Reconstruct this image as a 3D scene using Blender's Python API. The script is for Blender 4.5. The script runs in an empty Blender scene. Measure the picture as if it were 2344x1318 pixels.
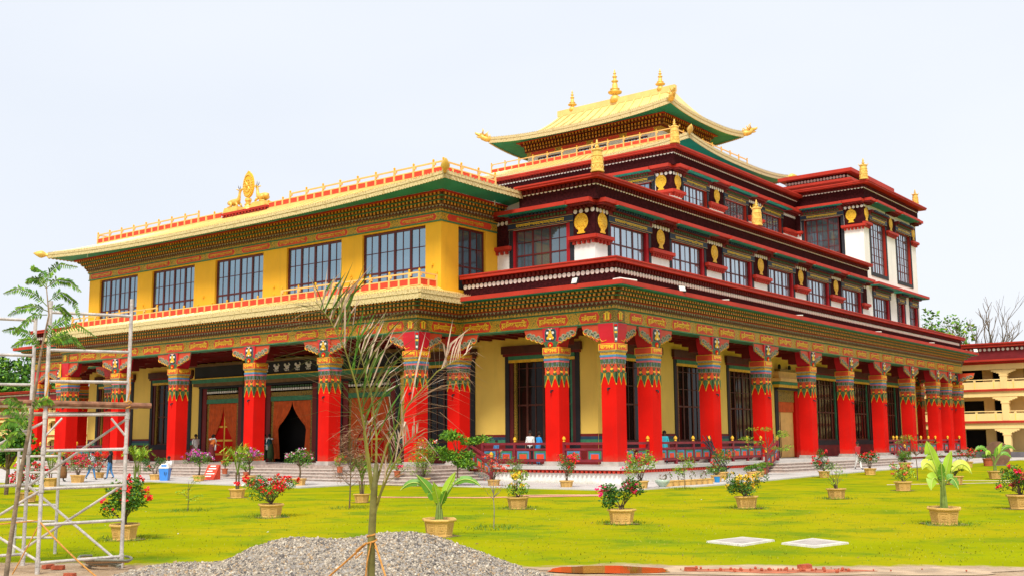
import bpy, bmesh, math, random
import numpy as np
from mathutils import Vector, Matrix
R = math.radians
random.seed(7); rng = np.random.default_rng(11)
S = bpy.context.scene; COL = S.collection

# ---------------------------------------------------------------- camera
cam = bpy.data.cameras.new("camera"); co = bpy.data.objects.new("camera", cam); COL.objects.link(co); S.camera = co
cam.sensor_fit = 'HORIZONTAL'; cam.sensor_width = 36.0; cam.lens = 36.0 * 2511.93 / 2344.0
cam.clip_start = .1; cam.clip_end = 6000
CX, CY, CZ = 34.031, -52.874, 2.4
vr = Vector((0.78729952, 0.61652917, -0.00715826)); vu = Vector((0.09095007, -0.10464357, 0.99034227)); vf = Vector((-0.60982583, 0.78034704, 0.1384592))
co.matrix_world = Matrix(((vr.x, vu.x, -vf.x, CX), (vr.y, vu.y, -vf.y, CY), (vr.z, vu.z, -vf.z, CZ), (0, 0, 0, 1)))

# ---------------------------------------------------------------- sky: thin bright overcast over a hazy sky
SUN_EL, SUN_AZ = R(53), R(30)           # azimuth measured from -Y towards +X
w = bpy.data.worlds.new("World"); S.world = w; w.use_nodes = True
nt = w.node_tree; nt.nodes.clear(); N = nt.nodes.new; L = nt.links.new
out = N("ShaderNodeOutputWorld"); sky = N("ShaderNodeTexSky"); sky.sky_type = 'NISHITA'; sky.sun_disc = False
sky.sun_elevation = SUN_EL; sky.sun_rotation = math.pi - SUN_AZ; sky.dust_density = 4; sky.air_density = 1.2
b1 = N("ShaderNodeBackground"); b1.inputs[1].default_value = .06; L(sky.outputs[0], b1.inputs[0])
tc = N("ShaderNodeTexCoord"); sp = N("ShaderNodeSeparateXYZ"); L(tc.outputs["Generated"], sp.inputs[0])
mp = N("ShaderNodeMapping"); mp.inputs["Scale"].default_value = (1.2, 1.2, 3.5); L(tc.outputs["Generated"], mp.inputs[0])
no = N("ShaderNodeTexNoise"); no.inputs["Scale"].default_value = 1.1; no.inputs["Detail"].default_value = 4; no.inputs["Roughness"].default_value = .45; L(mp.outputs[0], no.inputs[0])
rp = N("ShaderNodeValToRGB"); L(no.outputs[0], rp.inputs[0])
rp.color_ramp.elements[0].position = .3; rp.color_ramp.elements[0].color = (.78, .83, .915, 1)
rp.color_ramp.elements[1].position = .72; rp.color_ramp.elements[1].color = (.90, .93, .985, 1)
b2 = N("ShaderNodeBackground"); b2.inputs[1].default_value = .79; L(rp.outputs[0], b2.inputs[0])
mx = N("ShaderNodeMixShader"); mx.inputs[0].default_value = .88; L(b1.outputs[0], mx.inputs[1]); L(b2.outputs[0], mx.inputs[2]); L(mx.outputs[0], out.inputs[0])
sl = bpy.data.lights.new("sun", 'SUN'); sl.energy = 2.9; sl.angle = R(17); sl.color = (1, .95, .86)
so = bpy.data.objects.new("sun", sl); COL.objects.link(so)
d = Vector((math.sin(SUN_AZ) * math.cos(SUN_EL), -math.cos(SUN_AZ) * math.cos(SUN_EL), math.sin(SUN_EL)))
so.rotation_euler = (-d).to_track_quat('-Z', 'Y').to_euler()
S.view_settings.view_transform = 'Standard'; S.view_settings.look = 'None'; S.view_settings.exposure = .56; S.view_settings.gamma = 1
S.view_settings.use_curve_mapping = False
S.render.engine = 'CYCLES'; S.cycles.max_bounces = 6; S.cycles.diffuse_bounces = 3; S.cycles.use_denoising = True

# ---------------------------------------------------------------- materials
MATS = {}
def mat(name, c, rough=.6, var=.12, vs=1.2, bump=0., bs=14., metal=0., spec=.35, c2=None, grime=0., fine=0.):
    m = bpy.data.materials.new(name); m.use_nodes = True; t = m.node_tree; n = t.nodes; l = t.links
    p = n["Principled BSDF"]; p.inputs["Roughness"].default_value = rough; p.inputs["Metallic"].default_value = metal
    p.inputs["Specular IOR Level"].default_value = spec
    g = n.new("ShaderNodeNewGeometry"); a = n.new("ShaderNodeTexNoise"); a.inputs["Scale"].default_value = vs; a.inputs["Detail"].default_value = 5
    l.new(g.outputs["Position"], a.inputs["Vector"])
    r = n.new("ShaderNodeValToRGB"); l.new(a.outputs[0], r.inputs[0])
    k0 = tuple(max(0, x * (1 - var)) for x in c); k1 = tuple(min(1, x * (1 + var)) for x in (c2 or c))
    if c2: k0 = c; k1 = c2
    r.color_ramp.elements[0].position = .35; r.color_ramp.elements[0].color = (*k0, 1)
    r.color_ramp.elements[1].position = .65; r.color_ramp.elements[1].color = (*k1, 1)
    o = r.outputs[0]
    if grime:
        b = n.new("ShaderNodeTexNoise"); b.inputs["Scale"].default_value = .55; b.inputs["Detail"].default_value = 8; b.inputs["Roughness"].default_value = .7
        mpp = n.new("ShaderNodeMapping"); mpp.inputs["Scale"].default_value = (3.2, 3.2, .5)
        l.new(g.outputs["Position"], mpp.inputs[0]); l.new(mpp.outputs[0], b.inputs["Vector"])
        q = n.new("ShaderNodeValToRGB"); l.new(b.outputs[0], q.inputs[0]); q.color_ramp.elements[0].position = .5; q.color_ramp.elements[1].position = .78
        q.color_ramp.elements[1].color = (grime,) * 3 + (1,)
        x = n.new("ShaderNodeMixRGB"); x.inputs[2].default_value = tuple(v * .45 + .02 for v in c) + (1,)
        l.new(q.outputs[0], x.inputs[0]); l.new(o, x.inputs[1]); o = x.outputs[0]
    if fine:
        f = n.new("ShaderNodeTexNoise"); f.inputs["Scale"].default_value = 40; f.inputs["Detail"].default_value = 3; l.new(g.outputs["Position"], f.inputs["Vector"])
        x = n.new("ShaderNodeMixRGB"); x.blend_type = 'OVERLAY'; x.inputs[0].default_value = fine; l.new(o, x.inputs[1]); l.new(f.outputs[0], x.inputs[2]); o = x.outputs[0]
    l.new(o, p.inputs["Base Color"])
    if bump:
        f = n.new("ShaderNodeTexNoise"); f.inputs["Scale"].default_value = bs; f.inputs["Detail"].default_value = 4; l.new(g.outputs["Position"], f.inputs["Vector"])
        bb = n.new("ShaderNodeBump"); bb.inputs["Strength"].default_value = bump; bb.inputs["Distance"].default_value = .05
        l.new(f.outputs[0], bb.inputs["Height"]); l.new(bb.outputs[0], p.inputs["Normal"])
    MATS[name] = m; return m
def voro(name, ca, cb, scale, thr=.12, rough=.5, metal=0., bump=.6, feature='DISTANCE_TO_EDGE', vec=(1, 1, 1), cc=None):
    m = mat(name, ca, rough, .1, 2, metal=metal); t = m.node_tree; n = t.nodes; l = t.links; p = n["Principled BSDF"]
    g = n.new("ShaderNodeNewGeometry"); mpp = n.new("ShaderNodeMapping"); mpp.inputs["Scale"].default_value = vec
    l.new(g.outputs["Position"], mpp.inputs[0])
    v = n.new("ShaderNodeTexVoronoi"); v.feature = feature; v.inputs["Scale"].default_value = scale; l.new(mpp.outputs[0], v.inputs["Vector"])
    r = n.new("ShaderNodeValToRGB"); l.new(v.outputs["Distance"], r.inputs[0])
    r.color_ramp.elements[0].position = thr; r.color_ramp.elements[0].color = (*ca, 1)
    r.color_ramp.elements[1].position = thr + .08; r.color_ramp.elements[1].color = (*cb, 1)
    if cc:
        e = r.color_ramp.elements.new(min(.95, thr + .3)); e.color = (*cc, 1)
    l.new(r.outputs[0], p.inputs["Base Color"])
    bb = n.new("ShaderNodeBump"); bb.inputs["Strength"].default_value = bump; bb.inputs["Distance"].default_value = .03; bb.invert = True
    l.new(v.outputs["Distance"], bb.inputs["Height"]); l.new(bb.outputs[0], p.inputs["Normal"])
    return m
mat("red_paint", (.63, .010, .006), .7, .10, .5, spec=.04, bump=.05, bs=30, grime=.30)
def dusty(name, z0, z1, c, top=.75):
    """splashed dust at the foot of painted masonry"""
    t = MATS[name].node_tree; n = t.nodes; l = t.links; p = n["Principled BSDF"]; o = p.inputs["Base Color"].links[0].from_socket
    g = n.new("ShaderNodeNewGeometry"); x = n.new("ShaderNodeSeparateXYZ"); l.new(g.outputs["Position"], x.inputs[0]); q = n.new("ShaderNodeTexNoise"); q.inputs["Scale"].default_value = 3.5; q.inputs["Detail"].default_value = 6; l.new(g.outputs["Position"], q.inputs["Vector"])
    m1 = n.new("ShaderNodeMath"); m1.operation = 'MULTIPLY_ADD'; l.new(q.outputs[0], m1.inputs[0]); m1.inputs[1].default_value = (z1 - z0) * 1.4; l.new(x.outputs[2], m1.inputs[2])
    r = n.new("ShaderNodeMapRange"); l.new(m1.outputs[0], r.inputs[0]); r.inputs[1].default_value = z0 + (z1 - z0) * .5; r.inputs[2].default_value = z1 + (z1 - z0) * .6; r.inputs[3].default_value = top; r.inputs[4].default_value = 0
    k = n.new("ShaderNodeMixRGB"); l.new(r.outputs[0], k.inputs[0]); l.new(o, k.inputs[1]); k.inputs[2].default_value = (*c, 1); l.new(k.outputs[0], p.inputs["Base Color"])
dusty("red_paint", 1.2, 1.75, (.42, .09, .05), .6)
mat("bolster_red", (.62, .012, .03), .45, .08, .8)
mat("orange_red", (.62, .070, .024), .5, .1, 1.5)
mat("cope_red", (.44, .034, .018), .6, .12, .6, spec=.2, grime=.4)
mat("ledge_red", (.115, .011, .009), .65, .15, 1, spec=.15)
mat("reveal_red", (.36, .010, .014), .6, .1, 1, spec=.2)
mat("dark_red", (.17, .010, .009), .6, .15, 1)
mat("maroon", (.040, .007, .008), .95, .3, 6, bump=.9, bs=9, spec=.08, fine=.4)
mat("frame_maroon", (.10, .014, .013), .45, .12, 1)
mat("wood_dark", (.085, .022, .012), .5, .2, 2)
mat("bracket_body", (.20, .085, .02), .6, .3, 3)
mat("cornice_dark", (.10, .028, .012), .7, .25, 2)
mat("wood_brown", (.16, .085, .025), .6, .2, 2)
mat("black_paint", (.014, .015, .02), .6, .2, 1)
mat("navy", (.018, .035, .065), .55, .2, 2)
mat("white_wall", (.84, .81, .76), .8, .03, .8, bump=.1, bs=5, grime=.22)
dusty("white_wall", -.2, .35, (.45, .38, .28), .8)
mat("white_paint", (.80, .77, .70), .7, .05, 3)
mat("wall_yellow", (.93, .63, .125), .75, .06, .4, bump=.08, bs=6, grime=.22)
mat("deep_yellow", (.90, .47, .022), .7, .06, .4, bump=.06, bs=6, grime=.24)
mat("roof_gold", (.84, .56, .19), .36, .08, .8, grime=.28, spec=.5)
mat("rail_gold", (.82, .48, .15), .5, .08, 2)
mat("panel_red", (.66, .055, .02), .55, .1, 2)
mat("gold_paint", (.78, .44, .03), .4, .15, 4, metal=.15)
mat("gold_metal", (.80, .50, .11), .42, .15, 3, metal=.25, bump=.15, bs=20)
mat("text_gold", (.92, .58, .03), .5, .1, 5)
mat("soffit_green", (.008, .24, .18), .5, .12, .7)
mat("trim_green", (.04, .20, .10), .55, .2, 3)
mat("scallop_gold", (.46, .25, .03), .5, .35, 9)
mat("leaf_green_paint", (.05, .105, .04), .55, .3, 6)
mat("slate_paint", (.09, .13, .14), .55, .4, 9)
mat("cloud_grey", (.30, .26, .17), .55, .3, 10)
mat("stripe_blue", (.06, .20, .36), .55, .15, 3)
mat("stripe_pink", (.62, .12, .14), .55, .15, 3)
mat("dado_blue", (.02, .06, .10), .55, .15, 2)
mat("stone_grey", (.42, .37, .33), .6, .18, 2, bump=.2, bs=12, fine=.3)
mat("step_stone", (.36, .28, .24), .55, .22, 5, fine=.35)
mat("step_edge", (.56, .48, .42), .5, .12, 4)
mat("paving", (.52, .49, .46), .7, .1, .5, bump=.1, grime=.3, fine=.15)
mat("curtain", (.60, .095, .015), .85, .15, 3)
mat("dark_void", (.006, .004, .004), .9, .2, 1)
mat("rail_maroon", (.20, .018, .028), .5, .15, 2)
mat("pot_clay", (.66, .40, .12), .8, .22, .45, bump=.3, bs=25, grime=.38, fine=.3)
mat("terracotta", (.42, .10, .04), .75, .15, 5)
mat("soil", (.07, .05, .035), .95, .4, 12)
mat("skin", (.16, .075, .045), .55, .1, 8)
voro("brocade", (.22, .17, .02), (.74, .40, .03), 7.5, .05, cc=(.58, .24, .02))
mat("bracket_tip", (.70, .27, .03), .5, .5, 14)
voro("brocade_fine", (.10, .08, .015), (.50, .29, .03), 14, .1)
voro("fascia", (.46, .34, .13), (.74, .60, .32), 6.5, .04, .5, .0, .7, vec=(1, 1, .55), cc=(.62, .49, .23))
voro("medal_gold", (.68, .36, .015), (.92, .56, .04), 9, .06, .5, .1, .5)
def glass(name, c, metal, rough=.04):
    m = mat(name, c, rough, .05, .3, metal=metal, spec=.6, bump=.012, bs=.8); return m
glass("glass_sky", (.26, .37, .45), .75)
glass("glass_dark", (.012, .008, .006), .0, .06)
MATS["glass_dark"].node_tree.nodes["Principled BSDF"].inputs["Specular IOR Level"].default_value = .16
glass("glass_pale", (.46, .54, .60), .75)  # right-facing panes: brighter sky reflection put into the glass colour
glass("glass_mid", (.17, .22, .25), .7)

# ---------------------------------------------------------------- mesh builder
class MB:
    def __init__(s): s.v = []; s.f = []; s.m = []
    def q(s, pts, m=0):
        b = len(s.v); s.v += [tuple(p) for p in pts]; s.f.append(tuple(range(b, b + len(pts)))); s.m.append(m)
    def box(s, x0, x1, y0, y1, z0, z1, m=0):
        b = len(s.v)
        s.v += [(x0, y0, z0), (x1, y0, z0), (x1, y1, z0), (x0, y1, z0), (x0, y0, z1), (x1, y0, z1), (x1, y1, z1), (x0, y1, z1)]
        for f in ((3, 2, 1, 0), (4, 5, 6, 7), (0, 1, 5, 4), (1, 2, 6, 5), (2, 3, 7, 6), (3, 0, 4, 7)):
            s.f.append(tuple(b + i for i in f)); s.m.append(m)
    def hexa(s, p, m=0):                       # 8 points, bottom ring then top ring
        b = len(s.v); s.v += [tuple(x) for x in p]
        for f in ((3, 2, 1, 0), (4, 5, 6, 7), (0, 1, 5, 4), (1, 2, 6, 5), (2, 3, 7, 6), (3, 0, 4, 7)):
            s.f.append(tuple(b + i for i in f)); s.m.append(m)
    def frustum(s, cx, cy, z0, z1, a0, b0, a1, b1, m=0):
        s.hexa([(cx - a0, cy - b0, z0), (cx + a0, cy - b0, z0), (cx + a0, cy + b0, z0), (cx - a0, cy + b0, z0),
                (cx - a1, cy - b1, z1), (cx + a1, cy - b1, z1), (cx + a1, cy + b1, z1), (cx - a1, cy + b1, z1)], m)
    def plate(s, pts, y0, y1, m=0, mside=None):   # outline in x,z extruded from y0 (front) to y1
        n = len(pts); b = len(s.v)
        s.v += [(x, y0, z) for x, z in pts] + [(x, y1, z) for x, z in pts]
        s.f.append(tuple(b + i for i in range(n))); s.m.append(m)
        s.f.append(tuple(b + n + i for i in reversed(range(n)))); s.m.append(m)
        for i in range(n):
            j = (i + 1) % n; s.f.append((b + j, b + i, b + n + i, b + n + j)); s.m.append(m if mside is None else mside)
    def lathe(s, prof, cx=0, cy=0, n=12, m=0, oct_rot=0., sx=1, sy=1):
        b = len(s.v)
        for r, z in prof:
            for k in range(n):
                a = oct_rot + 2 * math.pi * k / n; s.v.append((cx + r * sx * math.cos(a), cy + r * sy * math.sin(a), z))
        for i in range(len(prof) - 1):
            for k in range(n):
                k2 = (k + 1) % n; s.f.append((b + i * n + k, b + i * n + k2, b + (i + 1) * n + k2, b + (i + 1) * n + k)); s.m.append(m)
        s.f.append(tuple(b + k for k in reversed(range(n)))); s.m.append(m)
        s.f.append(tuple(b + (len(prof) - 1) * n + k for k in range(n))); s.m.append(m)
    def tube(s, pts, rad, n=8, m=0):
        pts = [Vector(p) for p in pts]; b = len(s.v)
        rr = rad if isinstance(rad, (list, tuple)) else [rad] * len(pts)
        up = None
        for i, p in enumerate(pts):
            t = (pts[min(i + 1, len(pts) - 1)] - pts[max(i - 1, 0)])
            t = t.normalized() if t.length > 1e-9 else Vector((0, 0, 1))
            if up is None: up = Vector((0, 0, 1)) if abs(t.z) < .9 else Vector((1, 0, 0))
            a = t.cross(up).normalized(); c = a.cross(t).normalized(); up = c
            for k in range(n):
                h = 2 * math.pi * k / n; s.v.append(tuple(p + (a * math.cos(h) + c * math.sin(h)) * rr[i]))
        for i in range(len(pts) - 1):
            for k in range(n):
                k2 = (k + 1) % n; s.f.append((b + i * n + k, b + i * n + k2, b + (i + 1) * n + k2, b + (i + 1) * n + k)); s.m.append(m)
        s.f.append(tuple(b + k for k in reversed(range(n)))); s.m.append(m)
        s.f.append(tuple(b + (len(pts) - 1) * n + k for k in range(n))); s.m.append(m)
    def ball(s, c, r, n=8, m=0, sz=1.):
        prof = [(max(.001, r * math.sin(math.pi * i / n)), -r * sz * math.cos(math.pi * i / n)) for i in range(n + 1)]
        b = len(s.v); s.lathe(prof, 0, 0, n + 2, m)
        for i in range(b, len(s.v)): x, y, z = s.v[i]; s.v[i] = (x + c[0], y + c[1], z + c[2])
    def add(s, v, f, m, M=None):
        b = len(s.v)
        if M is not None: v = [tuple(M @ Vector(p)) for p in v]
        s.v += [tuple(p) for p in v]; s.f += [tuple(b + i for i in q) for q in f]; s.m += list(m)
    def mesh(s, name, mats, smooth=False):
        me = bpy.data.meshes.new(name); me.from_pydata(s.v, [], s.f); me.polygons.foreach_set("material_index", s.m)
        for k in (mats if isinstance(mats, (list, tuple)) else [mats]): me.materials.append(MATS[k])
        if smooth: me.polygons.foreach_set("use_smooth", [True] * len(s.f))
        me.update(); return me
    def build(s, name, mats, parent=None, loc=(0, 0, 0), rz=0., smooth=False, **kw):
        return obj(name, s.mesh(name, mats, smooth), parent, loc, rz, **kw)
def obj(name, me, parent=None, loc=(0, 0, 0), rz=0., label=None, cat=None, group=None, kind=None, rot=None, scale=None):
    o = bpy.data.objects.new(name, me); COL.objects.link(o); o.location = loc
    o.rotation_euler = rot if rot else (0, 0, rz)
    if scale: o.scale = scale
    if parent: o.parent = parent
    if label: o["label"] = label
    if cat: o["category"] = cat
    if group: o["group"] = group
    if kind: o["kind"] = kind
    return o
def thing(name, label, cat, loc=(0, 0, 0), rz=0., group=None): return obj(name, None, None, loc, rz, label, cat, group)
def spawn(tree, parent=None, loc=(0, 0, 0), rz=0., **kw):
    name, me, kids = tree[:3]; o = obj(name, me, parent, loc, rz, **kw)
    for k in kids: spawn(k, o, k[3] if len(k) > 3 else (0, 0, 0), k[4] if len(k) > 4 else 0.)
    return o
class Fr:                                     # a facade: u along it, n out of it
    def __init__(s, side, c): s.side = side; s.c = c; s.rot = {'F': 0., 'R': math.pi / 2, 'L': -math.pi / 2}[side]
    def pt(s, u, z, n=0.):
        return {'F': (u, s.c - n, z), 'R': (s.c + n, u, z), 'L': (s.c - n, u, z)}[s.side]
    def box(s, mb, u0, u1, z0, z1, n0, n1, m=0):
        a = s.pt(u0, z0, n0); b = s.pt(u1, z1, n1)
        mb.box(min(a[0], b[0]), max(a[0], b[0]), min(a[1], b[1]), max(a[1], b[1]), z0, z1, m)
    def wall(s, mb, u0, u1, z0, z1, holes=(), depth=.35, m=0, mr=None, n=0.):
        us = sorted({u0, u1, *[h[0] for h in holes], *[h[1] for h in holes]}); zs = sorted({z0, z1, *[h[2] for h in holes], *[h[3] for h in holes]})
        us = [u for u in us if u0 <= u <= u1]; zs = [z for z in zs if z0 <= z <= z1]
        for a, b in zip(us, us[1:]):
            for c, e in zip(zs, zs[1:]):
                um, zm = (a + b) / 2, (c + e) / 2
                if any(h[0] < um < h[1] and h[2] < zm < h[3] for h in holes): continue
                mb.q([s.pt(a, c, n), s.pt(b, c, n), s.pt(b, e, n), s.pt(a, e, n)], m)
        for a, b, c, e in [h[:4] for h in holes]:
            k = m if mr is None else mr
            mb.q([s.pt(a, c, n), s.pt(a, c, n - depth), s.pt(a, e, n - depth), s.pt(a, e, n)], k)
            mb.q([s.pt(b, c, n), s.pt(b, c, n - depth), s.pt(b, e, n - depth), s.pt(b, e, n)], k)
            mb.q([s.pt(a, e, n), s.pt(b, e, n), s.pt(b, e, n - depth), s.pt(a, e, n - depth)], k)
            mb.q([s.pt(a, c, n), s.pt(b, c, n), s.pt(b, c, n - depth), s.pt(a, c, n - depth)], k)
def off(path, d, closed=False):
    n = len(path); o = []
    def nr(i, j):
        dx, dy = path[j][0] - path[i][0], path[j][1] - path[i][1]; l = math.hypot(dx, dy); return (-dy / l, dx / l)
    for i in range(n):
        a = nr(i - 1, i) if (i > 0 or closed) else None; b = nr(i, (i + 1) % n) if (i < n - 1 or closed) else None
        k = [q for q in (a, b) if q]
        o.append((path[i][0] + d * sum(q[0] for q in k), path[i][1] + d * sum(q[1] for q in k)))
    return o
def ring(mb, path, d0, d1, z0, z1, m=0, closed=False, z0o=None, z1o=None):
    """a moulding along a path between two offsets; z*o are the heights at the outer offset"""
    A = off(path, d0, closed); B = off(path, d1, closed); z0o = z0 if z0o is None else z0o; z1o = z1 if z1o is None else z1o
    n = len(path)
    for i in range(n if closed else n - 1):
        j = (i + 1) % n
        mb.hexa([(*A[i], z0), (*A[j], z0), (*B[j], z0o), (*B[i], z0o), (*A[i], z1), (*A[j], z1), (*B[j], z1o), (*B[i], z1o)], m)
def along(path, d, step, closed=False, inset=.15):
    """evenly spaced points along an offset path: (x, y, rotation of a thing whose front is local -Y)"""
    P = off(path, d, closed); n = len(P); r = []
    for i in range(n if closed else n - 1):
        j = (i + 1) % n; dx, dy = P[j][0] - P[i][0], P[j][1] - P[i][1]; l = math.hypot(dx, dy); dx /= l; dy /= l
        c = max(1, int(round((l - 2 * inset) / step))); a = math.atan2(dx, dy * -1)
        rot = math.atan2(-dy, -dx)
        for k in range(c + 1 if c > 1 else 1):
            t = inset + (l - 2 * inset) * k / max(1, c); r.append((P[i][0] + dx * t, P[i][1] + dy * t, rot))
    return r
def RZ(x, y, z, rz): return Matrix.Translation((x, y, z)) @ Matrix.Rotation(rz, 4, 'Z')
_txt = {}
def lettering(s, w, h, m="text_gold", depth=.012):
    k = (s, round(w, 2), round(h, 2), m)
    if k in _txt: return _txt[k]
    c = bpy.data.curves.new("lettering", "FONT"); c.body = s; c.resolution_u = 1; c.extrude = 0; c.offset = .028
    o = bpy.data.objects.new("lettering", c); COL.objects.link(o); bpy.context.view_layer.update()
    e = bpy.data.meshes.new_from_object(o.evaluated_get(bpy.context.evaluated_depsgraph_get()))
    bpy.data.objects.remove(o); bpy.data.curves.remove(c)
    P = np.array([v.co[:] for v in e.vertices]) if len(e.vertices) else np.zeros((1, 3))
    lo, hi = P.min(0), P.max(0); sc = (hi - lo); sc[sc == 0] = 1
    for v in e.vertices:
        v.co = ((v.co.x - lo[0]) / sc[0] * w - w / 2, -depth, (v.co.y - lo[1]) / sc[1] * h - h / 2)
    e.materials.clear(); e.materials.append(MATS[m]); e.name = "lettering"; _txt[k] = e; return e
def gz(x, y):
    t = -.61 * x + .78 * y; return .26 * (1 - math.exp(-t / 14)) if t > 0 else 0.
CAMV = Vector((CX, CY, CZ))
def dcam(p): return (Vector(p) - CAMV).length
def many(name, me, items, parent, top=300, mats=None, **kw):
    """the nearest pieces as objects of their own, the rest joined into one part"""
    items = sorted(items, key=lambda i: dcam(i[0]))
    for loc, rz in items[:top]: obj(name, me, parent, loc, rz, **kw)
    if items[top:]:
        mb = MB(); v = [x.co[:] for x in me.vertices]; f = [tuple(p.vertices) for p in me.polygons]; m = [p.material_index for p in me.polygons]
        for loc, rz in items[top:]: mb.add(v, f, m, RZ(*loc, rz))
        e = mb.mesh(name + "_run", [x.name for x in me.materials]); obj(name + "_run", e, parent, kind="stuff")

# ================================================================ TEMPLE
T = thing("temple", "large red and gold Tibetan style temple with painted columns and tiered roofs", "temple")
YB, XL = 65.3, -62.1
XPR, XPL, YP = -11.64, -50.45, -3.94
MAIN = [(XL, YB), (0, YB), (0, 0), (XPR, 0), (XPR, YP), (XPL, YP), (XPL, 0), (XL, 0)]
RIGHT = [(XL, YB), (0, YB), (0, 0), (XPR + .9, 0)]
LEFT = [(XPL - .9, 0), (XL, 0), (XL, YB)]
PORCH = [(XPR, -.4), (XPR, YP), (XPL, YP), (XPL, -.4)]
DISCS = []
dm = MB(); dm.lathe([(.145, 0), (.145, .03), (.125, .04)], n=12)
DISC = dm.mesh("white_disc", "white_paint")
for v in DISC.vertices: v.co = (v.co.x, -v.co.z, v.co.y)

# ---- terrace and its steps
tb = MB()
def slab(mb, x0, x1, y0, y1):
    mb.box(x0 + .2, x1 - .2, y0 + .2, y1 - .2, -.5, .62, 0)
    mb.box(x0, x1, y0, y1, .80, 1.0, 1); mb.box(x0 + .05, x1 - .05, y0 + .05, y1 - .05, .74, .80, 2); mb.box(x0 + .12, x1 - .12, y0 + .12, y1 - .12, .62, .74, 3)
slab(tb, XL - 1.1, 1.1, -1.1, YB + 1.1)
tb.box(XPL - 1.2, XPR + 1.4, YP - 1.45, -1.0, -.5, .996, 4)
tb.build("terrace", ["white_wall", "paving", "cope_red", "dark_red", "step_stone"], T)
tb = MB()
for x, y, rz in along([(1.1, 18.), (1.1, -1.1), (-9.0, -1.1)], -.05, .30): tb.add(*[[(-.07, -.05, .62), (.07, -.05, .62), (.07, .1, .62), (-.07, .1, .62), (-.07, -.05, .75), (.07, -.05, .75), (.07, .1, .75), (-.07, .1, .75)], [(3, 2, 1, 0), (4, 5, 6, 7), (0, 1, 5, 4), (1, 2, 6, 5), (2, 3, 7, 6), (3, 0, 4, 7)], [0] * 6], RZ(x, y, 0, rz))
tb.build("terrace_dentils", "cope_red", T, kind="stuff")
def flight(name, px, n, rise, go, base):
    for k in range(n):
        z1 = 1.0 - rise * (k) - .004; e = go * (k + 1); mb = MB()
        x0, x1, y0, y1 = px; ex = [x0 - e * (x0 > -900 and base[0]), x1 + e * base[1], y0 - e * base[2], y1 + e * base[3]]
        mb.box(ex[0], ex[1], ex[2], ex[3], -.5, z1 - rise - .05, 0); mb.box(ex[0] - .03 * base[0], ex[1] + .03 * base[1], ex[2] - .03 * base[2], ex[3] + .03 * base[3], z1 - rise - .05, z1 - rise, 1)
        mb.build(name, ["step_stone", "step_edge"], T)
flight("step", (XPL - 1.2, XPR + 1.4, YP - 1.45, -1.12), 5, .185, .38, (1, 1, 1, 0))
flight("step", (.0, 1.12, 18.7, 42.6), 4, .19, .38, (0, 1, 1, 1))

# ---- columns
def tier(mb, z0, z1, h, m, h1=None): mb.frustum(0, 0, z0, z1, h, h, h1 or h, h1 or h, m)
mb = MB(); tier(mb, 1.25, 5.75, .5, 0); SHAFT = mb.mesh("shaft", "red_paint")
mb = MB(); tier(mb, 1.0, 1.12, .62, 0); tier(mb, 1.12, 1.25, .57, 0); PLINTH = mb.mesh("plinth", "stone_grey")
mb = MB()
tier(mb, 5.75, 6.30, .49, 1); tier(mb, 6.30, 6.74, .50, 0)           # orange scroll zone
for q in range(4):
    rz = q * math.pi / 2; M = RZ(0, 0, 0, rz)
    def P(pts, y, m, dp=.03):
        k = MB(); k.plate(pts, -y - dp, -y, m); mb.add(k.v, k.f, k.m, M)
    for cx, wd in ((-.5, .25), (0, .5), (.5, .25)):                   # hanging leaf points, gold edge under green
        for sc, m, dp in ((1., 2, .03), (.76, 3, .05)):
            hw = .235 * sc
            pts = [(cx - hw, 6.22), (cx - hw * .9, 6.05), (cx - hw * .55, 5.92), (cx, 5.55 + .1 * (1 - sc) * 4), (cx + hw * .55, 5.92), (cx + hw * .9, 6.05), (cx + hw, 6.22), (cx, 6.30)]
            if cx < 0: pts = [(max(x, -.5), z) for x, z in pts]
            if cx > 0: pts = [(min(x, .5), z) for x, z in pts]
            P(pts, .5, m, dp)
    for cx in (-.25, .25):
        P([(cx + .13 * math.cos(a), 6.34 + .10 * math.sin(a)) for a in [k * math.pi / 4 for k in range(8)]], .5, 3, .05)
        P([(cx + .085 * math.cos(a), 6.44 + .07 * math.sin(a)) for a in [k * math.pi / 4 for k in range(8)]], .5, 2, .07)
        for sgn in (-1, 1): P([(cx + sgn * .03, 6.50), (cx + sgn * .10, 6.68), (cx + sgn * .16, 6.62), (cx + sgn * .14, 6.66), (cx + sgn * .09, 6.72), (cx + sgn * .01, 6.55)], .5, 3, .035)
LEAFTRIM = mb.mesh("leaf_trim", ["orange_red", "red_paint", "gold_paint", "leaf_green_paint"])
mb = MB()
tier(mb, 6.74, 7.02, .515, 5)
for q in range(4):
    M = RZ(0, 0, 0, q * math.pi / 2)
    for k in range(6):
        x = -.43 + k * .172; b = MB(); b.plate([(x - .07, 7.02), (x - .07, 6.84), (x, 6.77), (x + .07, 6.84), (x + .07, 7.02)], -.545, -.515, 3 + k % 2); mb.add(b.v, b.f, b.m, M)
tier(mb, 7.02, 7.13, .535, 1); tier(mb, 7.13, 7.25, .55, 0); tier(mb, 7.25, 7.30, .52, 2)
for q in range(4):
    M = RZ(0, 0, 0, q * math.pi / 2)
    for k in range(12):
        x = -.48 + k * .0873; b = MB(); b.box(x - .025, x + .025, -.545, -.52, 7.30, 7.40); b.m = [2] * 6; mb.add(b.v, b.f, b.m, M)
tier(mb, 7.30, 7.40, .52, 6); tier(mb, 7.40, 7.50, .56, 7, .60)
CAPITAL = mb.mesh("capital", ["stripe_blue", "stripe_pink", "gold_paint", "leaf_green_paint", "slate_paint", "cloud_grey", "dark_red", "cloud_grey"])
mb = MB(); tier(mb, 7.50, 7.90, .60, 1)
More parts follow.
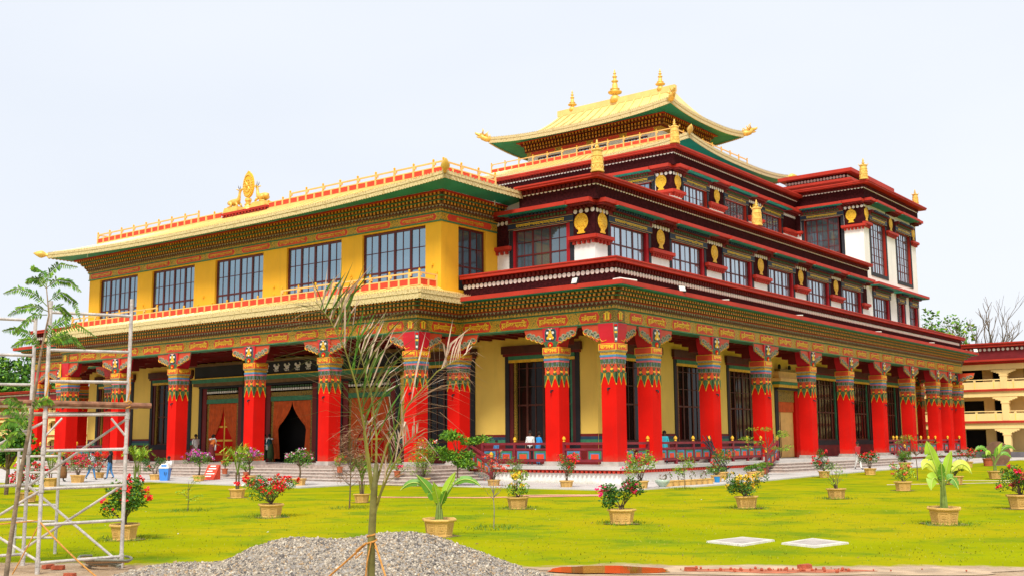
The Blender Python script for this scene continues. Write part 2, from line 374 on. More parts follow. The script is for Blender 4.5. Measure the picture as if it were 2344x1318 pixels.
for q in range(4):
    M = RZ(0, 0, 0, q * math.pi / 2); b = MB(); b.box(-.55, .55, -.615, -.60, 7.54, 7.86); mb.add(b.v, b.f, b.m, M)
NAMEPLATE = mb.mesh("nameplate", ["orange_red", "gold_paint"])
mb = MB(); tier(mb, 7.90, 8.3, .48, 0, .54); tier(mb, 8.3, 8.66, .54, 0, .58); tier(mb, 8.66, 9.05, .58, 0, .60); BLOCK = mb.mesh("capital_block", "bolster_red")
def cloud_outline(x0, x1):
    """half bracket from its inner end to its scalloped tip, local x,z"""
    p = [(x0, 9.03), (x1, 9.03), (x1 - .05, 8.86), (x1 - .13, 8.70)]
    n = 5; xs = np.linspace(x1 - .13, x0 + .12, n + 1); zs = np.linspace(8.66, 8.12, n + 1)
    for k in range(n):
        a, b, za, zb = xs[k], xs[k + 1], zs[k], zs[k + 1]
        p += [(a, za - .03), (a - .04, za - .13), ((a + b) / 2, (za + zb) / 2 - .15), (b + .05, zb - .07)]
    p.append((x0, 8.1)); return p
def bracket(left, right, reach=2.02, corner=False):
    mb = MB()
    for sg, on in ((1, right), (-1, left)):
        if not on: continue
        r = reach * on
        out = [(sg * x, z) for x, z in cloud_outline(.1 if not corner else .55, r)]
        if sg < 0: out = out[::-1]
        mb.plate(out, -.50, -.40, 0, 1)
        ed = [(sg * x, z) for x, z in cloud_outline(.1, r)][3:]
        mb.tube([(x, -.515, z) for x, z in ed], .022, 4, 2)
        for k in range(10):                                             # painted cloud curls
            t = (k + .5) / 10; x = sg * (r - .25 - t * (r - .75)); z = 8.72 - .42 * t + .10 * math.sin(k * 2.4)
            mb.lathe([(.105, 0), (.105, .02), (.07, .028)], n=8, m=1); c = len(mb.v) - 24
            for i in range(c, len(mb.v)): vx, vy, vz = mb.v[i]; mb.v[i] = (vx * 1.45 + x, -.50 - vz, vy * 1.15 + z)
            mb.lathe([(.05, 0), (.05, .04), (.02, .045)], n=6, m=3 if k % 2 else 4); c = len(mb.v) - 18
            for i in range(c, len(mb.v)): vx, vy, vz = mb.v[i]; mb.v[i] = (vx + x, -.50 - vz, vy + z)
    return mb.mesh("bracket", ["orange_red", "cloud_grey", "gold_paint", "slate_paint", "leaf_green_paint"])
BRK = {k: bracket(*k) for k in ((1, 1), (.92, 1), (1, .92))}
BRKC = {k: bracket(*k, corner=True) for k in ((.9, 0), (0, .9))}
mb = MB()
rr = [(.42 * sx * (1 if abs(z) < .25 else .8), 8.62 + z) for sx, z in ((-1, -.38), (1, -.38), (1, -.2), (1, .2), (1, .38), (-1, .38), (-1, .2), (-1, -.2))]
mb.plate(rr, -.60, -.50, 0, 1)
mb.plate([(x * .86, 8.62 + (z - 8.62) * .86) for x, z in rr], -.615, -.60, 2)
for x, z, r, m in ((0, 8.58, .17, 3), (0, 8.80, .11, 3), (-.17, 8.44, .10, 3), (.17, 8.44, .10, 3), (-.2, 8.75, .09, 4), (.2, 8.75, .09, 4), (0, 8.92, .05, 4), (0, 8.40, .07, 4), (-.06, 8.82, .03, 2), (.06, 8.82, .03, 2), (-.1, 8.98, .035, 4), (.1, 8.98, .035, 4)):
    c = len(mb.v); mb.lathe([(r, 0), (r, .03), (r * .6, .06)], n=8, m=m)
    for i in range(c, len(mb.v)): vx, vy, vz = mb.v[i]; mb.v[i] = (vx + x, -.615 - vz, vy + z)
mb.plate([(-.50, 8.24), (.50, 8.24), (.50, 8.12), (.42, 8.06), (.40, 7.92), (.22, 7.86), (-.22, 7.86), (-.40, 7.92), (-.42, 8.06), (-.50, 8.12)], -.59, -.46, 5, 1)
c = len(mb.v); mb.lathe([(.19, 0), (.19, .03), (.12, .05)], n=10, m=6)
for i in range(c, len(mb.v)): vx, vy, vz = mb.v[i]; mb.v[i] = (vx, -.59 - vz, vy * .85 + 8.05)
c = len(mb.v); mb.lathe([(.08, 0), (.08, .03), (.04, .05)], n=8, m=3)
for i in range(c, len(mb.v)): vx, vy, vz = mb.v[i]; mb.v[i] = (vx, -.62 - vz, vy + 8.0)
MEDPLATE = mb.mesh("lion_plaque", ["slate_paint", "cloud_grey", "navy", "gold_paint", "white_paint", "leaf_green_paint", "red_paint"])
mb = MB(); mb.plate([(-.13, 9.03), (.13, 9.03), (.11, 8.5), (.07, 7.95), (-.07, 7.95), (-.11, 8.5)], -.88, -.76, 0, 1)
for z, m, w_ in ((8.9, 3, .09), (8.72, 2, .07), (8.5, 1, .08), (8.3, 4, .06), (8.1, 2, .05)): mb.box(-w_, w_, -.90, -.88, z - .06, z + .06, m)
STRIP = mb.mesh("corner_strip", ["slate_paint", "gold_paint", "white_paint", "red_paint", "leaf_green_paint"])
mb = MB(); mb.box(-.10, .10, -.515, -.50, 5.33, 5.40); mb.tube([(0, -.51, 5.36), (0, -.62, 5.34), (0, -.62, 5.22)], .045, 6); LAMP = mb.mesh("bracket_lamp", "black_paint")
mb = MB()                                                               # stepped red arm from the column in towards the wall
mb.box(-.42, .42, .5, 1.75, 8.55, 9.03); mb.box(-.42, .42, .5, 1.25, 8.15, 8.55); mb.box(-.40, .40, 1.75, 2.35, 8.78, 9.03)
ARM = mb.mesh("inner_arm", "dark_red")
TW = ["यावानना", "रानवबा", "यवबवा", "मायानव"]
LET = [lettering(t, .92, .22) for t in TW]
def column(x, y, rot, kind, k=0):
    kids = [("plinth", PLINTH, []), ("leaf_trim", LEAFTRIM, []), ("capital", CAPITAL, []), ("capital_block", BLOCK, []),
            ("nameplate", NAMEPLATE, []), ("bracket_lamp", LAMP, [])]
    kids.append(("lettering", LET[k % 4], [], (0, -.617, 7.70)))
    kids.append(("lettering", LET[(k + 1) % 4], [], (.617, 0, 7.70), math.pi / 2))
    if kind == 'mid': kids += [("bracket", BRK[(1, 1)], []), ("lion_plaque", MEDPLATE, []), ("inner_arm", ARM, [])]
    if kind == 'nearL': kids += [("bracket", BRK[(.92, 1)], []), ("lion_plaque", MEDPLATE, []), ("inner_arm", ARM, [])]
    if kind == 'nearR': kids += [("bracket", BRK[(1, .92)], []), ("lion_plaque", MEDPLATE, []), ("inner_arm", ARM, [])]
    if kind == 'cor': kids += [("bracket", BRKC[(.9, 0)], []), ("bracket", BRKC[(0, .9)], [], (0, 0, 0), math.pi / 2), ("corner_strip", STRIP, [], (0, 0, 0), math.pi / 4)]
    if kind == 'corl': kids += [("bracket", BRKC[(0, .9)], []), ("bracket", BRKC[(.9, 0)], [], (0, 0, 0), -math.pi / 2), ("corner_strip", STRIP, [], (0, 0, 0), -math.pi / 4)]
    if kind == 'inner': kids += [("bracket", BRK[(1, 1)], [])]
    return spawn(("column", SHAFT, kids), T, (x, y, 0), rot)
HR = math.pi / 2
column(0, 0, 0, 'cor', 0)
for k, y in enumerate((3.9, 11.5, 19.2, 27.1, 34.85, 42.5, 50.0, 57.5, 61.4)): column(0, y, HR, 'nearL' if k == 0 else 'mid', k + 1)
column(0, YB, 0, 'mid', 2)
column(-3.97, 0, 0, 'nearR', 0); column(XPR, 0, 0, 'inner', 1)
column(XPR, YP, 0, 'cor', 2)
for k, x in enumerate((-19.27, -26.79, -35.6, -43.05)): column(x, YP, 0, 'mid', k)
column(XPL, YP, 0, 'corl', 1); column(XPL, 0, 0, 'inner', 1); column(-58.1, 0, 0, 'mid', 2); column(XL, 0, 0, 'corl', 3)
for k, y in enumerate((3.9, 11.5, 19.2, 27.1)): column(XL, y, -HR, 'mid', k)
column(-3.97, YB, 0, 'mid', 1); column(-11.5, YB, 0, 'mid', 1)

# ---- painted beam, its panels, and the cornice above it
mb = MB(); ring(mb, MAIN, -.45, .50, 9.10, 9.80, 0, True); ring(mb, MAIN, -.45, .56, 9.04, 9.10, 1, True); ring(mb, MAIN, .0, .54, 9.80, 9.86, 1, True)
mb.build("beam", ["brocade", "trim_green"], T)
TX = ["हाॐमणिपदनंदा", "हाॐवकयामिंदा", "हाॐनमिपवरिंदा", "हाॐवमिहववादा"]
def hexpanel(w_, h_):
    mb = MB()
    for s_, m, d_ in ((1, 1, .02), (.93, 0, .035)):
        a, b = w_ / 2 * (1 - (1 - s_) * .5), h_ / 2 * s_; mb.plate([(-a, 0), (-a + .16, -b), (a - .16, -b), (a, 0), (a - .16, b), (-a + .16, b)], -d_, 0, m)
    return mb.mesh("beam_panel", ["panel_red", "gold_paint"])
HP = hexpanel(2.38, .64); HPS = hexpanel(1.5, .64)
LT = [lettering(t, 1.95, .50) for t in TX]; LTS = [lettering("नॐसवबानं", 1.05, .40)]
def bpanel(fr, u, z=9.45, n=.50, big=True, k=0, let=None, hp=None):
    o = obj("beam_panel", hp or (HP if big else HPS), T, fr.pt(u, z, n), fr.rot)
    obj("lettering", let or (LT[k % 4] if big else LTS[0]), o, (0, -.037, 0))
FR_, FF, FP = Fr('R', 0), Fr('F', 0), Fr('F', YP)
bpanel(FR_, 1.75, big=False)
for k in range(20): bpanel(FR_, 4.04 + 3.045 * k, k=k + 1)
bpanel(FF, -1.25, big=False)
for k, x in enumerate((-3.87, -6.74, -9.69)): bpanel(FF, x, k=k)
for k in range(12): bpanel(FP, -47.1 + 2.9 * k, k=k)
bpanel(FP, -49.2, big=False); bpanel(FP, -12.9, big=False); bpanel(Fr('R', XPR), -2.0, big=True)
bpanel(FF, -52.8, k=1); bpanel(FF, -55.7, k=2); bpanel(FF, -58.6, k=3); bpanel(FF, -60.8, big=False)
mb = MB(); mb.box(-.52, .52, -.05, 0, -.33, .33, 1); mb.plate([(.28 * math.cos(a), .29 * math.sin(a)) for a in [k * math.pi / 5 for k in range(10)]], -.07, -.05, 0)
mb.box(-.16, .16, -.09, -.07, -.2, .14, 2); mb.box(-.22, .22, -.09, -.07, .14, .2, 2); mb.box(-.1, .1, -.09, -.07, .2, .27, 2); mb.box(-.03, .03, -.1, -.09, -.2, .2, 1)
EMB = mb.mesh("vase_panel", ["panel_red", "brocade_fine", "text_gold"])
for fr, u in ((FF, 0.02), (FR_, -.02), (FP, XPR + .02), (Fr('R', XPR), YP - .02), (FP, XPL), (FF, XL)): obj("vase_panel", EMB, T, fr.pt(u, 9.45, .50), fr.rot)
mb = MB()
ring(mb, MAIN, 0, .60, 9.86, 10.08, 0, True); ring(mb, MAIN, 0, .64, 10.08, 10.13, 2, True); ring(mb, MAIN, 0, .72, 10.13, 10.32, 1, True); ring(mb, MAIN, 0, .80, 10.32, 10.35, 4, True)
ring(mb, MAIN, 0, .76, 10.35, 10.54, 1, True); ring(mb, MAIN, 0, 1.06, 10.54, 10.57, 3, True); ring(mb, MAIN, 0, 1.0, 10.57, 10.73, 1, True); ring(mb, MAIN, 0, 1.30, 10.73, 10.76, 3, True); ring(mb, MAIN, 0, 1.25, 10.76, 10.90, 1, True); ring(mb, MAIN, 0, 1.6, 10.90, 10.93, 3, True)
mb.build("cornice", ["leaf_green_paint", "cornice_dark", "bracket_body", "trim_green", "orange_red"], T)
def rows(name, path, z, specs, closed=False, parent=T):
    """rows of small bracket ends: (offset0, offset1, z0, z1, width, step, material, tip material)"""
    mb = MB(); ms = []
    for o0, o1, z0, z1, wd, st, m, m2 in specs:
        for mm in (m, m2):
            if mm not in ms: ms.append(mm)
        a, b = ms.index(m), ms.index(m2)
        for x, y, rz in along(path, o0, st, closed, .1):
            k = MB(); k.box(-wd / 2, wd / 2, -(o1 - o0), .05, z + z0, z + z1, a); k.m[2] = b; mb.add(k.v, k.f, k.m, RZ(x, y, 0, rz))
    mb.build(name, ms, parent, kind="stuff")
VIS = [(0, YB), (0, 0), (XPR, 0), (XPR, YP), (XPL, YP), (XPL, 0), (XL, 0), (XL, 30)]
rows("cornice_brackets", VIS, 0, [(.76, 1.0, 10.36, 10.53, .16, .32, "bracket_body", "bracket_tip"), (1.0, 1.25, 10.58, 10.72, .16, .32, "bracket_body", "bracket_tip"), (1.25, 1.5, 10.77, 10.89, .16, .32, "bracket_body", "bracket_tip")])
def teeth(name, path, o, z0, z1, wd, st, m, up=True, half=False, parent=T, dp=.03):
    mb = MB()
    for x, y, rz in along(path, o, st, False, .1):
        k = MB()
        if half: pts = [(wd / 2 * math.cos(a), z0 + (z1 - z0) * math.sin(a)) for a in [i * math.pi / 5 for i in range(6)]]
        elif up: pts = [(-wd / 2, z0), (wd / 2, z0), (0, z1)]
        else: pts = [(-wd / 2, z1), (0, z0), (wd / 2, z1)]
        k.plate(pts, -dp, .01, 0); mb.add(k.v, k.f, k.m, RZ(x, y, 0, rz))
    mb.build(name, m, parent, kind="stuff")
teeth("scallop_row", VIS, .60, 9.88, 10.06, .26, .27, "scallop_gold", half=True)
teeth("triangle_row", VIS, .72, 10.15, 10.30, .22, .30, "cloud_grey", up=False)
# red eaves and parapet of the main storey
for P_ in (RIGHT, LEFT):
    mb = MB(); ring(mb, P_, .3, 1.86, 10.95, 10.99, 0); ring(mb, P_, .3, 1.92, 10.99, 11.36, 1, z1o=11.25); mb.build("red_eaves", ["soffit_green", "cope_red"], T)
    mb = MB(); ring(mb, P_, -.3, .55, 11.2, 12.22, 0); ring(mb, P_, -.3, .62, 12.22, 12.50, 1); mb.build("parapet_frieze", ["maroon", "ledge_red"], T)
    mb = MB(); ring(mb, P_, -.4, .95, 12.50, 12.70, 0); ring(mb, P_, -.4, 1.0, 12.70, 12.86, 0, z1o=12.78); mb.build("coping", "cope_red", T)
    rows("coping_dentils", P_ if P_ is LEFT else P_[1:], 0, [(.62, .74, 12.26, 12.46, .16, .33, "ledge_red", "ledge_red")])
    for x, y, rz in along(P_ if P_ is LEFT else P_[1:], .55, .335): DISCS.append(((x, y, 12.06), rz))
mb = MB(); mb.box(XL, -.3, .3, YB, 12.2, 12.35); mb.box(XPL, XPR, YP, .5, 11.0, 11.15); mb.build("flat_roof", "stone_grey", T)
mb = MB(); mb.box(XL + .3, -.3, .3, 3.0, 9.06, 9.12); mb.box(-3.1, -.3, 3.0, YB, 9.06, 9.12); mb.box(XPL, XPR, YP + .3, .3, 9.06, 9.12); mb.box(XL + .3, -58.9, 3.0, YB, 9.06, 9.12)
for k in range(60): mb.box(-3.0, -.4, .8 + k * 1.08, .98 + k * 1.08, 8.94, 9.06, 0)
for k in range(57): mb.box(XL + 1 + k * 1.08, XL + 1.18 + k * 1.08, -3.4 if XPL < XL + 1 + k * 1.08 < XPR - .5 else .5, 2.9, 8.94, 9.06, 0)
mb.build("veranda_ceiling", "dark_red", T)

# ---- windows
def win(w_, h_, cols, rows_, fw=.09, mw=.05, deep=.05, gm="glass_sky", single=False, muntin=True, frame="frame_maroon"):
    """frame with cols sashes, rows_ = list of row heights from the bottom (fractions); every sash light is a pane"""
    mb = MB(); hs = np.cumsum([0] + list(rows_)); hs = hs / hs[-1] * h_; kids = []
    mb.box(-w_ / 2, w_ / 2, -deep, deep, 0, fw); mb.box(-w_ / 2, w_ / 2, -deep, deep, h_ - fw, h_)
    cw = w_ / cols
    for c in range(cols + 1):
        x = -w_ / 2 + c * cw; mb.box(x - (fw * .6 if 0 < c < cols else 0) - (fw if c == cols else 0), x + (fw * .6 if 0 < c < cols else 0) + (fw if c == 0 else 0), -deep - .004, deep, fw, h_ - fw)
    for r in range(1, len(hs) - 1):
        thick = mw if r != 1 else fw * .9
        mb.box(-w_ / 2 + fw, w_ / 2 - fw, -deep * .8, deep * .8, hs[r] - thick / 2, hs[r] + thick / 2)
    if muntin:
        for c in range(cols):
            x = -w_ / 2 + (c + .5) * cw; mb.box(x - mw / 2, x + mw / 2, -deep * .7, deep * .7, fw, h_ - fw)
    me = mb.mesh("window", frame)
    if single:
        g = MB(); g.box(-w_ / 2 + .02, w_ / 2 - .02, .0, .02, .02, h_ - .02); kids.append(("glass", g.mesh("glass", gm), []))
    else:
        n2 = 2 if muntin else 1
        for r in range(len(hs) - 1):
            g = MB(); pw = cw / n2 - mw * .8; g.box(-pw / 2, pw / 2, -.006, .006, hs[r] + .03, hs[r + 1] - .03); pm = g.mesh("pane", gm)
            for c in range(cols * n2): kids.append(("pane", pm, [], (-w_ / 2 + (c + .5) * cw / n2, .0, 0)))
    return ("window", me, kids)
def put(tree, fr, u, z, n, **kw): return spawn(tree, T, fr.pt(u, z, n), fr.rot, **kw)
# ---- ground floor wall, its openings
WR, WF = Fr('R', -3.1), Fr('F', 3.0)
gw = [(4.9, 10.1), (12.6, 17.8), (20.3, 25.5), (36.0, 41.2), (43.7, 48.9), (51.4, 56.6)]
fw_ = [(-9.9, -4.7), (-18.3, -13.1), (-49.1, -43.9), (-57.5, -52.3)]
drs = [(-25.4, -20.0), (-34.05, -28.15), (-42.1, -36.9)]
def dado(mb, fr, spans):
    for a, b in spans:
        fr.box(mb, a, b, 1.0, 2.32, 0, .03, 0); fr.box(mb, a, b, 2.32, 2.52, 0, .034, 2); fr.box(mb, a, b, 2.52, 2.70, 0, .034, 1); fr.box(mb, a, b, 2.70, 2.86, 0, .03, 0)
def gaps(u0, u1, holes, e=.32):
    r = []; u = u0
    for a, b in sorted(holes): r.append((u, a - e)); u = b + e
    r.append((u, u1)); return [x for x in r if x[1] - x[0] > .05]
mb = MB(); WR.wall(mb, 3.0, 62.0, 1.0, 9.1, [(a, b, 2.35, 8.0) for a, b in gw] + [(28.3, 32.7, 1.0, 6.3)], .3, 0, 1)
WF.wall(mb, -59.0, -3.1, 1.0, 9.1, [(a, b, 2.35, 8.0) for a, b in fw_] + [(a, b, 1.0, 6.9) for a, b in drs], .3, 0, 1)
mb.box(-59.0, -3.2, 62.0, 62.2, 1.0, 9.1); mb.box(-59.2, -59.0, 3.0, 62.0, 1.0, 9.1)
mb.build("wall", ["wall_yellow", "frame_maroon"], T)
for fr, sp_ in ((WR, gaps(3.03, 62.0, gw + [(27.9, 33.1)])), (WF, gaps(-59, -3.1, fw_ + drs))):
    for s_ in sp_: mb = MB(); dado(mb, fr, [s_]); mb.build("dado", ["dark_red", "dado_blue", "trim_green"], T)
for fr, L_ in ((WR, gw), (WF, fw_)):
    for a, b in L_: mb = MB(); fr.box(mb, a - .32, b + .32, 1.0, 1.95, 0, .028); mb.build("dado", "dark_red", T)
GWIN = win(5.2, 5.65, 4, [2.0, 1.0, 1.0, .8], .12, .05, .06, "glass_dark", single=True, frame="wood_dark")
def surround(fr, a, b):
    mb = MB(); e = .32
    for s_ in (a - e, b): fr.box(mb, s_, s_ + e, 1.95, 8.02, 0, .06, 0)
    fr.box(mb, a - e, b + e, 1.95, 2.35, .0, .062, 0)
    fr.box(mb, a - e - .2, b + e + .2, 8.02, 8.52, 0, .22, 1); fr.box(mb, a - e - .1, b + e + .1, 7.86, 8.02, 0, .16, 2); fr.box(mb, a, b, 7.62, 7.86, -.1, .12, 3); fr.box(mb, a, b, 7.44, 7.62, -.1, .09, 4)
    fr.box(mb, a, a + .28, 2.35, 7.6, -.28, -.02, 5); fr.box(mb, a + .30, a + .48, 2.35, 7.6, -.28, -.1, 6); fr.box(mb, b - .28, b, 2.35, 7.6, -.28, -.02, 5); fr.box(mb, b - .5, b - .32, 2.35, 7.6, -.28, -.14, 3)
    mb.build("window_surround", ["black_paint", "wood_dark", "dark_red", "trim_green", "gold_paint", "frame_maroon", "brocade_fine"], T)
for fr, L_ in ((WR, gw), (WF, fw_)):
    for a, b in L_: put(GWIN, fr, (a + b) / 2, 2.35, -.24); surround(fr, a, b)
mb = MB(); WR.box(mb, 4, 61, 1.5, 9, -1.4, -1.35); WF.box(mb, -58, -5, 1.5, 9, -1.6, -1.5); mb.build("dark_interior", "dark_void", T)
# doors
def door(fr, a, b, top, curtains, big=True):
    m = (a + b) / 2; w_ = b - a; mb = MB()
    for s_ in (a - .38, b): fr.box(mb, s_, s_ + .38, 1.0, top, 0, .10, 0)
    fr.box(mb, a, a + .55, 1.0, top - .02, -.3, .02, 1); fr.box(mb, b - .55, b, 1.0, top - .02, -.3, .02, 1)
    fr.box(mb, a + .55, a + .85, 1.0, top - .9, -.3, -.08, 2); fr.box(mb, b - .85, b - .55, 1.0, top - .9, -.3, -.08, 2)
    fr.box(mb, a + .55, b - .55, top - .9, top - .55, -.3, -.05, 2); fr.box(mb, a + .55, b - .55, top - 1.25, top - .9, -.25, .0, 3)
    fr.box(mb, a - .38, b + .38, top, top + .16, 0, .16, 0)
    if big:
        fr.box(mb, a - .6, b + .6, top + .16, top + .42, 0, .55, 4); fr.box(mb, a - .7, b + .7, top + .42, top + .72, 0, .62, 3)
        fr.box(mb, a - .8, b + .8, top + .72, top + .80, 0, .70, 5); fr.box(mb, a - .5, b + .5, top + .80, top + 1.75, 0, .50, 6); fr.box(mb, a - .9, b + .9, top + 1.75, top + 1.95, 0, .8, 4)
    o = mb.build("door", ["black_paint", "dark_red", "brocade_fine", "trim_green", "wood_brown", "gold_paint", "black_paint"], T)
    d_ = MB()
    for k in range(int((w_ - 1.1) / .28)):
        for z, mm in ((top - .35, 0), (top - .15, 1)): fr.box(d_, a + .6 + k * .28, a + .76 + k * .28, z - .08, z + .08, -.12, .03, mm)
    d_.build("door_dentils", ["white_paint", "leaf_green_paint"], o, kind="stuff")
    l = MB()
    for s_ in (-1, 1):
        x0, x1 = (m - (w_ / 2 - .85), m - .02) if s_ < 0 else (m + .02, m + (w_ / 2 - .85))
        if curtains == 'open': x0, x1 = (x0, x0 + .08) if s_ < 0 else (x1 - .08, x1)
        fr.box(l, x0, x1, 1.02, top - 1.25, -.28, -.22, 0)
        if curtains != 'open':
            for z in (1.5, 2.6, 3.7): fr.box(l, x0 + .05, x1 - .05, z, z + .14, -.22, -.2, 1)
            fr.box(l, x0 + .02, x0 + .16, 1.05, top - 1.3, -.22, -.198, 1)
    l.build("door_leaf", ["red_paint", "gold_paint"], o)
    for s_ in (-1, 1):                                                   # curtain gathered to the side, with folds
        c = MB(); W = w_ / 2 - .8; nz, nu = 14, 16; e0 = m + s_ * W; zt = top - 1.28; zl = 1.3 if curtains != 'open' else 1.25
        grid = []
        for i in range(nz + 1):
            t = i / nz; z = zt + (zl - zt) * t
            tie = .70 if curtains != 'open' else .46
            wd = W * (1.0 - .93 * min(1, t / tie) ** (2.0 if curtains != 'open' else 1.7) * .82) if t < tie else W * (.24 + .14 * (t - tie) / (1 - tie))
            for j in range(nu + 1):
                s2 = j / nu; u = e0 - s_ * wd * s2; n = -.10 + .05 * math.sin(s2 * 22 + t * 2) * (1 - .3 * t)
                grid.append(fr.pt(u, z, n))
        b = len(c.v); c.v += grid
        for i in range(nz):
            for j in range(nu): k = b + i * (nu + 1) + j; c.f.append((k, k + 1, k + nu + 2, k + nu + 1)); c.m.append(0)
        c.build("curtain", "curtain", o, smooth=True)
    return o
d1 = door(WF, *drs[2], 6.9, 'drawn'); d2 = door(WF, *drs[1], 6.9, 'open'); d3 = door(WF, *drs[0], 6.9, 'drawn')
for a, b in drs:                                                        # white lions painted on the board over each door
    n_ = 5
    for k in range(n_):
        lm = MB(); u = a - .1 + (b - a + .2) * (k + .5) / n_
        for du, dz, r in ((0, .02, .17), (.14, .04, .15), (-.2, .2, .13), (.30, .2, .08), (.24, .30, .06), (-.14, -.2, .07), (.02, -.22, .06), (.2, -.2, .07), (-.26, -.1, .05)):
            c = len(lm.v); lm.lathe([(r, 0), (r, .02), (r * .6, .05)], n=7)
            for i in range(c, len(lm.v)): vx, vy, vz = lm.v[i]; lm.v[i] = WF.pt(u + du + vx, 8.15 + dz + vy, .50 + vz)
        if a == drs[1][0]: lm.build("painted_lion", "white_paint", d2)
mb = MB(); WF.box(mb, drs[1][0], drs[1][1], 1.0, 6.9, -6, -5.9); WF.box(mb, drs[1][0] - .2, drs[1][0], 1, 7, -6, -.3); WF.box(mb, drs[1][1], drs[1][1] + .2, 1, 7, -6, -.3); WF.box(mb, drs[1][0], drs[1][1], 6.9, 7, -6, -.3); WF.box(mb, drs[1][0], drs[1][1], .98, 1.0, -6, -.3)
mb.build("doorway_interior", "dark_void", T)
# side door with little pedimented roof
mb = MB(); a, b = 28.3, 32.7
for s_ in (a - .3, b): WR.box(mb, s_, s_ + .3, 1.0, 6.32, 0, .08, 0)
WR.box(mb, a, a + .4, 1, 6.3, -.3, .02, 0); WR.box(mb, b - .9, b - .1, 1, 6.3, -.3, .05, 1); WR.box(mb, a - .1, b - .1, 5.4, 6.3, -.3, -.04, 3)
WR.box(mb, a - .35, b + .35, 6.32, 6.5, 0, .4, 0); WR.box(mb, a - .5, b + .5, 6.5, 6.72, 0, .55, 5); WR.box(mb, a - .6, b + .6, 6.72, 6.95, 0, .65, 4); WR.box(mb, a - .7, b + .7, 6.95, 7.2, 0, .78, 2); WR.box(mb, a - .3, b + .3, 7.2, 7.75, 0, .45, 2); WR.box(mb, a - .1, b + .1, 7.75, 7.95, 0, .5, 3)
for u in (a + .3, (a + b) / 2, b - .3): mb.ball(WR.pt(u, 8.1, .25), .14, 6, 0, 1.8)
sd = mb.build("side_door", ["black_paint", "red_paint", "rail_gold", "brocade_fine", "trim_green", "gold_paint"], T)
mb = MB(); WR.box(mb, a + .4, b - .9, 1.02, 5.4, -.28, -.2, 0); WR.box(mb, a + .4, b - .9, 4.6, 5.4, -.18, -.1, 1); WR.box(mb, a + 1.0, a + 1.06, 1.1, 4.6, -.2, -.17, 2); mb.build("door_leaf", ["rail_gold", "curtain", "wood_dark"], sd)

# ---- terrace railings
PW = .78
mb = MB(); mb.box(-.08, .08, -.08, .08, 0, 1.36); RPOST = mb.mesh("railing_post", "rail_maroon")
mb = MB(); mb.lathe([(.06, 1.36), (.09, 1.39), (.06, 1.43), (.115, 1.52), (.10, 1.61), (.01, 1.70)], n=8); RKNOB = mb.mesh("railing_knob", "gold_paint")
def rpanel(wd, k):
    mb = MB(); h = wd / 2
    mb.box(-h, h, -.03, .03, .36, .88, 0); mb.box(-h + .09, h - .09, -.036, -.03, .38, .84, 1 + k % 2); mb.box(-h + .19, h - .19, -.042, -.036, .38, .74, 2 - k % 2); mb.box(-h + .27, h - .27, -.048, -.042, .38, .66, 3 + k % 2)
    return mb.mesh("railing_panel", ["rail_maroon", "stripe_blue", "trim_green", "orange_red", "panel_red"])
RPAN = {k: rpanel(1.06, k) for k in (0, 1)}
def railing(fr, u0, u1, n=.15, post=2.4):
    t = MB(); fr.box(t, u0, u1, 2.20, 2.34, n - .07, n + .07); fr.box(t, u0, u1, 1.88, 2.0, n - .06, n + .06); fr.box(t, u0, u1, 1.22, 1.36, n - .06, n + .06)
    r = t.build("railing", "rail_maroon", T); c = max(1, round((u1 - u0) / post)); st = (u1 - u0) / c
    for k in range(c + 1):
        p_ = obj("railing_post", RPOST, r, fr.pt(min(max(u0 + k * st, u0 + .06), u1 - .06), 1.0, n), fr.rot)
        obj("railing_knob", RKNOB, r, fr.pt(min(max(u0 + k * st, u0 + .06), u1 - .06), 1.0, n), fr.rot)
    n2 = c * 2
    for k in range(n2): obj("railing_panel", RPAN[k % 2], r, fr.pt(u0 + (k + .5) * (u1 - u0) / n2, 1.0, n), fr.rot)
ys = [0, 3.9, 11.5, 19.2]
for a, b in zip(ys, ys[1:]): railing(FR_, a + .5, min(b - .5, 18.5))
for a, b in ((42.5, 50), (50, 57.5), (57.5, 61.4), (61.4, YB)): railing(FR_, a + .5, b - .5)
railing(FF, -3.47, -.5); railing(FF, -9.6, -4.47); railing(FF, -57.6, -51.2); railing(FF, -61.6, -58.6)
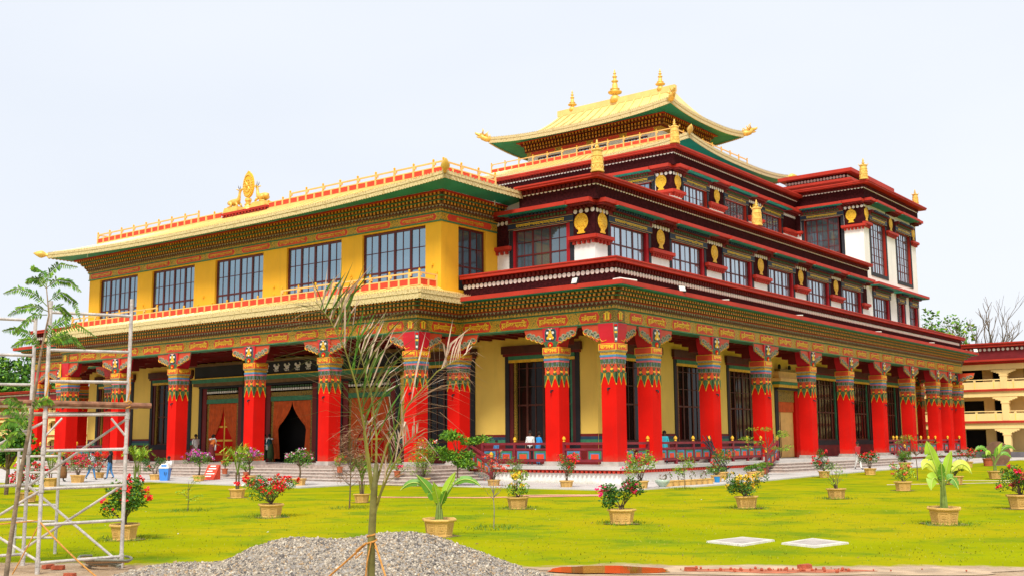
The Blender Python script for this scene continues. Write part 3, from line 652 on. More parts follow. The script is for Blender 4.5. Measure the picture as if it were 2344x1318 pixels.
def slope_rail(p0, p1, rot):
    """sloped balustrade beside a flight"""
    d_ = (Vector(p1) - Vector(p0)); n_ = 3; mb = MB(); t = Vector((0, 0, 1))
    sd_ = Vector((d_.y, -d_.x, 0)).normalized() * .05
    for z0, z1, m in ((1.2, 1.34, 0), (.88, 1.0, 0), (.22, .36, 0), (.36, .88, 1)):
        s2 = sd_ * (.6 if m else 1)
        A, B = Vector(p0), Vector(p1)
        mb.hexa([A - s2 + t * z0, B - s2 + t * z0, B + s2 + t * z0, A + s2 + t * z0, A - s2 + t * z1, B - s2 + t * z1, B + s2 + t * z1, A + s2 + t * z1], m)
    for k in range(n_):
        A = Vector(p0) + d_ * ((k + .2) / n_); B = Vector(p0) + d_ * ((k + .8) / n_); s2 = sd_ * .75
        mb.hexa([A - s2 + t * .38, B - s2 + t * .38, B + s2 + t * .38, A + s2 + t * .38, A - s2 + t * .82, B - s2 + t * .82, B + s2 + t * .82, A + s2 + t * .82], 2 + k % 2)
        A = Vector(p0) + d_ * ((k + .32) / n_); B = Vector(p0) + d_ * ((k + .68) / n_); s2 = sd_ * .9
        mb.hexa([A - s2 + t * .38, B - s2 + t * .38, B + s2 + t * .38, A + s2 + t * .38, A - s2 + t * .68, B - s2 + t * .68, B + s2 + t * .68, A + s2 + t * .68], 4)
    r = mb.build("stair_railing", ["rail_maroon", "dark_red", "stripe_blue", "trim_green", "orange_red"], T)
    for k in (0, 1): obj("railing_post", RPOST, r, tuple(Vector(p0) + d_ * k), rot); obj("railing_knob", RKNOB, r, tuple(Vector(p0) + d_ * k), rot)
slope_rail((-9.7, -1.35, 1.0), (-7.9, -1.35, .12), 0); slope_rail((1.3, 18.6, 1.0), (1.3, 16.8, .2), HR); slope_rail((1.3, 42.7, 1.0), (1.3, 44.6, .25), HR)

# ================================================================ UPPER STOREYS
# ---- yellow storey over the porch
YX0, YX1, YYF = -50.5, -10.83, -2.6
FY, FYR = Fr('F', YYF), Fr('R', YX1)
ywin = [(-48.94, -43.5), (-41.5, -36.0), (-33.44, -27.9), (-25.36, -19.8), (-17.8, -12.15)]
mb = MB(); FY.wall(mb, YX0, YX1, 11.0, 16.05, [(a, b, 11.9, 15.97) for a, b in ywin], .28); FYR.wall(mb, YYF, 3.0, 11.0, 16.05, [(-.95, 1.75, 11.9, 15.97)], .28)
mb.box(YX0, YX0 + .1, YYF + .02, 3, 11, 16.05)
mb.build("yellow_wall", ["deep_yellow"], T)
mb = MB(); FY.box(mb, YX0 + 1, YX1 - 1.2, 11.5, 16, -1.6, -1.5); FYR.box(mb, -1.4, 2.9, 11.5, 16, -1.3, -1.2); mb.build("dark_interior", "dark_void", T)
YWIN = {}
for a, b in ywin:
    k = round(b - a, 1)
    if k not in YWIN: YWIN[k] = win(b - a, 4.05, 4, [1.35, 1.3, 1.25], .14, .038, .06)
    put(YWIN[k], FY, (a + b) / 2, 11.9, -.22)
put(win(2.7, 4.05, 2, [1.5, 1.2, 1.2], .13, .05, .06, "glass_mid"), FYR, .4, 11.9, -.22)
for u in (-49.8, -42.5, -34.7, -26.6, -18.8, -11.5): mb = MB(); FY.box(mb, u - .06, u + .06, 13.3, 13.42, 0, .12); mb.build("small_wall_lamp", "deep_yellow", T)
YPATH = [(YX1, 2.9), (YX1, YYF), (YX0, YYF), (YX0, 2.9)]
mb = MB(); ring(mb, YPATH, -.2, .05, 16.12, 16.60, 0); ring(mb, YPATH, -.2, .09, 16.05, 16.12, 1); ring(mb, YPATH, -.2, .09, 16.60, 16.66, 1)
ring(mb, YPATH, -.2, .12, 16.660, 16.854, 2); ring(mb, YPATH, -.2, .20, 16.854, 16.906, 3); ring(mb, YPATH, -.2, .24, 16.906, 17.047, 4); ring(mb, YPATH, -.2, .32, 17.047, 17.074, 3); ring(mb, YPATH, -.2, .26, 17.074, 17.276, 4); ring(mb, YPATH, -.2, .50, 17.276, 17.311, 1); ring(mb, YPATH, -.2, .44, 17.311, 17.487, 4); ring(mb, YPATH, -.2, .72, 17.487, 17.522, 1); ring(mb, YPATH, -.2, .66, 17.522, 17.690, 4); ring(mb, YPATH, -.2, .98, 17.690, 17.786, 5)
mb.build("upper_cornice", ["brocade", "trim_green", "leaf_green_paint", "bracket_body", "cornice_dark", "cope_red"], T)
rows("upper_cornice_brackets", YPATH, 0, [(.26, .44, 17.091, 17.267, .16, .33, "bracket_body", "bracket_tip"), (.44, .66, 17.320, 17.478, .16, .33, "bracket_body", "bracket_tip"), (.66, .88, 17.531, 17.681, .16, .33, "bracket_body", "bracket_tip")])
teeth("scallop_row", YPATH, .12, 16.678, 16.836, .27, .28, "scallop_gold", half=True); teeth("triangle_row", YPATH, .24, 16.915, 17.047, .22, .3, "cloud_grey", up=False)
YP = hexpanel(3.3, .44); YLT = [lettering(t, 2.7, .30, "gold_paint") for t in ("नानवमहानववायाडावानममिन", "वानदतानयाङपाममावावेगे", "रावमदतमवदतवावतावमता", "नीनदाममगडनाया वादावंमिन")]
for k in range(10): bpanel(FY, -48.65 + 3.99 * k, 16.36, .05, k=k, let=YLT[k % 4], hp=YP)
bpanel(FYR, .1, 16.36, .05, let=YLT[3], hp=hexpanel(4.6, .44))

def hip(mb, x0, x1, y0, y1, zo, xi0, xi1, yi0, yi1, zi, back=True, m=0, n=6, sag=0., curve=1.0, up=0., flat_sides=False):
    """curved roof skirt from outer rectangle at zo to inner rectangle at zi; corners lifted by up; returns the eave heights"""
    def edge(A, B, C, D, fl=False):
        nu = 24; rowsv = []
        for i in range(n + 1):
            t = i / n; r = []
            for j in range(nu + 1):
                s_ = j / nu; P0 = Vector((A[0] + (B[0] - A[0]) * s_, A[1] + (B[1] - A[1]) * s_)); P1 = Vector((C[0] + (D[0] - C[0]) * s_, C[1] + (D[1] - C[1]) * s_))
                p = P0.lerp(P1, t); lift = up * (.92 + .08 * abs(2 * s_ - 1) if fl else abs(2 * s_ - 1) ** 2.6) * (1 - t) ** 1.5
                r.append((p.x, p.y, zo + (zi - zo) * t ** curve + lift))
            rowsv.append(r)
        b = len(mb.v); mb.v += [p for r in rowsv for p in r]
        for i in range(n):
            for j in range(nu): k = b + i * (nu + 1) + j; mb.f.append((k, k + 1, k + nu + 2, k + nu + 1)); mb.m.append(m)
        return rowsv[0]
    E = [edge((x1, y0), (x0, y0), (xi1, yi0), (xi0, yi0)), edge((x1, y1), (x1, y0), (xi1, yi1), (xi1, yi0), flat_sides), edge((x0, y0), (x0, y1), (xi0, yi0), (xi0, yi1), flat_sides)]
    if back: E.append(edge((x0, y1), (x1, y1), (xi0, yi1), (xi1, yi1)))
    return E
def fascia(parent, E, h, th=.10, soff=None, name="fascia", crest=True, crest_h=.12):
    """gilded eave board hanging from an eave line, with a toothed crest and the green soffit behind it"""
    mb = MB(); cr = MB()
    for line in E:
        for i in range(len(line) - 1):
            a, b = Vector(line[i]), Vector(line[i + 1]); d_ = (b - a).normalized(); nrm = Vector((-d_.y, d_.x, 0)).normalized()
            o = nrm * th
            mb.hexa([a - Vector((0, 0, h)), b - Vector((0, 0, h)), b + o - Vector((0, 0, h)), a + o - Vector((0, 0, h)), a + Vector((0, 0, .02)), b + Vector((0, 0, .02)), b + o + Vector((0, 0, .02)), a + o + Vector((0, 0, .02))], 0)
            mb.hexa([a - Vector((0, 0, h * .42)), b - Vector((0, 0, h * .42)), b + o * 1.35 - Vector((0, 0, h * .42)), a + o * 1.35 - Vector((0, 0, h * .42)), a - Vector((0, 0, h * .34)), b - Vector((0, 0, h * .34)), b + o * 1.35 - Vector((0, 0, h * .34)), a + o * 1.35 - Vector((0, 0, h * .34))], 0)
            if crest:
                c = max(1, int((b - a).length / .22))
                for k in range(c):
                    p0 = a.lerp(b, k / c); p1 = a.lerp(b, (k + .8) / c); q = (p0 + p1) / 2
                    cr.q([p0 + o, p1 + o, q + o * 1.2 + Vector((0, 0, crest_h))])
                    cr.q([p0 + o * 1.02 - Vector((0, 0, h)), q + o * 1.1 - Vector((0, 0, h + .06)), p1 + o * 1.02 - Vector((0, 0, h))])
    f = mb.build(name, "fascia", parent)
    if crest: cr.build("fascia_crest", "fascia", f, kind="stuff")
    return f
def seams(parent, segs, wd=.07, hh=.07, name="roof_seam"):
    mb = MB(); mb.hexa([(-wd, 0, 0), (wd, 0, 0), (wd, 1, 0), (-wd, 1, 0), (-wd * .6, 0, hh), (wd * .6, 0, hh), (wd * .6, 1, hh), (-wd * .6, 1, hh)])
    me = mb.mesh(name, "roof_gold")
    for a, b in segs:
        d_ = Vector(b) - Vector(a); o = obj(name, me, parent, a, rot=d_.to_track_quat('Y', 'Z').to_euler(), scale=(1, d_.length, 1))
# roof rails: base wall of red panels between gold stiles, with an open handrail on the longer runs
def roof_rail(parent, segs, z, knob=.09, pan=.86, hp=.50, hr=.84, indiv=True):
    mb = MB(); pm = MB(); pm.box(-pan * .38, pan * .38, -.03, .03, .05, hp - .06); pme = pm.mesh("rail_panel", "panel_red")
    km = MB(); km.lathe([(.05, 0), (.05, .04), (.085, .06), (.06, .09), (.085, .14), (.05, .18), (.01, .21)], n=7); kme = km.mesh("rail_knob", "gold_paint")
    base = obj("roof_rail", None, parent)
    for (x0, y0), (x1, y1), openrail in segs:
        l = math.hypot(x1 - x0, y1 - y0); n = max(1, round(l / pan)); rot = math.atan2(y1 - y0, x1 - x0); M = RZ(x0, y0, z, rot)
        k = MB(); k.box(.075, l - .075, -.05, .05, 0, .06); k.box(.075, l - .075, -.05, .05, hp - .07, hp)
        for i in range(0 if openrail else 1, n + 1 if openrail else n): k.box(l * i / n - .07, l * i / n + .07, -.06, .06, .0 if i in (0, n) else .06, hp + .004 if i in (0, n) else hp - .07)
        if openrail:
            k.box(.06, l - .06, -.05, .05, hr - .09, hr)
            for i in sorted({*range(0, n + 1, 2), n}): k.box(l * i / n - .06, l * i / n + .06, -.055, .055, hp + .004, hr + .003)
            for i in range(0, n, 2): k.box(l * i / n + .06, l * i / n + .2, -.05, .05, hr - .22, hr - .09)
        mb.add(k.v, k.f, k.m, M); mb.build("rail_frame", "rail_gold", base); mb = MB()
        for i in range(n): obj("rail_panel", pme, base, tuple(M @ Vector((l * (i + .5) / n, 0, 0))), rot)
        for i in range(0, n + 1, 2): obj("rail_knob", kme, base, tuple(M @ Vector((l * i / n, 0, hr if openrail else hp))), rot)
    return base
# upper porch roof
UR = obj("roof", None, T)
ex0, ex1, ey0, ey1 = -53.0, -8.4, -5.0, 3.0
mb = MB(); E = hip(mb, ex0, ex1, ey0, ey1, 17.87, YX0 + .3, YX1 - .1, -2.2, ey1, 19.14, back=False, n=5, up=.53, flat_sides=True)
mb.box(YX0 + .3, YX1 - .1, -2.26, ey1, 19.0, 19.24); mb.build("roof_surface", "roof_gold", UR)
fascia(UR, E, .42, crest_h=.10)
mb = MB()
for Eg in E:
    for a, b in zip(Eg, Eg[1:]):
        i = lambda p: (min(max(p[0], YX0 - 1.0), YX1 + 1.0), max(p[1], YYF - 1.0), 17.785)
        mb.q([(a[0], a[1], a[2] - .36), (b[0], b[1], b[2] - .36), i(b), i(a)])
mb.build("soffit", "soffit_green", UR)
sg = []
for k in range(40):
    s_ = (k + .5) / 40; pts = [(ex0 + (ex1 - ex0) * s_ + ((YX0 + .3 - ex0) * (1 - s_) + (YX1 - .1 - ex1) * s_) * t, ey0 + (-2.2 - ey0) * t, 17.88 + 1.26 * t + .53 * abs(2 * s_ - 1) ** 2.6 * (1 - t) ** 1.5) for t in (.02, .4, .97)]; sg += list(zip(pts, pts[1:]))
seams(UR, sg)
roof_rail(UR, [((YX0 + .3, -2.2), (-36.25, -2.2), True), ((-36.25, -2.2), (-33.3, -2.2), False), ((-27.95, -2.2), (-25.6, -2.2), False), ((-25.6, -2.2), (-11.0, -2.2), True), ((-11.0, -2.2), (-11.0, 3.0), True), ((YX0 + .3, 2.9), (YX0 + .3, -2.2), True)], 19.24, hp=.46, hr=.80)
mb = MB(); mb.box(-33.2, -28.05, -2.28, -1.6, 19.2, 19.38, 1); mb.box(-33.22, -28.03, -2.36, -1.5, 19.38, 19.54, 0)
for k in range(14): mb.box(-33.1 + k * .37, -32.95 + k * .37, -2.34, -2.28, 19.25, 19.37, 0)
mb.build("wheel_plinth", ["cope_red", "dark_red"], T)
mb = MB(); mb.lathe([(.10, 0), (.13, .12), (.10, .2), (.16, .3), (.27, .5), (.27, .66), (.16, .92), (.02, 1.15)], n=12); BUD = mb.mesh("corner_bud", "gold_metal", True)
def bud(parent, p, az, tilt, s=1.): return obj("corner_bud", BUD, parent, p, rot=Vector((math.cos(az) * math.cos(tilt), math.sin(az) * math.cos(tilt), math.sin(tilt))).to_track_quat('Z', 'Y').to_euler(), scale=(s, s, s))
bud(UR, (ex1 - .05, ey0 + .05, 18.30), R(-45), R(35), 1.0); bud(UR, (ex0 + .05, ey0 + .05, 18.2), R(-135), R(8), 1.15)
# lower porch roof
LR = obj("roof", None, T)
mb = MB(); E = hip(mb, XPL - 1.5, -9.95, -5.5, -.9, 11.42, XPL + .3, -11.15, -4.2, -.9, 11.86, back=False, n=3)
mb.box(XPL + .3, -11.15, -4.2, -2.5, 11.6, 11.84); mb.build("roof_surface", "roof_gold", LR); fascia(LR, E, .54, crest_h=.11)
mb = MB(); mb.box(XPL - 1.46, -9.99, -5.46, -.9, 10.93, 10.96); mb.build("soffit", "soffit_green", LR)
seams(LR, [((XPL - .9 + k * 1.06, -5.4, 11.44), (XPL + .4 + k * 1.03, -4.25, 11.86)) for k in range(38)] + [((-10.05, -5.0 + k * .95, 11.44), (-11.1, -4.1 + k * .75, 11.86)) for k in range(3)])
roof_rail(LR, [((XPL + .3, -4.2), (-38.3, -4.2), True), ((-38.3, -4.2), (-23.9, -4.2), False), ((-23.9, -4.2), (-11.17, -4.2), True), ((-11.17, -4.2), (-11.17, -2.66), True)], 11.87)

# ---- red and white storeys set back above
TXT2 = [lettering(t, 3.9, .26) for t in ("रानममामंवनमदानामयायादाममा", "रानवमवगनवमवदायिावदमम")]
mb = MB(); mb.lathe([(.50, 0), (.50, .05), (.44, .09), (.40, .06), (.30, .06), (.26, .12), (.12, .15)], n=16)
for k in range(8): a = k * math.pi / 4; mb.tube([(.13 * math.cos(a), .13 * math.sin(a), .12), (.40 * math.cos(a), .40 * math.sin(a), .10)], .03, 4)
mb.box(-.27, .27, -.66, -.58, 0, .08); mb.box(-.2, .2, -.58, -.40, 0, .08); mb.box(-.08, .08, .46, .66, 0, .06)
MED = mb.mesh("medallion", "medal_gold")
for v in MED.vertices: v.co = (v.co.x, -v.co.z, v.co.y)
def storey(fr, u0, u1, zb, Z, wins, meds, piers, cans, wtop, glassm="glass_sky", far=False, zw=None, bigwin=None):
    """a storey: white wall, maroon frieze with medallions, red ledges, window surrounds and canopies. Z: ledge, eave, top"""
    zl, ze, zt = Z
    mb = MB(); hol = [(a, b, (zw or zb + .9), wtop) for a, b in wins]
    fr.wall(mb, u0, u1, zb, zt, hol, .34, 0, 1); mb.build("wall", ["white_wall", "cope_red"], T)
    for a, b in piers:
        mb = MB(); fr.box(mb, a, b, zl + .05, ze - .02, .0, .06); mb.build("maroon_pier", "maroon", T)
        mb = MB(); fr.box(mb, a - .25, b + .25, zl - .12, zl + .10, -.02, .36, 0); fr.box(mb, a - .2, b + .2, zl - .2, zl - .12, -.02, .26, 0)
        n = max(2, int((b - a) / .3))
        for k in range(n): u = a - .1 + (b - a + .2) * (k + .5) / n; fr.box(mb, u - .08, u + .08, zl - .40, zl - .2, -.02, .2, 0)
        mb.build("red_ledge", "cope_red", T)
        for k in range(max(1, int((b - a) / .34))): DISCS.append((fr.pt(a + .17 + k * (b - a - .3) / max(1, int((b - a) / .34) - 1), ze - .28, .06), fr.rot))
        mb = MB(); fr.box(mb, a - .15, b + .15, ze + .10, ze + .36, -.1, .90, 0); fr.box(mb, a - .1, b + .1, ze - .02, ze + .10, -.1, .72, 1); mb.build("pier_canopy", ["cope_red", "dark_red"], T)
        r_ = MB(); n = max(2, int((b - a) / .3))
        for k in range(n): u = a + (b - a) * (k + .5) / n; fr.box(r_, u - .08, u + .08, ze - .16, ze - .02, .05, .5, 0)
        r_.build("pier_dentils", "ledge_red", T, kind="stuff")
    for u in meds: obj("medallion", MED, T, fr.pt(u, (zl + ze) / 2 + .02, .07), fr.rot, scale=(1.06, .45, 1.12))
    for i, (a, b) in enumerate(wins):
        w_ = b - a
        mb = MB(); z0 = zw or zb + .9
        fr.box(mb, a - .30, a, z0 - .35, wtop, 0, .05, 0); fr.box(mb, b, b + .30, z0 - .35, wtop, 0, .05, 0); fr.box(mb, a, b, z0 - .35, z0, 0, .05, 0)
        fr.box(mb, a - .34, b + .34, wtop + .02, wtop + .50, -.05, .14, 1); fr.box(mb, a - .30, b + .30, wtop + .055, wtop + .075, .14, .15, 2); fr.box(mb, a - .30, b + .30, wtop + .445, wtop + .465, .14, .15, 2)
        for k in range(int(w_ / .26)): u = a + .1 + k * .26; fr.box(mb, u, u + .15, wtop + .54, wtop + .70, -.05, .28, 3)
        fr.box(mb, a - .3, b + .3, wtop + .50, wtop + .72, -.05, .18, 4)
        for k in range(int(w_ / .30)): u = a + .1 + k * .30; fr.box(mb, u, u + .16, wtop + .74, wtop + .92, -.05, .62, 1)
        fr.box(mb, a - .3, b + .3, wtop + .72, wtop + .95, -.05, .45, 4)
        if not far: fr.box(mb, a, a + .10, z0, wtop, -.3, .02, 5); fr.box(mb, b - .28, b, z0, wtop, -.3, .02, 5)
        sr = mb.build("window_surround", ["black_paint", "navy", "gold_paint", "leaf_green_paint", "dark_red", "reveal_red"], T)
        lw = min(1., (w_ - .4) / 4.4)
        o = obj("lettering", TXT2[i % 2], sr, fr.pt((a + b) / 2, wtop + .26, .152), fr.rot, scale=(lw * 1.05, 1, 1))
        key = (round(w_, 1), round(wtop - z0, 1), i < 2 and not far, glassm)
        if key not in YWIN:
            hh = wtop - z0
            cols = 3 if w_ > 3 else (2 if hh > 3 else 1)
            YWIN[key] = win(w_ - .38, hh, cols, [.8] * max(2, round(hh / 1.0)) if hh < 3 else ([1, .7, .7, 1, .7, .7]), .11, .036, .05, glassm, single=not key[2])
        put(YWIN[key], fr, (a + b) / 2 - .09, z0, -.2)
    for a, b in cans:
        mb = MB(); fr.box(mb, a, b, ze + .0, ze + .05, -.1, 1.02, 1); fr.box(mb, a, b, ze + .05, ze + .29, -.1, 1.08, 0); mb.build("canopy", ["cope_red", "soffit_green"], T)
def crown(path, z, closed=False, vis=None, d0=.5):
    """maroon frieze with white discs under a red coping; z = (bottom, discs, coping underside, top)"""
    zb, zd, zc, zt = z; mb = MB(); ring(mb, path, -.2, d0, zb, zc - .28, 0, closed); ring(mb, path, -.2, d0 + .06, zc - .28, zc, 1, closed); mb.build("parapet_frieze", ["maroon", "ledge_red"], T)
    mb = MB(); ring(mb, path, -.4, 1.02, zc, zc + .14, 0, closed); ring(mb, path, -.4, 1.08, zc + .14, zt + .05, 0, closed, z1o=zt); mb.build("coping", "cope_red", T)
    v = vis or path
    rows("coping_dentils", v, 0, [(d0 + .06, d0 + .18, zc - .25, zc - .04, .16, .33, "ledge_red", "ledge_red")])
    for x, y, rz in along(v, d0, .335): DISCS.append(((x, y, zd), rz))
L2R, L2F = Fr('R', -3.1), Fr('F', 3.0)
w2 = [(4.75, 9.4), (12.45, 17.1), (20.15, 24.8), (27.85, 32.5), (35.45, 40.1), (43.15, 47.8)]
pier2 = [(3.06, 4.45)] + [(w2[i][1] + .30, w2[i + 1][0] - .30) for i in range(5)] + [(48.1, 49.3)]
can2 = [(a - .55, b + .55) for a, b in w2] + [(49.9, 56.6), (56.9, 64.9)]
storey(L2R, 3.0, 64.7, 12.3, (14.95, 16.92, 18.0), w2 + [(51.2, 55.4), (58.0, 59.9), (61.8, 63.9)], [3.8] + [(a + b) / 2 for a, b in pier2[1:6]], pier2, can2, 16.02, "glass_pale", zw=13.6)
storey(L2F, YX1 - .2, -3.1, 12.3, (14.95, 16.92, 18.0), [(-9.5, -4.95)], [-4.05], [(-4.65, -3.05), (-10.9, -9.85)], [(-10.0, -4.6)], 16.05, "glass_mid", zw=13.5)
mb = MB(); mb.box(-58.3, YX1 - .3, 3.05, 20, 12.3, 18.0); mb.box(-58.3, -57, 3.05, 64.7, 12.3, 18); mb.box(-58, -3.5, 3.4, 64.4, 18.0, 18.15); mb.build("wall", "white_wall", T)
crown([(-3.1, 48.6), (-3.1, 3.0), (-8.6, 3.0)], (17.2, 18.2, 18.42, 18.66))
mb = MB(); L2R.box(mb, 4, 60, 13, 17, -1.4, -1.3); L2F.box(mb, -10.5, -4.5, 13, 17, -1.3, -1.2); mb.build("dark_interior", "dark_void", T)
# third storey
L3R, L3F = Fr('R', -10.0), Fr('F', 25.0)
w3 = [(26.9, 31.0), (34.4, 38.6), (42.0, 46.2)]
storey(L3R, 25.0, 49.5, 18.1, (22.75, 24.55, 25.6), w3, [25.85, 32.75, 40.3], [(25.06, 26.5), (31.4, 34.0), (39.0, 41.6), (46.6, 49.4)], [(a - .5, b + .5) for a, b in w3], 23.72, "glass_pale", zw=21.0, far=True)
storey(L3F, -51.4, -10.0, 18.1, (22.75, 24.55, 25.6), [(-15.5, -11.9), (-22.6, -18.5)], [-11.0], [(-11.5, -9.95), (-18.1, -15.9)], [(-16, -11.6), (-23, -18.2)], 23.8, zw=21.0, far=True)
mb = MB(); mb.box(-51.3, -10.4, 25.3, 60, 25.5, 25.7); mb.box(-51.4, -51.2, 25.1, 60, 18, 25.6); mb.build("flat_roof", "stone_grey", T)
crown([(-10, 49.3), (-10, 25), (-51.4, 25), (-51.4, 58)], (24.85, 25.88, 26.12, 26.38), vis=[(-10, 49), (-10, 25), (-40, 25)])
# corner tower at the back
TWR, TWF = Fr('R', -3.1), Fr('F', 49.5)
wt = [(51.2, 55.4), (58.6, 62.8)]
storey(TWR, 49.5, 64.7, 18.0, (22.95, 24.95, 26.0), wt, [50.25, 57.0, 63.9], [(49.56, 50.8), (55.8, 58.2), (63.2, 64.7)], [(a - .5, b + .5) for a, b in wt], 23.45, "glass_pale", zw=18.35, far=True)
storey(TWF, -12.0, -3.1, 18.0, (22.75, 24.85, 26.0), [(-9.05, -5.3)], [-4.25], [(-4.95, -3.04), (-11.5, -9.4)], [(-9.6, -4.8)], 23.9, "glass_mid", zw=19.5, far=True)
mb = MB(); mb.box(-12, -3.4, 64.5, 64.7, 12.3, 26); mb.box(-12, -3.4, 49.8, 64.5, 26.0, 26.2); mb.box(-12, -11.8, 49.8, 64.7, 12.3, 26.0); mb.build("wall", "white_wall", T)
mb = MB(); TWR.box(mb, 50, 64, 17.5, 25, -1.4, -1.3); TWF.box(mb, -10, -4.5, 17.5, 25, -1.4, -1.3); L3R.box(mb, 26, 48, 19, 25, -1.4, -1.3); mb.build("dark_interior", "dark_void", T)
crown([(-12.0, 64.7), (-3.1, 64.7), (-3.1, 49.5), (-12.0, 49.5)], (25.3, 26.38, 26.62, 26.88), vis=[(-3.1, 64.7), (-3.1, 49.5), (-10.4, 49.5)], d0=.3)
mb = MB(); mb.box(-12.0, -5.6, 52.5, 63.2, 26.2, 27.9, 1); mb.box(-12.4, -4.9, 51.7, 63.9, 27.9, 28.15, 0); mb.box(-12, -5.6, 52.4, 63.3, 28.15, 28.75, 1); mb.box(-12.6, -4.8, 51.6, 64.0, 28.75, 29.1, 0); mb.build("tower_top", ["cope_red", "maroon"], T)
for k in range(19): DISCS.append(((-12 + k * .34, 52.4, 28.5), 0))
for k in range(32): DISCS.append(((-5.6, 52.6 + k * .34, 28.5), HR))

# ---- golden middle roof and the pavilion above it
MR = obj("roof", None, T)
mx0, mx1, my0, my1 = -45.8, -15.6, 38.5, 61.0
mb = MB(); E = hip(mb, mx0, mx1, my0, my1, 31.0, -42.47, -18.95, 41.4, 57.9, 32.42, n=5, curve=1.15, up=.7)
mb.box(-42.5, -18.95, 41.4, 57.9, 32.3, 32.4); mb.build("roof_surface", "roof_gold", MR); fascia(MR, E, .55, .12)
mb = MB()
for Eg in E[:2]:
    for a, b in zip(Eg, Eg[1:]):
        i = lambda p: (min(max(p[0], mx0 + 3.5), mx1 - 3.5), min(max(p[1], my0 + 3.5), my1 - 3.5), 30.35)
        mb.q([(a[0], a[1], a[2] - .5), (b[0], b[1], b[2] - .5), i(b), i(a)])
mb.build("soffit", "soffit_green", MR)
mb = MB(); mb.box(-43, -18.5, 41, 58.2, 25.6, 31.2); mb.build("wall", "maroon", T)
seams(MR, [((-45 + k * 1.02, 38.7, 31.08), (-42 + k * .80, 41.35, 32.42)) for k in range(29)])
roof_rail(MR, [((-42.47, 41.4), (-18.95, 41.4), True), ((-18.95, 41.4), (-18.95, 57.9), True)], 32.42, pan=1.0, hp=.48, hr=1.05)
bud(MR, (mx1 - .1, my0 + .1, 31.5), R(-45), R(38), 1.1); bud(MR, (mx1 - .1, my1 - .1, 31.55), R(45), R(8), 1.1)
PVX0, PVX1, PVY0, PVY1 = -39.4, -22.0, 44.2, 54.2
PVF, PVR = Fr('F', PVY0), Fr('R', PVX1)
pw = [(-38.0, -34.8), (-32.6, -28.8), (-26.6, -23.6)]
mb = MB(); PVF.wall(mb, PVX0, PVX1, 32.4, 34.4, [(a, b, 32.6, 34.1) for a, b in pw], .25); PVR.wall(mb, PVY0, PVY1, 32.4, 34.4); mb.box(PVX0, PVX0 + .2, PVY0 + .02, PVY1, 32.4, 34.4); mb.build("wall", "white_wall", T)
for a, b in pw: put(win(b - a, 1.5, 4, [.7, .8], .12, .05, .05, single=True), PVF, (a + b) / 2, 32.6, -.15)
PP = [(PVX0, PVY1), (PVX1, PVY1), (PVX1, PVY0), (PVX0, PVY0)]
mb = MB(); ring(mb, PP, -.2, .08, 34.4, 34.85, 0, True); ring(mb, PP, -.2, .25, 34.85, 35.2, 1, True); ring(mb, PP, -.2, .30, 35.2, 35.6, 1, True); ring(mb, PP, -.2, .58, 35.6, 35.9, 1, True); ring(mb, PP, -.2, .95, 35.9, 36.0, 2, True); mb.build("upper_cornice", ["brocade", "dark_red", "cope_red"], T)
rows("upper_cornice_brackets", PP[1:], 0, [(.25, .5, 34.92, 35.15, .2, .42, "bracket_body", "bracket_tip"), (.30, .58, 35.25, 35.55, .2, .42, "bracket_body", "bracket_tip"), (.58, .88, 35.65, 35.9, .2, .42, "bracket_body", "bracket_tip")])
PYP = hexpanel(3.6, .38)
for k in range(4): obj("beam_panel", PYP, T, PVF.pt(-37.2 + 4.25 * k, 34.62, .08), 0)
PR = obj("roof", None, T)
px0, px1, py0, py1 = -42.5, -19.0, 41.1, 57.3
mb = MB(); E = hip(mb, px0, px1, py0, py1, 35.95, -38.3, -23.2, 49.15, 49.25, 40.2, n=14, curve=1.9, up=.62); mb.build("roof_surface", "roof_gold", PR); fascia(PR, E, .62, .12)
mb = MB()
for Eg in E:
    for a, b in zip(Eg, Eg[1:]):
        i = lambda p: (min(max(p[0], PVX0 - .9), PVX1 + .9), min(max(p[1], PVY0 - .9), PVY1 + .9), 35.99)
        mb.q([(a[0], a[1], a[2] - .5), (b[0], b[1], b[2] - .5), i(b), i(a)])
mb.build("soffit", "soffit_green", PR)
sg = []
for k in range(14):
    s_ = (k + .5) / 14; x0 = px0 + .3 + (px1 - px0 - .6) * s_; x1 = -38.3 + 15.1 * s_; pts = [(x0 + (x1 - x0) * t, py0 + (49.15 - py0) * t, 35.97 + 4.25 * t ** 1.9 + .62 * abs(2 * s_ - 1) ** 2.6 * (1 - t) ** 1.5) for t in (.02, .2, .4, .6, .8, 1.)]
    sg += list(zip(pts, pts[1:]))
seams(PR, sg, .08, .08)
mb = MB(); mb.box(-38.6, -22.9, 48.95, 49.45, 40.05, 40.75); mb.build("ridge", "roof_gold", PR)
def finial(s):
    mb = MB(); mb.lathe([(.2, -.3), (.62, -.25), (.72, .1), (.6, .45), (.35, .6), (.42, .75), (.9, .9), (.95, 1.05), (.5, 1.2), (.62, 1.3), (.66, 1.42), (.42, 1.5), (.36, 2.0), (.25, 2.2), (.45, 2.3), (.45, 2.42), (.25, 2.5), (.2, 2.8), (.33, 2.88), (.33, 2.96), (.16, 3.05), (.14, 3.25), (.22, 3.32), (.2, 3.4), (.08, 3.5), (.12, 3.6), (.02, 3.85)], n=14)
    return mb.mesh("finial", "gold_metal", True)
FIN = finial(1)
obj("finial", FIN, PR, (-30.7, 49.2, 40.55), scale=(.85, .85, .95)); obj("finial", FIN, PR, (-36.6, 49.2, 40.6), scale=(.55, .55, .62)); obj("finial", FIN, PR, (-24.8, 49.2, 40.6), scale=(.58, .58, .62))
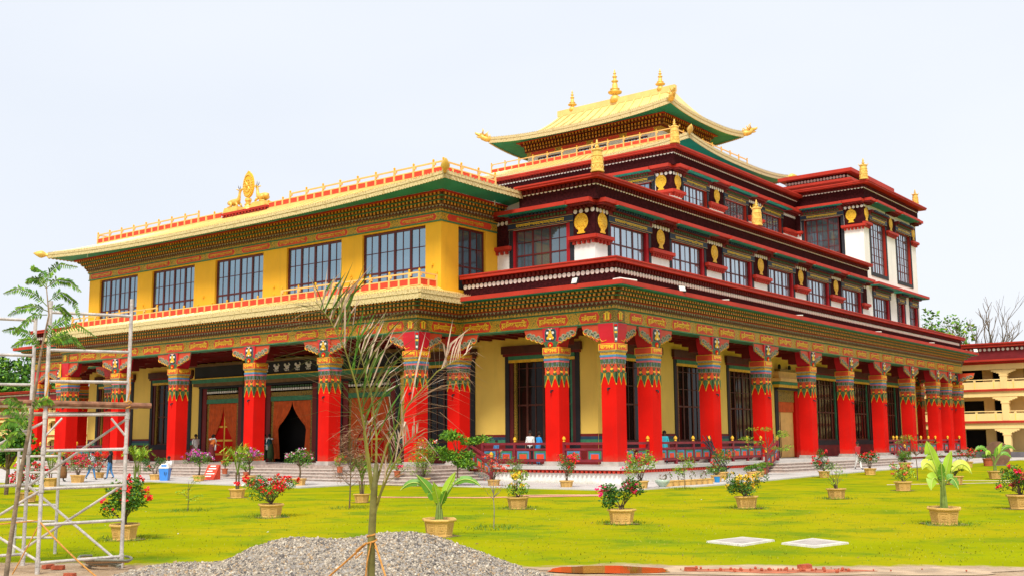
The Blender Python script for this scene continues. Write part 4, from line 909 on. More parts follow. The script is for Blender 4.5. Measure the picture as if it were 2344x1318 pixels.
def dragon():
    """roof-end dragon head: neck, open jaws, crest and horns"""
    mb = MB(); mb.tube([(0, 0, 0), (.5, 0, .05), (.9, 0, .2), (1.15, 0, .42)], [.32, .34, .32, .26], 8)
    mb.tube([(1.0, 0, .45), (1.35, 0, .50), (1.7, 0, .66), (1.78, 0, .8)], [.25, .2, .12, .05], 7); mb.tube([(1.05, 0, .28), (1.4, 0, .22), (1.62, 0, .28)], [.18, .11, .04], 6)
    for s_ in (-1, 1):
        mb.tube([(1.0, s_ * .15, .62), (.85, s_ * .22, .95), (.95, s_ * .25, 1.2)], [.08, .06, .02], 5); mb.tube([(.8, s_ * .25, .4), (.5, s_ * .42, .55), (.3, s_ * .5, .8)], [.1, .08, .02], 5); mb.ball((1.2, s_ * .18, .6), .07, 5)
    for k in range(4): mb.plate([(.0 + k * .25, .28 + k * .05), (.22 + k * .25, .32 + k * .05), (.05 + k * .25, .62 + k * .06)], -.03, .03)
    return mb.mesh("dragon_head", "gold_metal", True)
DRG = dragon()
for x, y, az in ((px1 - .1, py0 + .1, -45), (px0 + .1, py0 + .1, -135), (px1 - .1, py1 - .1, 45)): obj("dragon_head", DRG, PR, (x, y, 36.35), R(az))

# ---- gilded roof ornaments that stand on the building
def banner(name, p, s, label):
    t = thing(name, label, "roof ornament", p, 0, "golden victory banners on the roof corners")
    mb = MB(); mb.lathe([(.62, 0), (.62, .12), (.55, .16), (.545, .6)], n=16); mb.lathe([(.56, .6), (.58, .64), (.54, .68), (.51, 1.2)], n=16); mb.lathe([(.53, 1.2), (.55, 1.25), (.50, 1.3), (.47, 1.62), (.56, 1.66), (.56, 1.74), (.3, 1.86), (.12, 1.92)], n=16)
    for z, r in ((.34, .56), (.92, .53)):
        for k in range(10): a = k * math.pi / 5; mb.tube([(r * math.cos(a), r * math.sin(a), z + .18), (r * math.cos(a + .31) * 1.03, r * math.sin(a + .31) * 1.03, z - .08), (r * math.cos(a + .62), r * math.sin(a + .62), z + .18)], .022, 4)
    mb.build("drum", "gold_metal", t)
    mb = MB(); mb.lathe([(.10, 1.9), (.16, 1.96), (.22, 2.05), (.10, 2.12), (.13, 2.2), (.16, 2.28), (.08, 2.38), (.1, 2.44), (.01, 2.6)], n=10); mb.build("top_jewel", "gold_metal", t, smooth=True)
    for k in range(4): a = k * math.pi / 2 + .4; mb = MB(); mb.tube([(.52 * math.cos(a), .52 * math.sin(a), 1.74), (.66 * math.cos(a), .66 * math.sin(a), 1.86), (.62 * math.cos(a), .62 * math.sin(a), 2.0)], [.05, .04, .01], 5); mb.build("hook", "gold_metal", t)
    t.scale = (s * .86, s * .86, s); return t
banner("victory_banner", (-2.25, 2.15, 18.7), .80, "golden banner cylinder on the near corner of the lower red parapet")
banner("victory_banner", (-9.15, 24.15, 26.42), .80, "golden banner cylinder on the upper red parapet, against the pavilion roof")
banner("victory_banner", (-2.25, 24.3, 18.7), .80, "golden banner cylinder halfway along the lower red parapet")
banner("victory_banner", (-2.5, 48.6, 26.92), .80, "golden banner cylinder on the front corner of the white tower")
banner("victory_banner", (-2.5, 63.6, 26.92), .66, "golden banner cylinder on the far corner of the white tower")
t = thing("dharma_wheel", "tall golden oval plaque with embossed wheel on a pedestal between two deer", "roof ornament", (-30.6, -1.95, 19.56))
mb = MB(); mb.lathe([(.55, 0), (.5, .12), (.35, .3), (.3, .42), (.36, .5), (.22, .6), (.25, .72), (.32, .85), (.3, 1.05), (.18, 1.1)], n=12); mb.build("pedestal", "gold_metal", t)
mb = MB(); n = 28
ov = [(.74 * math.cos(a) * (1 - .10 * math.sin(a)), 2.35 + 1.22 * math.sin(a) + (.12 if k == 7 else 0)) for k, a in enumerate([2 * math.pi * k / n for k in range(n)])]
mb.plate(ov, -.10, .10); mb.build("plaque", "medal_gold", t)
mb = MB()
def cyl_y(mb, x, z, r, y0, y1, n=10, m=0): mb.plate([(x + r * math.cos(2 * math.pi * k / n), z + r * math.sin(2 * math.pi * k / n)) for k in range(n)], y0, y1, m)
for k in range(26): a = 2 * math.pi * k / 26; cyl_y(mb, .60 * math.cos(a), 2.33 + 1.0 * math.sin(a), .085, -.16, -.1, 6)
pts = [(.42 * math.cos(2 * math.pi * k / 24), -.12, 2.28 + .58 * math.sin(2 * math.pi * k / 24)) for k in range(25)]; mb.tube(pts, .05, 5)
for k in range(8): a = k * math.pi / 4; mb.tube([(.1 * math.cos(a), -.13, 2.28 + .1 * math.sin(a)), (.4 * math.cos(a), -.13, 2.28 + .55 * math.sin(a))], .035, 4)
mb.ball((0, -.12, 2.28), .13, 6); mb.build("embossed_wheel", "gold_metal", t); t.scale = (.80,) * 3
def deer(p, flip, label, horns):
    t = thing("deer_statue", label, "statue", p, 0, "golden kneeling deer beside the wheel")
    mb = MB(); f = flip
    # body lies along X, head end towards +f
    def sec(x, z, rx, rz): return x * f, z, rx, rz
    spine = [(-.78, .52, .10), (-.66, .55, .24), (-.35, .56, .30), (0, .55, .30), (.32, .58, .29), (.52, .68, .22), (.62, .90, .15), (.66, 1.15, .115), (.70, 1.38, .115), (.76, 1.50, .13), (.92, 1.58, .10), (1.06, 1.66, .055), (1.10, 1.68, .02)]
    mb.tube([(x * f, 0, z) for x, z, r in spine], [r for x, z, r in spine], 10)
    for s_ in (-1, 1):
        mb.tube([(-.45 * f, s_ * .22, .50), (-.15 * f, s_ * .30, .38), (-.05 * f, s_ * .30, .18), (-.35 * f, s_ * .32, .12), (-.62 * f, s_ * .30, .10)], [.22, .17, .09, .07, .06], 7)
        mb.tube([(.40 * f, s_ * .18, .45), (.60 * f, s_ * .24, .25), (.72 * f, s_ * .24, .12), (.40 * f, s_ * .26, .09)], [.14, .10, .07, .05], 7)
        mb.tube([(.70 * f, s_ * .10, 1.52), (.58 * f, s_ * .22, 1.62), (.50 * f, s_ * .26, 1.60)], [.05, .06, .01], 5)
    mb.tube([(-.78 * f, 0, .6), (-.9 * f, 0, .72)], [.06, .02], 5)
    mb.build("body", "gold_metal", t, smooth=True)
    if horns:
        h = MB()
        for s_ in (-1, 1): h.tube([(.74 * f, s_ * .06, 1.60), (.62 * f, s_ * .10, 1.80), (.60 * f, s_ * .12, 1.98)], [.035, .03, .008], 5)
        h.build("horn", "wood_dark", t)
    b = MB(); b.box(-.95, .8, -.42, .42, -.02, .06); b.frustum(-.05, 0, -.40, -.02, 1.0, .5, .92, .44); b.build("base", "gold_metal", t); t.scale = (.84,) * 3; return t
deer((-32.2, -1.95, 19.88), 1, "golden kneeling deer to the left of the wheel, head raised towards it", True)
deer((-29.0, -1.95, 19.88), -1, "golden kneeling deer with dark horns to the right of the wheel", True)
# floodlights and pipes on the eaves
def flood(p, rz, k):
    mb = MB(); mb.box(-.24, .24, -.1, .0, 0, .42); o = mb.build("floodlight", "black_paint", T, p, rz); o.rotation_euler = (R(-20), 0, rz)
    g = MB(); g.box(-.2, .2, -.115, -.1, .05, .37); g.build("lens", "white_paint", o)
flood((-1.3, -1.85, 11.22), R(-10), 0); flood((1.85, 4.9, 11.2), R(60), 1); flood((1.85, 66.4, 11.2), R(40), 2)
mb = MB()
for y in (10.5, 22.0, 38.0, 52): mb.tube([(1.6, y, 11.30), (2.15, y - .1, 11.26)], .045, 6)
mb.tube([(.9, -1.2, 11.38), (1.5, -1.5, 11.36), (1.8, -.2, 11.34)], .06, 6); mb.build("drain_pipe", "white_paint", T)
mb = MB(); mb.tube([(-9.6, 1.2, 18.0), (-9.6, 1.2, 17.5)], .03, 6); mb.tube([(-34, -4.7, 18.0), (-34, -4.7, 17.6)], .03, 6); mb.tube([(-47.5, -4.7, 18), (-47.5, -4.7, 17.5)], .03, 6); mb.build("drip_pipe", "white_paint", T)
many("white_disc", DISC, DISCS, T)

# ================================================================ GROUND
def gmat():
    m = mat("lawn", (.25, .272, .004), .95, .10, .35, spec=.0); t = m.node_tree; n = t.nodes; l = t.links; p = n["Principled BSDF"]
    src = p.inputs["Base Color"].links[0].from_socket; g = n.new("ShaderNodeNewGeometry")
    def noise(s, d=5, r=.6):
        x = n.new("ShaderNodeTexNoise"); x.inputs["Scale"].default_value = s; x.inputs["Detail"].default_value = d; x.inputs["Roughness"].default_value = r; l.new(g.outputs["Position"], x.inputs["Vector"]); return x.outputs[0]
    def ramp(o, a, b, ca=(0, 0, 0, 1), cb=(1, 1, 1, 1)):
        x = n.new("ShaderNodeValToRGB"); x.color_ramp.elements[0].position = a; x.color_ramp.elements[1].position = b; x.color_ramp.elements[0].color = ca; x.color_ramp.elements[1].color = cb; l.new(o, x.inputs[0]); return x.outputs[0]
    def mixc(f, a, c):
        x = n.new("ShaderNodeMixRGB"); l.new(f, x.inputs[0]); l.new(a, x.inputs[1]); x.inputs[2].default_value = c; return x.outputs[0]
    o = mixc(ramp(noise(.16, 5, .6), .44, .58), src, (.325, .285, .006, 1)); o = mixc(ramp(noise(.42, 6, .65), .50, .64), o, (.135, .205, .010, 1))          # greener patches
    o = mixc(ramp(noise(1.7, 6, .7), .58, .75), o, (.30, .26, .018, 1))              # yellowed patches
    o = mixc(ramp(noise(5, 5, .7), .56, .76), o, (.175, .215, .010, 1))
    o = mixc(ramp(noise(20, 4, .7), .60, .74), o, (.32, .30, .03, 1))
    sx = n.new("ShaderNodeSeparateXYZ"); l.new(g.outputs["Position"], sx.inputs[0])
    def math_(op, a, b):
        x = n.new("ShaderNodeMath"); x.operation = op
        for i, v in enumerate((a, b)):
            if isinstance(v, (int, float)): x.inputs[i].default_value = v
            else: l.new(v, x.inputs[i])
        return x.outputs[0]
    line = math_('ADD', math_('MULTIPLY', sx.outputs[0], .532), math_('MULTIPLY', sx.outputs[1], -.846))
    e = math_('ADD', math_('SUBTRACT', line, 40.35), math_('MULTIPLY', math_('SUBTRACT', noise(.7, 6, .7), .5), 2.6))
    f = ramp(e, .0, .35)
    dirt = ramp(noise(.9, 6, .65), .35, .65, (.33, .22, .13, 1), (.46, .35, .24, 1))
    dd = n.new("ShaderNodeMixRGB"); l.new(ramp(noise(16, 4, .7), .55, .7), dd.inputs[0]); l.new(dirt, dd.inputs[1]); dd.inputs[2].default_value = (.16, .10, .06, 1)
    x = n.new("ShaderNodeMixRGB"); l.new(f, x.inputs[0]); l.new(o, x.inputs[1]); l.new(dd.outputs[0], x.inputs[2]); l.new(x.outputs[0], p.inputs["Base Color"])
    bb = n.new("ShaderNodeBump"); bb.inputs["Strength"].default_value = .3; bb.inputs["Distance"].default_value = .05; l.new(noise(14, 4, .6), bb.inputs["Height"]); l.new(bb.outputs[0], p.inputs["Normal"])
gmat()
def sheet(name, xs, ys, dz, m, kind="structure", wob=0.):
    mb = MB(); nx, ny = len(xs), len(ys)
    for x in xs:
        for y in ys: mb.v.append((x, y, gz(x, y) + dz + (wob * (math.sin(x * 1.3) + math.sin(y * 1.1 + x)) if wob else 0)))
    for i in range(nx - 1):
        for j in range(ny - 1): k = i * ny + j; mb.f.append((k, k + ny, k + ny + 1, k + 1)); mb.m.append(0)
    return mb.build(name, m, None, kind=kind, smooth=True)
ax = [-2500, -900, -400, -250] + list(range(-150, 151, 4)) + [250, 400, 900, 2500]
ay = [-2500, -500, -150] + list(range(-80, 161, 4)) + [200, 300, 600, 1500, 3500]
sheet("lawn", ax, ay, -.03, "lawn")
def path_sheet(name, poly, dz=.03):
    """paved strip with a low kerb edge"""
    (x0, x1, y0, y1) = poly
    nx, ny = max(2, int((x1 - x0) / 2)), max(2, int((y1 - y0) / 2)); mb = MB()
    xs = np.linspace(x0, x1, nx); ys_ = np.linspace(y0, y1, ny)
    for x in xs:
        for y in ys_: mb.v.append((x, y, gz(x, y) + dz))
    for i in range(nx - 1):
        for j in range(ny - 1): k = i * ny + j; mb.f.append((k, k + ny, k + ny + 1, k + 1)); mb.m.append(0)
    def skirt(a, b):
        n_ = 12
        for k in range(n_):
            p, q = [(a[0] + (b[0] - a[0]) * t, a[1] + (b[1] - a[1]) * t) for t in (k / n_, (k + 1) / n_)]
            mb.q([(*p, gz(*p) + dz), (*q, gz(*q) + dz), (*q, gz(*q) - .2), (*p, gz(*p) - .2)])
    skirt((x0, y0), (x1, y0)); skirt((x1, y0), (x1, y1)); skirt((x0, y0), (x0, y1))
    mb.build(name, "paving", None, kind="structure")
path_sheet("path", (-80, -12.6, -12.1, -1.0)); path_sheet("path", (-12.6, 5.0, -6.6, -1.0), .026); path_sheet("path", (-.5, 5.6, -1.0, 80), .034); path_sheet("path", (-80, -26.5, -17.6, -12.1), .022); path_sheet("path", (5.6, 40, 66, 80), .03)
# blades of grass close enough to tell apart
def blades(n):
    D = 18 + 34 * rng.random(n) ** 1.6; s_ = (rng.random(n) - .5) * 1.0
    f2 = np.array([-.6155, .7881]); r2 = np.array([.7881, .6155])
    P2 = np.array([CX, CY]) + D[:, None] * f2 + (s_ * D)[:, None] * r2
    keep = (P2 @ np.array([.532, -.846]) < 40.4 - rng.random(n) * 1.0) & ~((P2[:, 1] > -6.8) & (P2[:, 0] < 5.8)) & ~((P2[:, 0] < -12) & (P2[:, 1] > -12.3))
    P2 = P2[keep]; n = len(P2); a = rng.random(n) * 6.28; h = .02 + .04 * rng.random(n); w_ = .008 + .01 * rng.random(n)
    z = np.array([gz(*p) for p in P2]) - .035
    V = np.empty((n, 3, 3)); ca, sa = np.cos(a), np.sin(a)
    V[:, 0] = np.c_[P2[:, 0] - ca * w_, P2[:, 1] - sa * w_, z]; V[:, 1] = np.c_[P2[:, 0] + ca * w_, P2[:, 1] + sa * w_, z]
    V[:, 2] = np.c_[P2[:, 0] + rng.normal(0, .025, n), P2[:, 1] + rng.normal(0, .025, n), z + h]
    return V.reshape(-1, 3), np.arange(3 * n).reshape(-1, 3), rng.integers(0, 3, n)
def npmesh(name, V, F, M_, mats, smooth=False):
    me = bpy.data.meshes.new(name); nf, k = F.shape
    me.vertices.add(len(V)); me.vertices.foreach_set("co", np.ascontiguousarray(V, dtype=np.float32).ravel()); me.loops.add(nf * k); me.loops.foreach_set("vertex_index", F.astype(np.int32).ravel())
    me.polygons.add(nf); me.polygons.foreach_set("loop_start", np.arange(0, nf * k, k, dtype=np.int32)); me.polygons.foreach_set("loop_total", np.full(nf, k, dtype=np.int32))
    for m in mats: me.materials.append(MATS[m])
    me.polygons.foreach_set("material_index", np.asarray(M_, dtype=np.int32))
    if smooth: me.polygons.foreach_set("use_smooth", np.ones(nf, dtype=bool))
    me.update(calc_edges=True); return me
mat("blade_a", (.26, .285, .010), .9); mat("blade_b", (.20, .26, .012), .9); mat("blade_c", (.30, .29, .03), .9)
lt = MB(); r_ = random.Random(15)
for k in range(170):
    q = Vector((CX, CY)) + Vector((-.6155, .7881)) * (20 + 26 * r_.random()) ; q += Vector((.7881, .6155)) * r_.uniform(-14, 16)
    if q.x * .532 - q.y * .846 > 40.2 or (q.y > -7 and q.x < 6): continue
    a = r_.random() * 6.28; s_ = r_.uniform(.015, .05); lt.q([(q.x + s_ * math.cos(a + o_) * k_, q.y + s_ * math.sin(a + o_) * k_, gz(q.x, q.y) - .012 + .008 * i) for i, (o_, k_) in enumerate(((0, 1), (1.8, .5), (3.1, 1), (4.6, .5)))], r_.choice((0, 0, 1, 2)))
mat("litter_brown", (.16, .09, .04), .9, .3, 9); mat("litter_pale", (.55, .50, .42), .9, .2, 9); lt.build("leaf_litter", ["litter_brown", "litter_pale", "litter_brown"], None, kind="stuff")
obj("grass", npmesh("grass", *blades(13000), ["blade_a", "blade_b", "blade_c"]), kind="stuff")

# ---- gravel heap
mat("brick", (.40, .09, .04), .9, .2, 8, bump=.4, bs=30)
mat("gravel", (.30, .27, .24), .9, .3, 9, bump=.8, bs=26, fine=.5)
for k, c in enumerate([(.43, .365, .28), (.29, .245, .19), (.12, .105, .095), (.56, .49, .39), (.36, .25, .145)]): mat("stone_%s" % "abcde"[k], c, .85, .2, 20)
def ray(px, py, D):                              # authoring aid: a place D metres ahead seen in that direction
    d_ = vf + vr * ((px - 1172) / 2511.93) - vu * ((py - 659) / 2511.93); return Vector((CX, CY, CZ)) + d_ * D
HS = [(180, 1318), (270, 1303), (334, 1289), (470, 1271), (527, 1263), (583, 1240), (680, 1224), (792, 1218), (865, 1211), (945, 1207), (1002, 1215), (1074, 1244), (1138, 1272), (1195, 1292), (1267, 1308), (1340, 1322)]
HD = 18.9; HX = [(p - 1172) / 2511.93 * HD for p, y in HS]; HH = [max(-.05, 2.52 - (y - 1012.5) / 2511.93 * HD) for p, y in HS]      # crest of the heap, measured across it
R2, F2 = Vector((.7881, .6155)), Vector((-.6155, .7881))
def heap_h(x, y):
    q = Vector((x - CX, y - CY)); s_ = q.dot(R2); t = q.dot(F2) - HD + .10 * math.sin(s_ * 1.3)
    h = float(np.interp(s_, HX, HH)); n = .03 * math.sin(x * 2.3 + 1.2 * math.sin(y * 1.7)) + .022 * math.sin(y * 3.9 + x * 1.1)
    r = h - (.62 * t if t > 0 else -.20 * t) - .10 * math.exp(-(t / .35) ** 2)
    return (r + n * min(1, max(0, r) * 2) if r > 0 else r * .5) - .03
hx = np.linspace(12, 25, 100); hy = np.linspace(-47, -31, 120); hb = MB()
for x in hx:
    for y in hy: hb.v.append((x, y, heap_h(x, y)))
for i in range(len(hx) - 1):
    for j in range(len(hy) - 1):
        k = i * len(hy) + j
        if max(hb.v[q][2] for q in (k, k + 1, k + len(hy), k + len(hy) + 1)) > -.03: hb.f.append((k, k + len(hy), k + len(hy) + 1, k + 1)); hb.m.append(0)
heap = hb.build("gravel_heap", "gravel", None, smooth=True, label="grey heap of crushed gravel piled in front of the lawn", cat="gravel heap")
def stones(n):
    base = np.array([(1, 0, 0), (-1, 0, 0), (0, 1, 0), (0, -1, 0), (0, 0, 1), (0, 0, -1)], float); fc = np.array([(0, 2, 4), (2, 1, 4), (1, 3, 4), (3, 0, 4), (2, 0, 5), (1, 2, 5), (3, 1, 5), (0, 3, 5)])
    P3 = []
    while len(P3) < n:
        x, y = 12.5 + 12 * rng.random(), -46.5 + 15 * rng.random(); h = heap_h(x, y)
        if h > .0 or (h > -.14 and rng.random() < .12 and x * .532 - y * .846 > 40.2): P3.append((x, y, max(h, 0)))
    P3 = np.array(P3); s_ = (.011 + .020 * rng.random((n, 1)) ** 2) * (1 + .6 * (rng.random((n, 1)) < .05)) * rng.uniform(.6, 1.3, (n, 3)); V = base[None] * s_[:, None]
    q = rng.normal(size=(n, 3, 3)); u, _, _ = np.linalg.svd(q); V = np.einsum('nij,nkj->nki', u, V) + rng.normal(0, .003, (n, 6, 3)) + P3[:, None]
    F = (fc[None] + (np.arange(n) * 6)[:, None, None]).reshape(-1, 3); col = rng.choice(5, n, p=[.24, .32, .22, .09, .13]); far = np.hypot(P3[:, 0] - 20.9, P3[:, 1] + 36.3); col[(rng.random(n) < .75 * np.exp(-(far / .7) ** 2))] = 5
    return V.reshape(-1, 3), F, np.repeat(col, 8)
obj("gravel", npmesh("gravel", *stones(62000), ["stone_" + c for c in "abcde"] + ["brick"]), heap, kind="stuff")
# mud, puddle, bricks, slabs, hose
def blob(cx, cy, rx, ry, n=26, seed=1, jag=.18):
    r_ = random.Random(seed); return [(cx + (rx * math.cos(a)) * k, cy + (ry * math.sin(a)) * k) for a, k in [(2 * math.pi * i / n, 1 + r_.uniform(-jag, jag)) for i in range(n)]]
def flat(name, pts, z, m, rot=0., **kw):
    c = Vector((sum(p[0] for p in pts) / len(pts), sum(p[1] for p in pts) / len(pts))); mb = MB(); mb.q([(*(Matrix.Rotation(rot, 2) @ (Vector(p) - c) + c), z) for p in pts]); return mb.build(name, m, None, **kw)
mat("mud", (.44, .31, .19), .6, .25, 2, bump=.5, bs=9); mat("red_mud", (.44, .13, .06), .8, .25, 3, bump=.6, bs=12)
mat("puddle", (.36, .13, .025), .04, .15, 1, spec=.8)
LR_ = math.atan2(10.7, 17)
flat("mud_patch", blob(25.0, -33.2, 4.6, .8, seed=3), -.018, "mud", LR_, kind="structure")
flat("mud_patch", blob(24.9, -33.35, 1.7, .30, seed=5, jag=.35), -.014, "red_mud", LR_, kind="structure")
flat("puddle", blob(22.3, -34.95, 1.2, .62, seed=4, jag=.12), -.010, "puddle", LR_, kind="structure")
def brick(p, rz, label, s=1.):
    mb = MB(); mb.hexa([(-.12, -.055, 0), (.12, -.06, 0), (.125, .05, 0), (-.115, .055, 0), (-.11, -.05, .075), (.118, -.055, .07), (.12, .045, .08), (-.12, .05, .07)]); mb.build("brick", "brick", None, p, rz, label=label, cat="brick").scale = (s,) * 3
brick((*ray(133, 1292, 21.6).xy, -.02), .6, "red brick tilted on the soil inside the scaffold"); brick((*ray(110, 1292, 21.8).xy, -.02), 1.9, "brick lying flat on the soil beside the nearer scaffold post"); brick((*ray(160, 1312, 20.4).xy, -.03), .2, "half-buried red brick at the front edge below the scaffold")
brick((*ray(1580, 1306, 20.6).xy, -.02), .3, "small red brick on the mud right of the puddle", .9); brick((*ray(1842, 1306, 20.8).xy, -.02), 1.1, "red brick at the end of the red mud streak, farthest from the puddle", 1.1)
rmat = MB(); r_ = random.Random(4)
for k in range(70):
    u_ = r_.gauss(0, 1.0); p = Vector((24.9 + u_ * .85, -33.3 + u_ * .53, 0)) + Vector((r_.gauss(0, .12), r_.gauss(0, .12), 0)); rmat.ball((p.x, p.y, r_.random() * .01), .012 + .03 * r_.random() ** 2, 4)
rmat.build("brick_rubble", "brick", None, kind="stuff")
mat("concrete", (.58, .54, .48), .8, .15, 3, bump=.3, grime=.4, fine=.3)
def cover(pts, label):
    mb = MB(); c = Vector((sum(p[0] for p in pts) / 4, sum(p[1] for p in pts) / 4)); q = [Vector(p) for p in pts]; q2 = [c + (p - c) * .97 for p in q]
    mb.hexa([(*p, -.08) for p in q] + [(*p, .012) for p in q2])
    o = mb.build("concrete_cover", "concrete", None, label=label, cat="concrete cover"); mb = MB(); q3 = [c + (p - c) * .72 for p in q]; mb.hexa([(*p, -.02) for p in q3] + [(*p, .018) for p in q3]); mb.build("inset_plate", "stone_grey", o)
cover([(21.07, -28.81), (22.25, -29.23), (22.3, -27.58), (21.26, -27.23)], "flat concrete cover slab in the grass, nearer the gravel heap")
cover([(22.74, -28.25), (23.75, -28.66), (24.02, -27.27), (22.84, -26.64)], "flat concrete cover slab in the grass, nearer the big banana pot")
mat("hose_tan2", (.58, .46, .36), .6)
mat("hose", (.62, .28, .20), .5)
mb = MB(); mb.tube([(-1.6, -17.5, .0), (-.2, -17.0, .0), (1.4, -16.2, 0), (2.9, -15.5, 0), (4.6, -13.6, 0), (6.3, -11.6, 0), (6.9, -10.9, .0), (6.4, -10.8, 0), (4.2, -12.2, 0), (3.2, -13.2, 0)], .03, 6); mb.build("garden_hose", "hose", None, label="pink garden hose lying across the lawn in front of the steps", cat="hose")
mb = MB(); mb.tube([(13.2, 6, .0), (15.5, 8.6, .0), (18.5, 11.5, .03), (19.5, 14, .03)], .02, 6); mb.tube([(14.0, 12.9, .02), (17, 13.6, .03), (20, 15.5, .03)], .02, 6); mb.build("garden_hose", "hose_tan2", None, label="pale hose on the grass behind the potted banana", cat="hose")
t = thing("hose_coil", "loose coil of hoses on the soil beside the scaffold foot", "hose coil", (*ray(240, 1292, 21.9).xy, -.01))
mat("hose_grey", (.20, .20, .15), .6); mat("hose_tan", (.45, .27, .13), .6)
for k in range(5):
    mb = MB(); r0 = .28 + .05 * k; mb.tube([(r0 * 1.5 * math.cos(a), r0 * .8 * math.sin(a), .03 + .035 * k + .012 * math.sin(3 * a + k)) for a in [k * .7 + 2 * math.pi * i / 18 for i in range(15)]], .024, 6); mb.build("hose_loop", "hose_tan" if k % 2 else "hose_grey", t)
mb = MB(); mb.ball((0, 0, .08), .19, 8, 0, .45); mb.ball((.3, .15, .07), .16, 8, 0, .45); mb.build("plastic_bag", "white_paint", None, (-17.2, -12.75, -.01), 0, smooth=True, label="crumpled white plastic bag on the lawn edge below the porch steps", cat="bag")

# ================================================================ PLANTS
for nm, c in (("leaf_dark", (.030, .095, .014)), ("leaf_mid", (.075, .20, .018)), ("leaf_light", (.18, .34, .022)), ("leaf_lime", (.36, .50, .03)), ("leaf_yellow", (.42, .36, .04)), ("leaf_dry", (.38, .26, .15)), ("leaf_brown", (.16, .08, .04)), ("bloom_red", (.75, .012, .03)), ("bloom_pink", (.80, .02, .16)), ("bloom_scarlet", (.80, .03, .012)), ("bloom_purple", (.55, .06, .42)), ("bloom_yellow", (.85, .50, .03)), ("bloom_coral", (.78, .14, .09)), ("bloom_white", (.8, .75, .7))):
    mat(nm, c, .55, .3, 14, spec=.25)
mat("bark_tan", (.26, .19, .12), .9, .3, 8, bump=.4); mat("bark", (.13, .085, .05), .9, .3, 12, bump=.5); mat("bark_grey", (.22, .18, .15), .9, .3, 8, bump=.4); mat("stem_green", (.16, .22, .04), .6, .25, 6); mat("twig", (.12, .09, .075), .9, .2, 4)
def leafmesh(name, P_, size, mats, wts, asp=.5, up=.3, seed=0, fold=True):
    """one small pointed leaf blade at every point"""
    g_ = np.random.default_rng(seed); n = len(P_); d_ = g_.normal(size=(n, 3)); d_[:, 2] = d_[:, 2] * .6 + up; d_ /= np.linalg.norm(d_, axis=1)[:, None]
    s_ = np.cross(d_, g_.normal(size=(n, 3))); s_ /= np.linalg.norm(s_, axis=1)[:, None]; L_ = size * g_.uniform(.6, 1.3, (n, 1)); nn = np.cross(d_, s_)
    a = P_; b = P_ + d_ * L_ * .45 + s_ * L_ * asp * .5 + nn * L_ * .1; c = P_ + d_ * L_; e = P_ + d_ * L_ * .45 - s_ * L_ * asp * .5 + nn * L_ * .1
    V = np.stack([a, b, c, e], 1).reshape(-1, 3); F = np.arange(4 * n).reshape(-1, 4); M_ = g_.choice(len(mats), n, p=np.array(wts) / sum(wts)); return npmesh(name, V, F, M_, mats)
def clump(c, r, n, g_, shell=.55):
    v = g_.normal(size=(n, 3)); v /= np.linalg.norm(v, axis=1)[:, None]; k = g_.random((n, 1)) ** (1 / 3) * (1 - shell) + shell * g_.uniform(.6, 1, (n, 1)); return np.array(c) + v * k * np.array(r)
def pot_mesh(w_, h_, n=8, m="pot_clay"):
    r = w_ / 2; mb = MB(); o = math.pi / 8 if n == 8 else 0
    mb.lathe([(r * .76, 0), (r * .78, h_ * .06), (r * .76, h_ * .09), (r * .88, h_ * .80), (r * .90, h_ * .84), (r, h_ * .87), (r * 1.02, h_ * .93), (r, h_), (r * .90, h_), (r * .86, h_ * .9)], n=n, oct_rot=o)
    b = len(mb.v); k = len(mb.f) - 1; mb.m[k] = 1
    return mb.mesh("pot", [m, "soil"])
def relief_mesh(w_, h_):
    """raised border and knot on each side of an eight-sided planter"""
    r = w_ / 2 * math.cos(math.pi / 8); mb = MB()
    for q in range(8):
        M = Matrix.Rotation(q * math.pi / 4, 4, 'Z'); k = MB(); hw = w_ / 2 * .24
        def at(u, t):
            rr = r * (.76 + .13 * t) + .004; return (u * (.82 + .18 * t), -rr - .006, h_ * (.08 + .72 * t))
        for u0, u1, t0, t1 in ((-hw, hw, .2, .26), (-hw, hw, .82, .88), (-hw, -hw * .86, .26, .82), (hw * .86, hw, .26, .82), (-hw * .5, hw * .5, .40, .46), (-hw * .5, hw * .5, .62, .68), (-hw * .5, -hw * .35, .46, .62), (hw * .35, hw * .5, .46, .62), (-hw * .2, hw * .2, .48, .6)):
            k.q([at(u0, t0), at(u1, t0), at(u1, t1), at(u0, t1)])
        mb.add(k.v, k.f, k.m, M)
    return mb.mesh("relief", "pot_clay")
mat("soil_patch", (.20, .16, .05), .95, .35, 8)
_pots = {}
def potted(p, w_, label, cat="potted plant", h=None, n=8, m="pot_clay", group=None):
    h = h or w_ * .50; t = thing("potted_plant", label, cat, (p[0], p[1], gz(*p[:2]) - .02 if len(p) < 3 else p[2]), random.uniform(0, .6), group)
    k = (round(w_, 2), round(h, 2), n, m)
    if k not in _pots: _pots[k] = (pot_mesh(w_, h, n, m), relief_mesh(w_, h) if n == 8 else None)
    o = obj("pot", _pots[k][0], t)
    if _pots[k][1]: obj("relief", _pots[k][1], o)
    if len(p) < 3 and n == 8 and p[1] < -7.5 or p[0] > 12:           # spilt soil on the grass
        r_ = random.Random(int(p[0] * 100)); mb = MB(); m_ = 22; mb.q([(w_ * (.46 + r_.uniform(0, .30)) * math.cos(2 * math.pi * i / m_), w_ * (.46 + r_.uniform(0, .30)) * math.sin(2 * math.pi * i / m_), .004) for i in range(m_)]); mb.build("spilt_soil", "soil_patch", t)
        t.rotation_euler = (r_.uniform(-.03, .03), r_.uniform(-.03, .03), t.rotation_euler.z)
    return t, h * .93
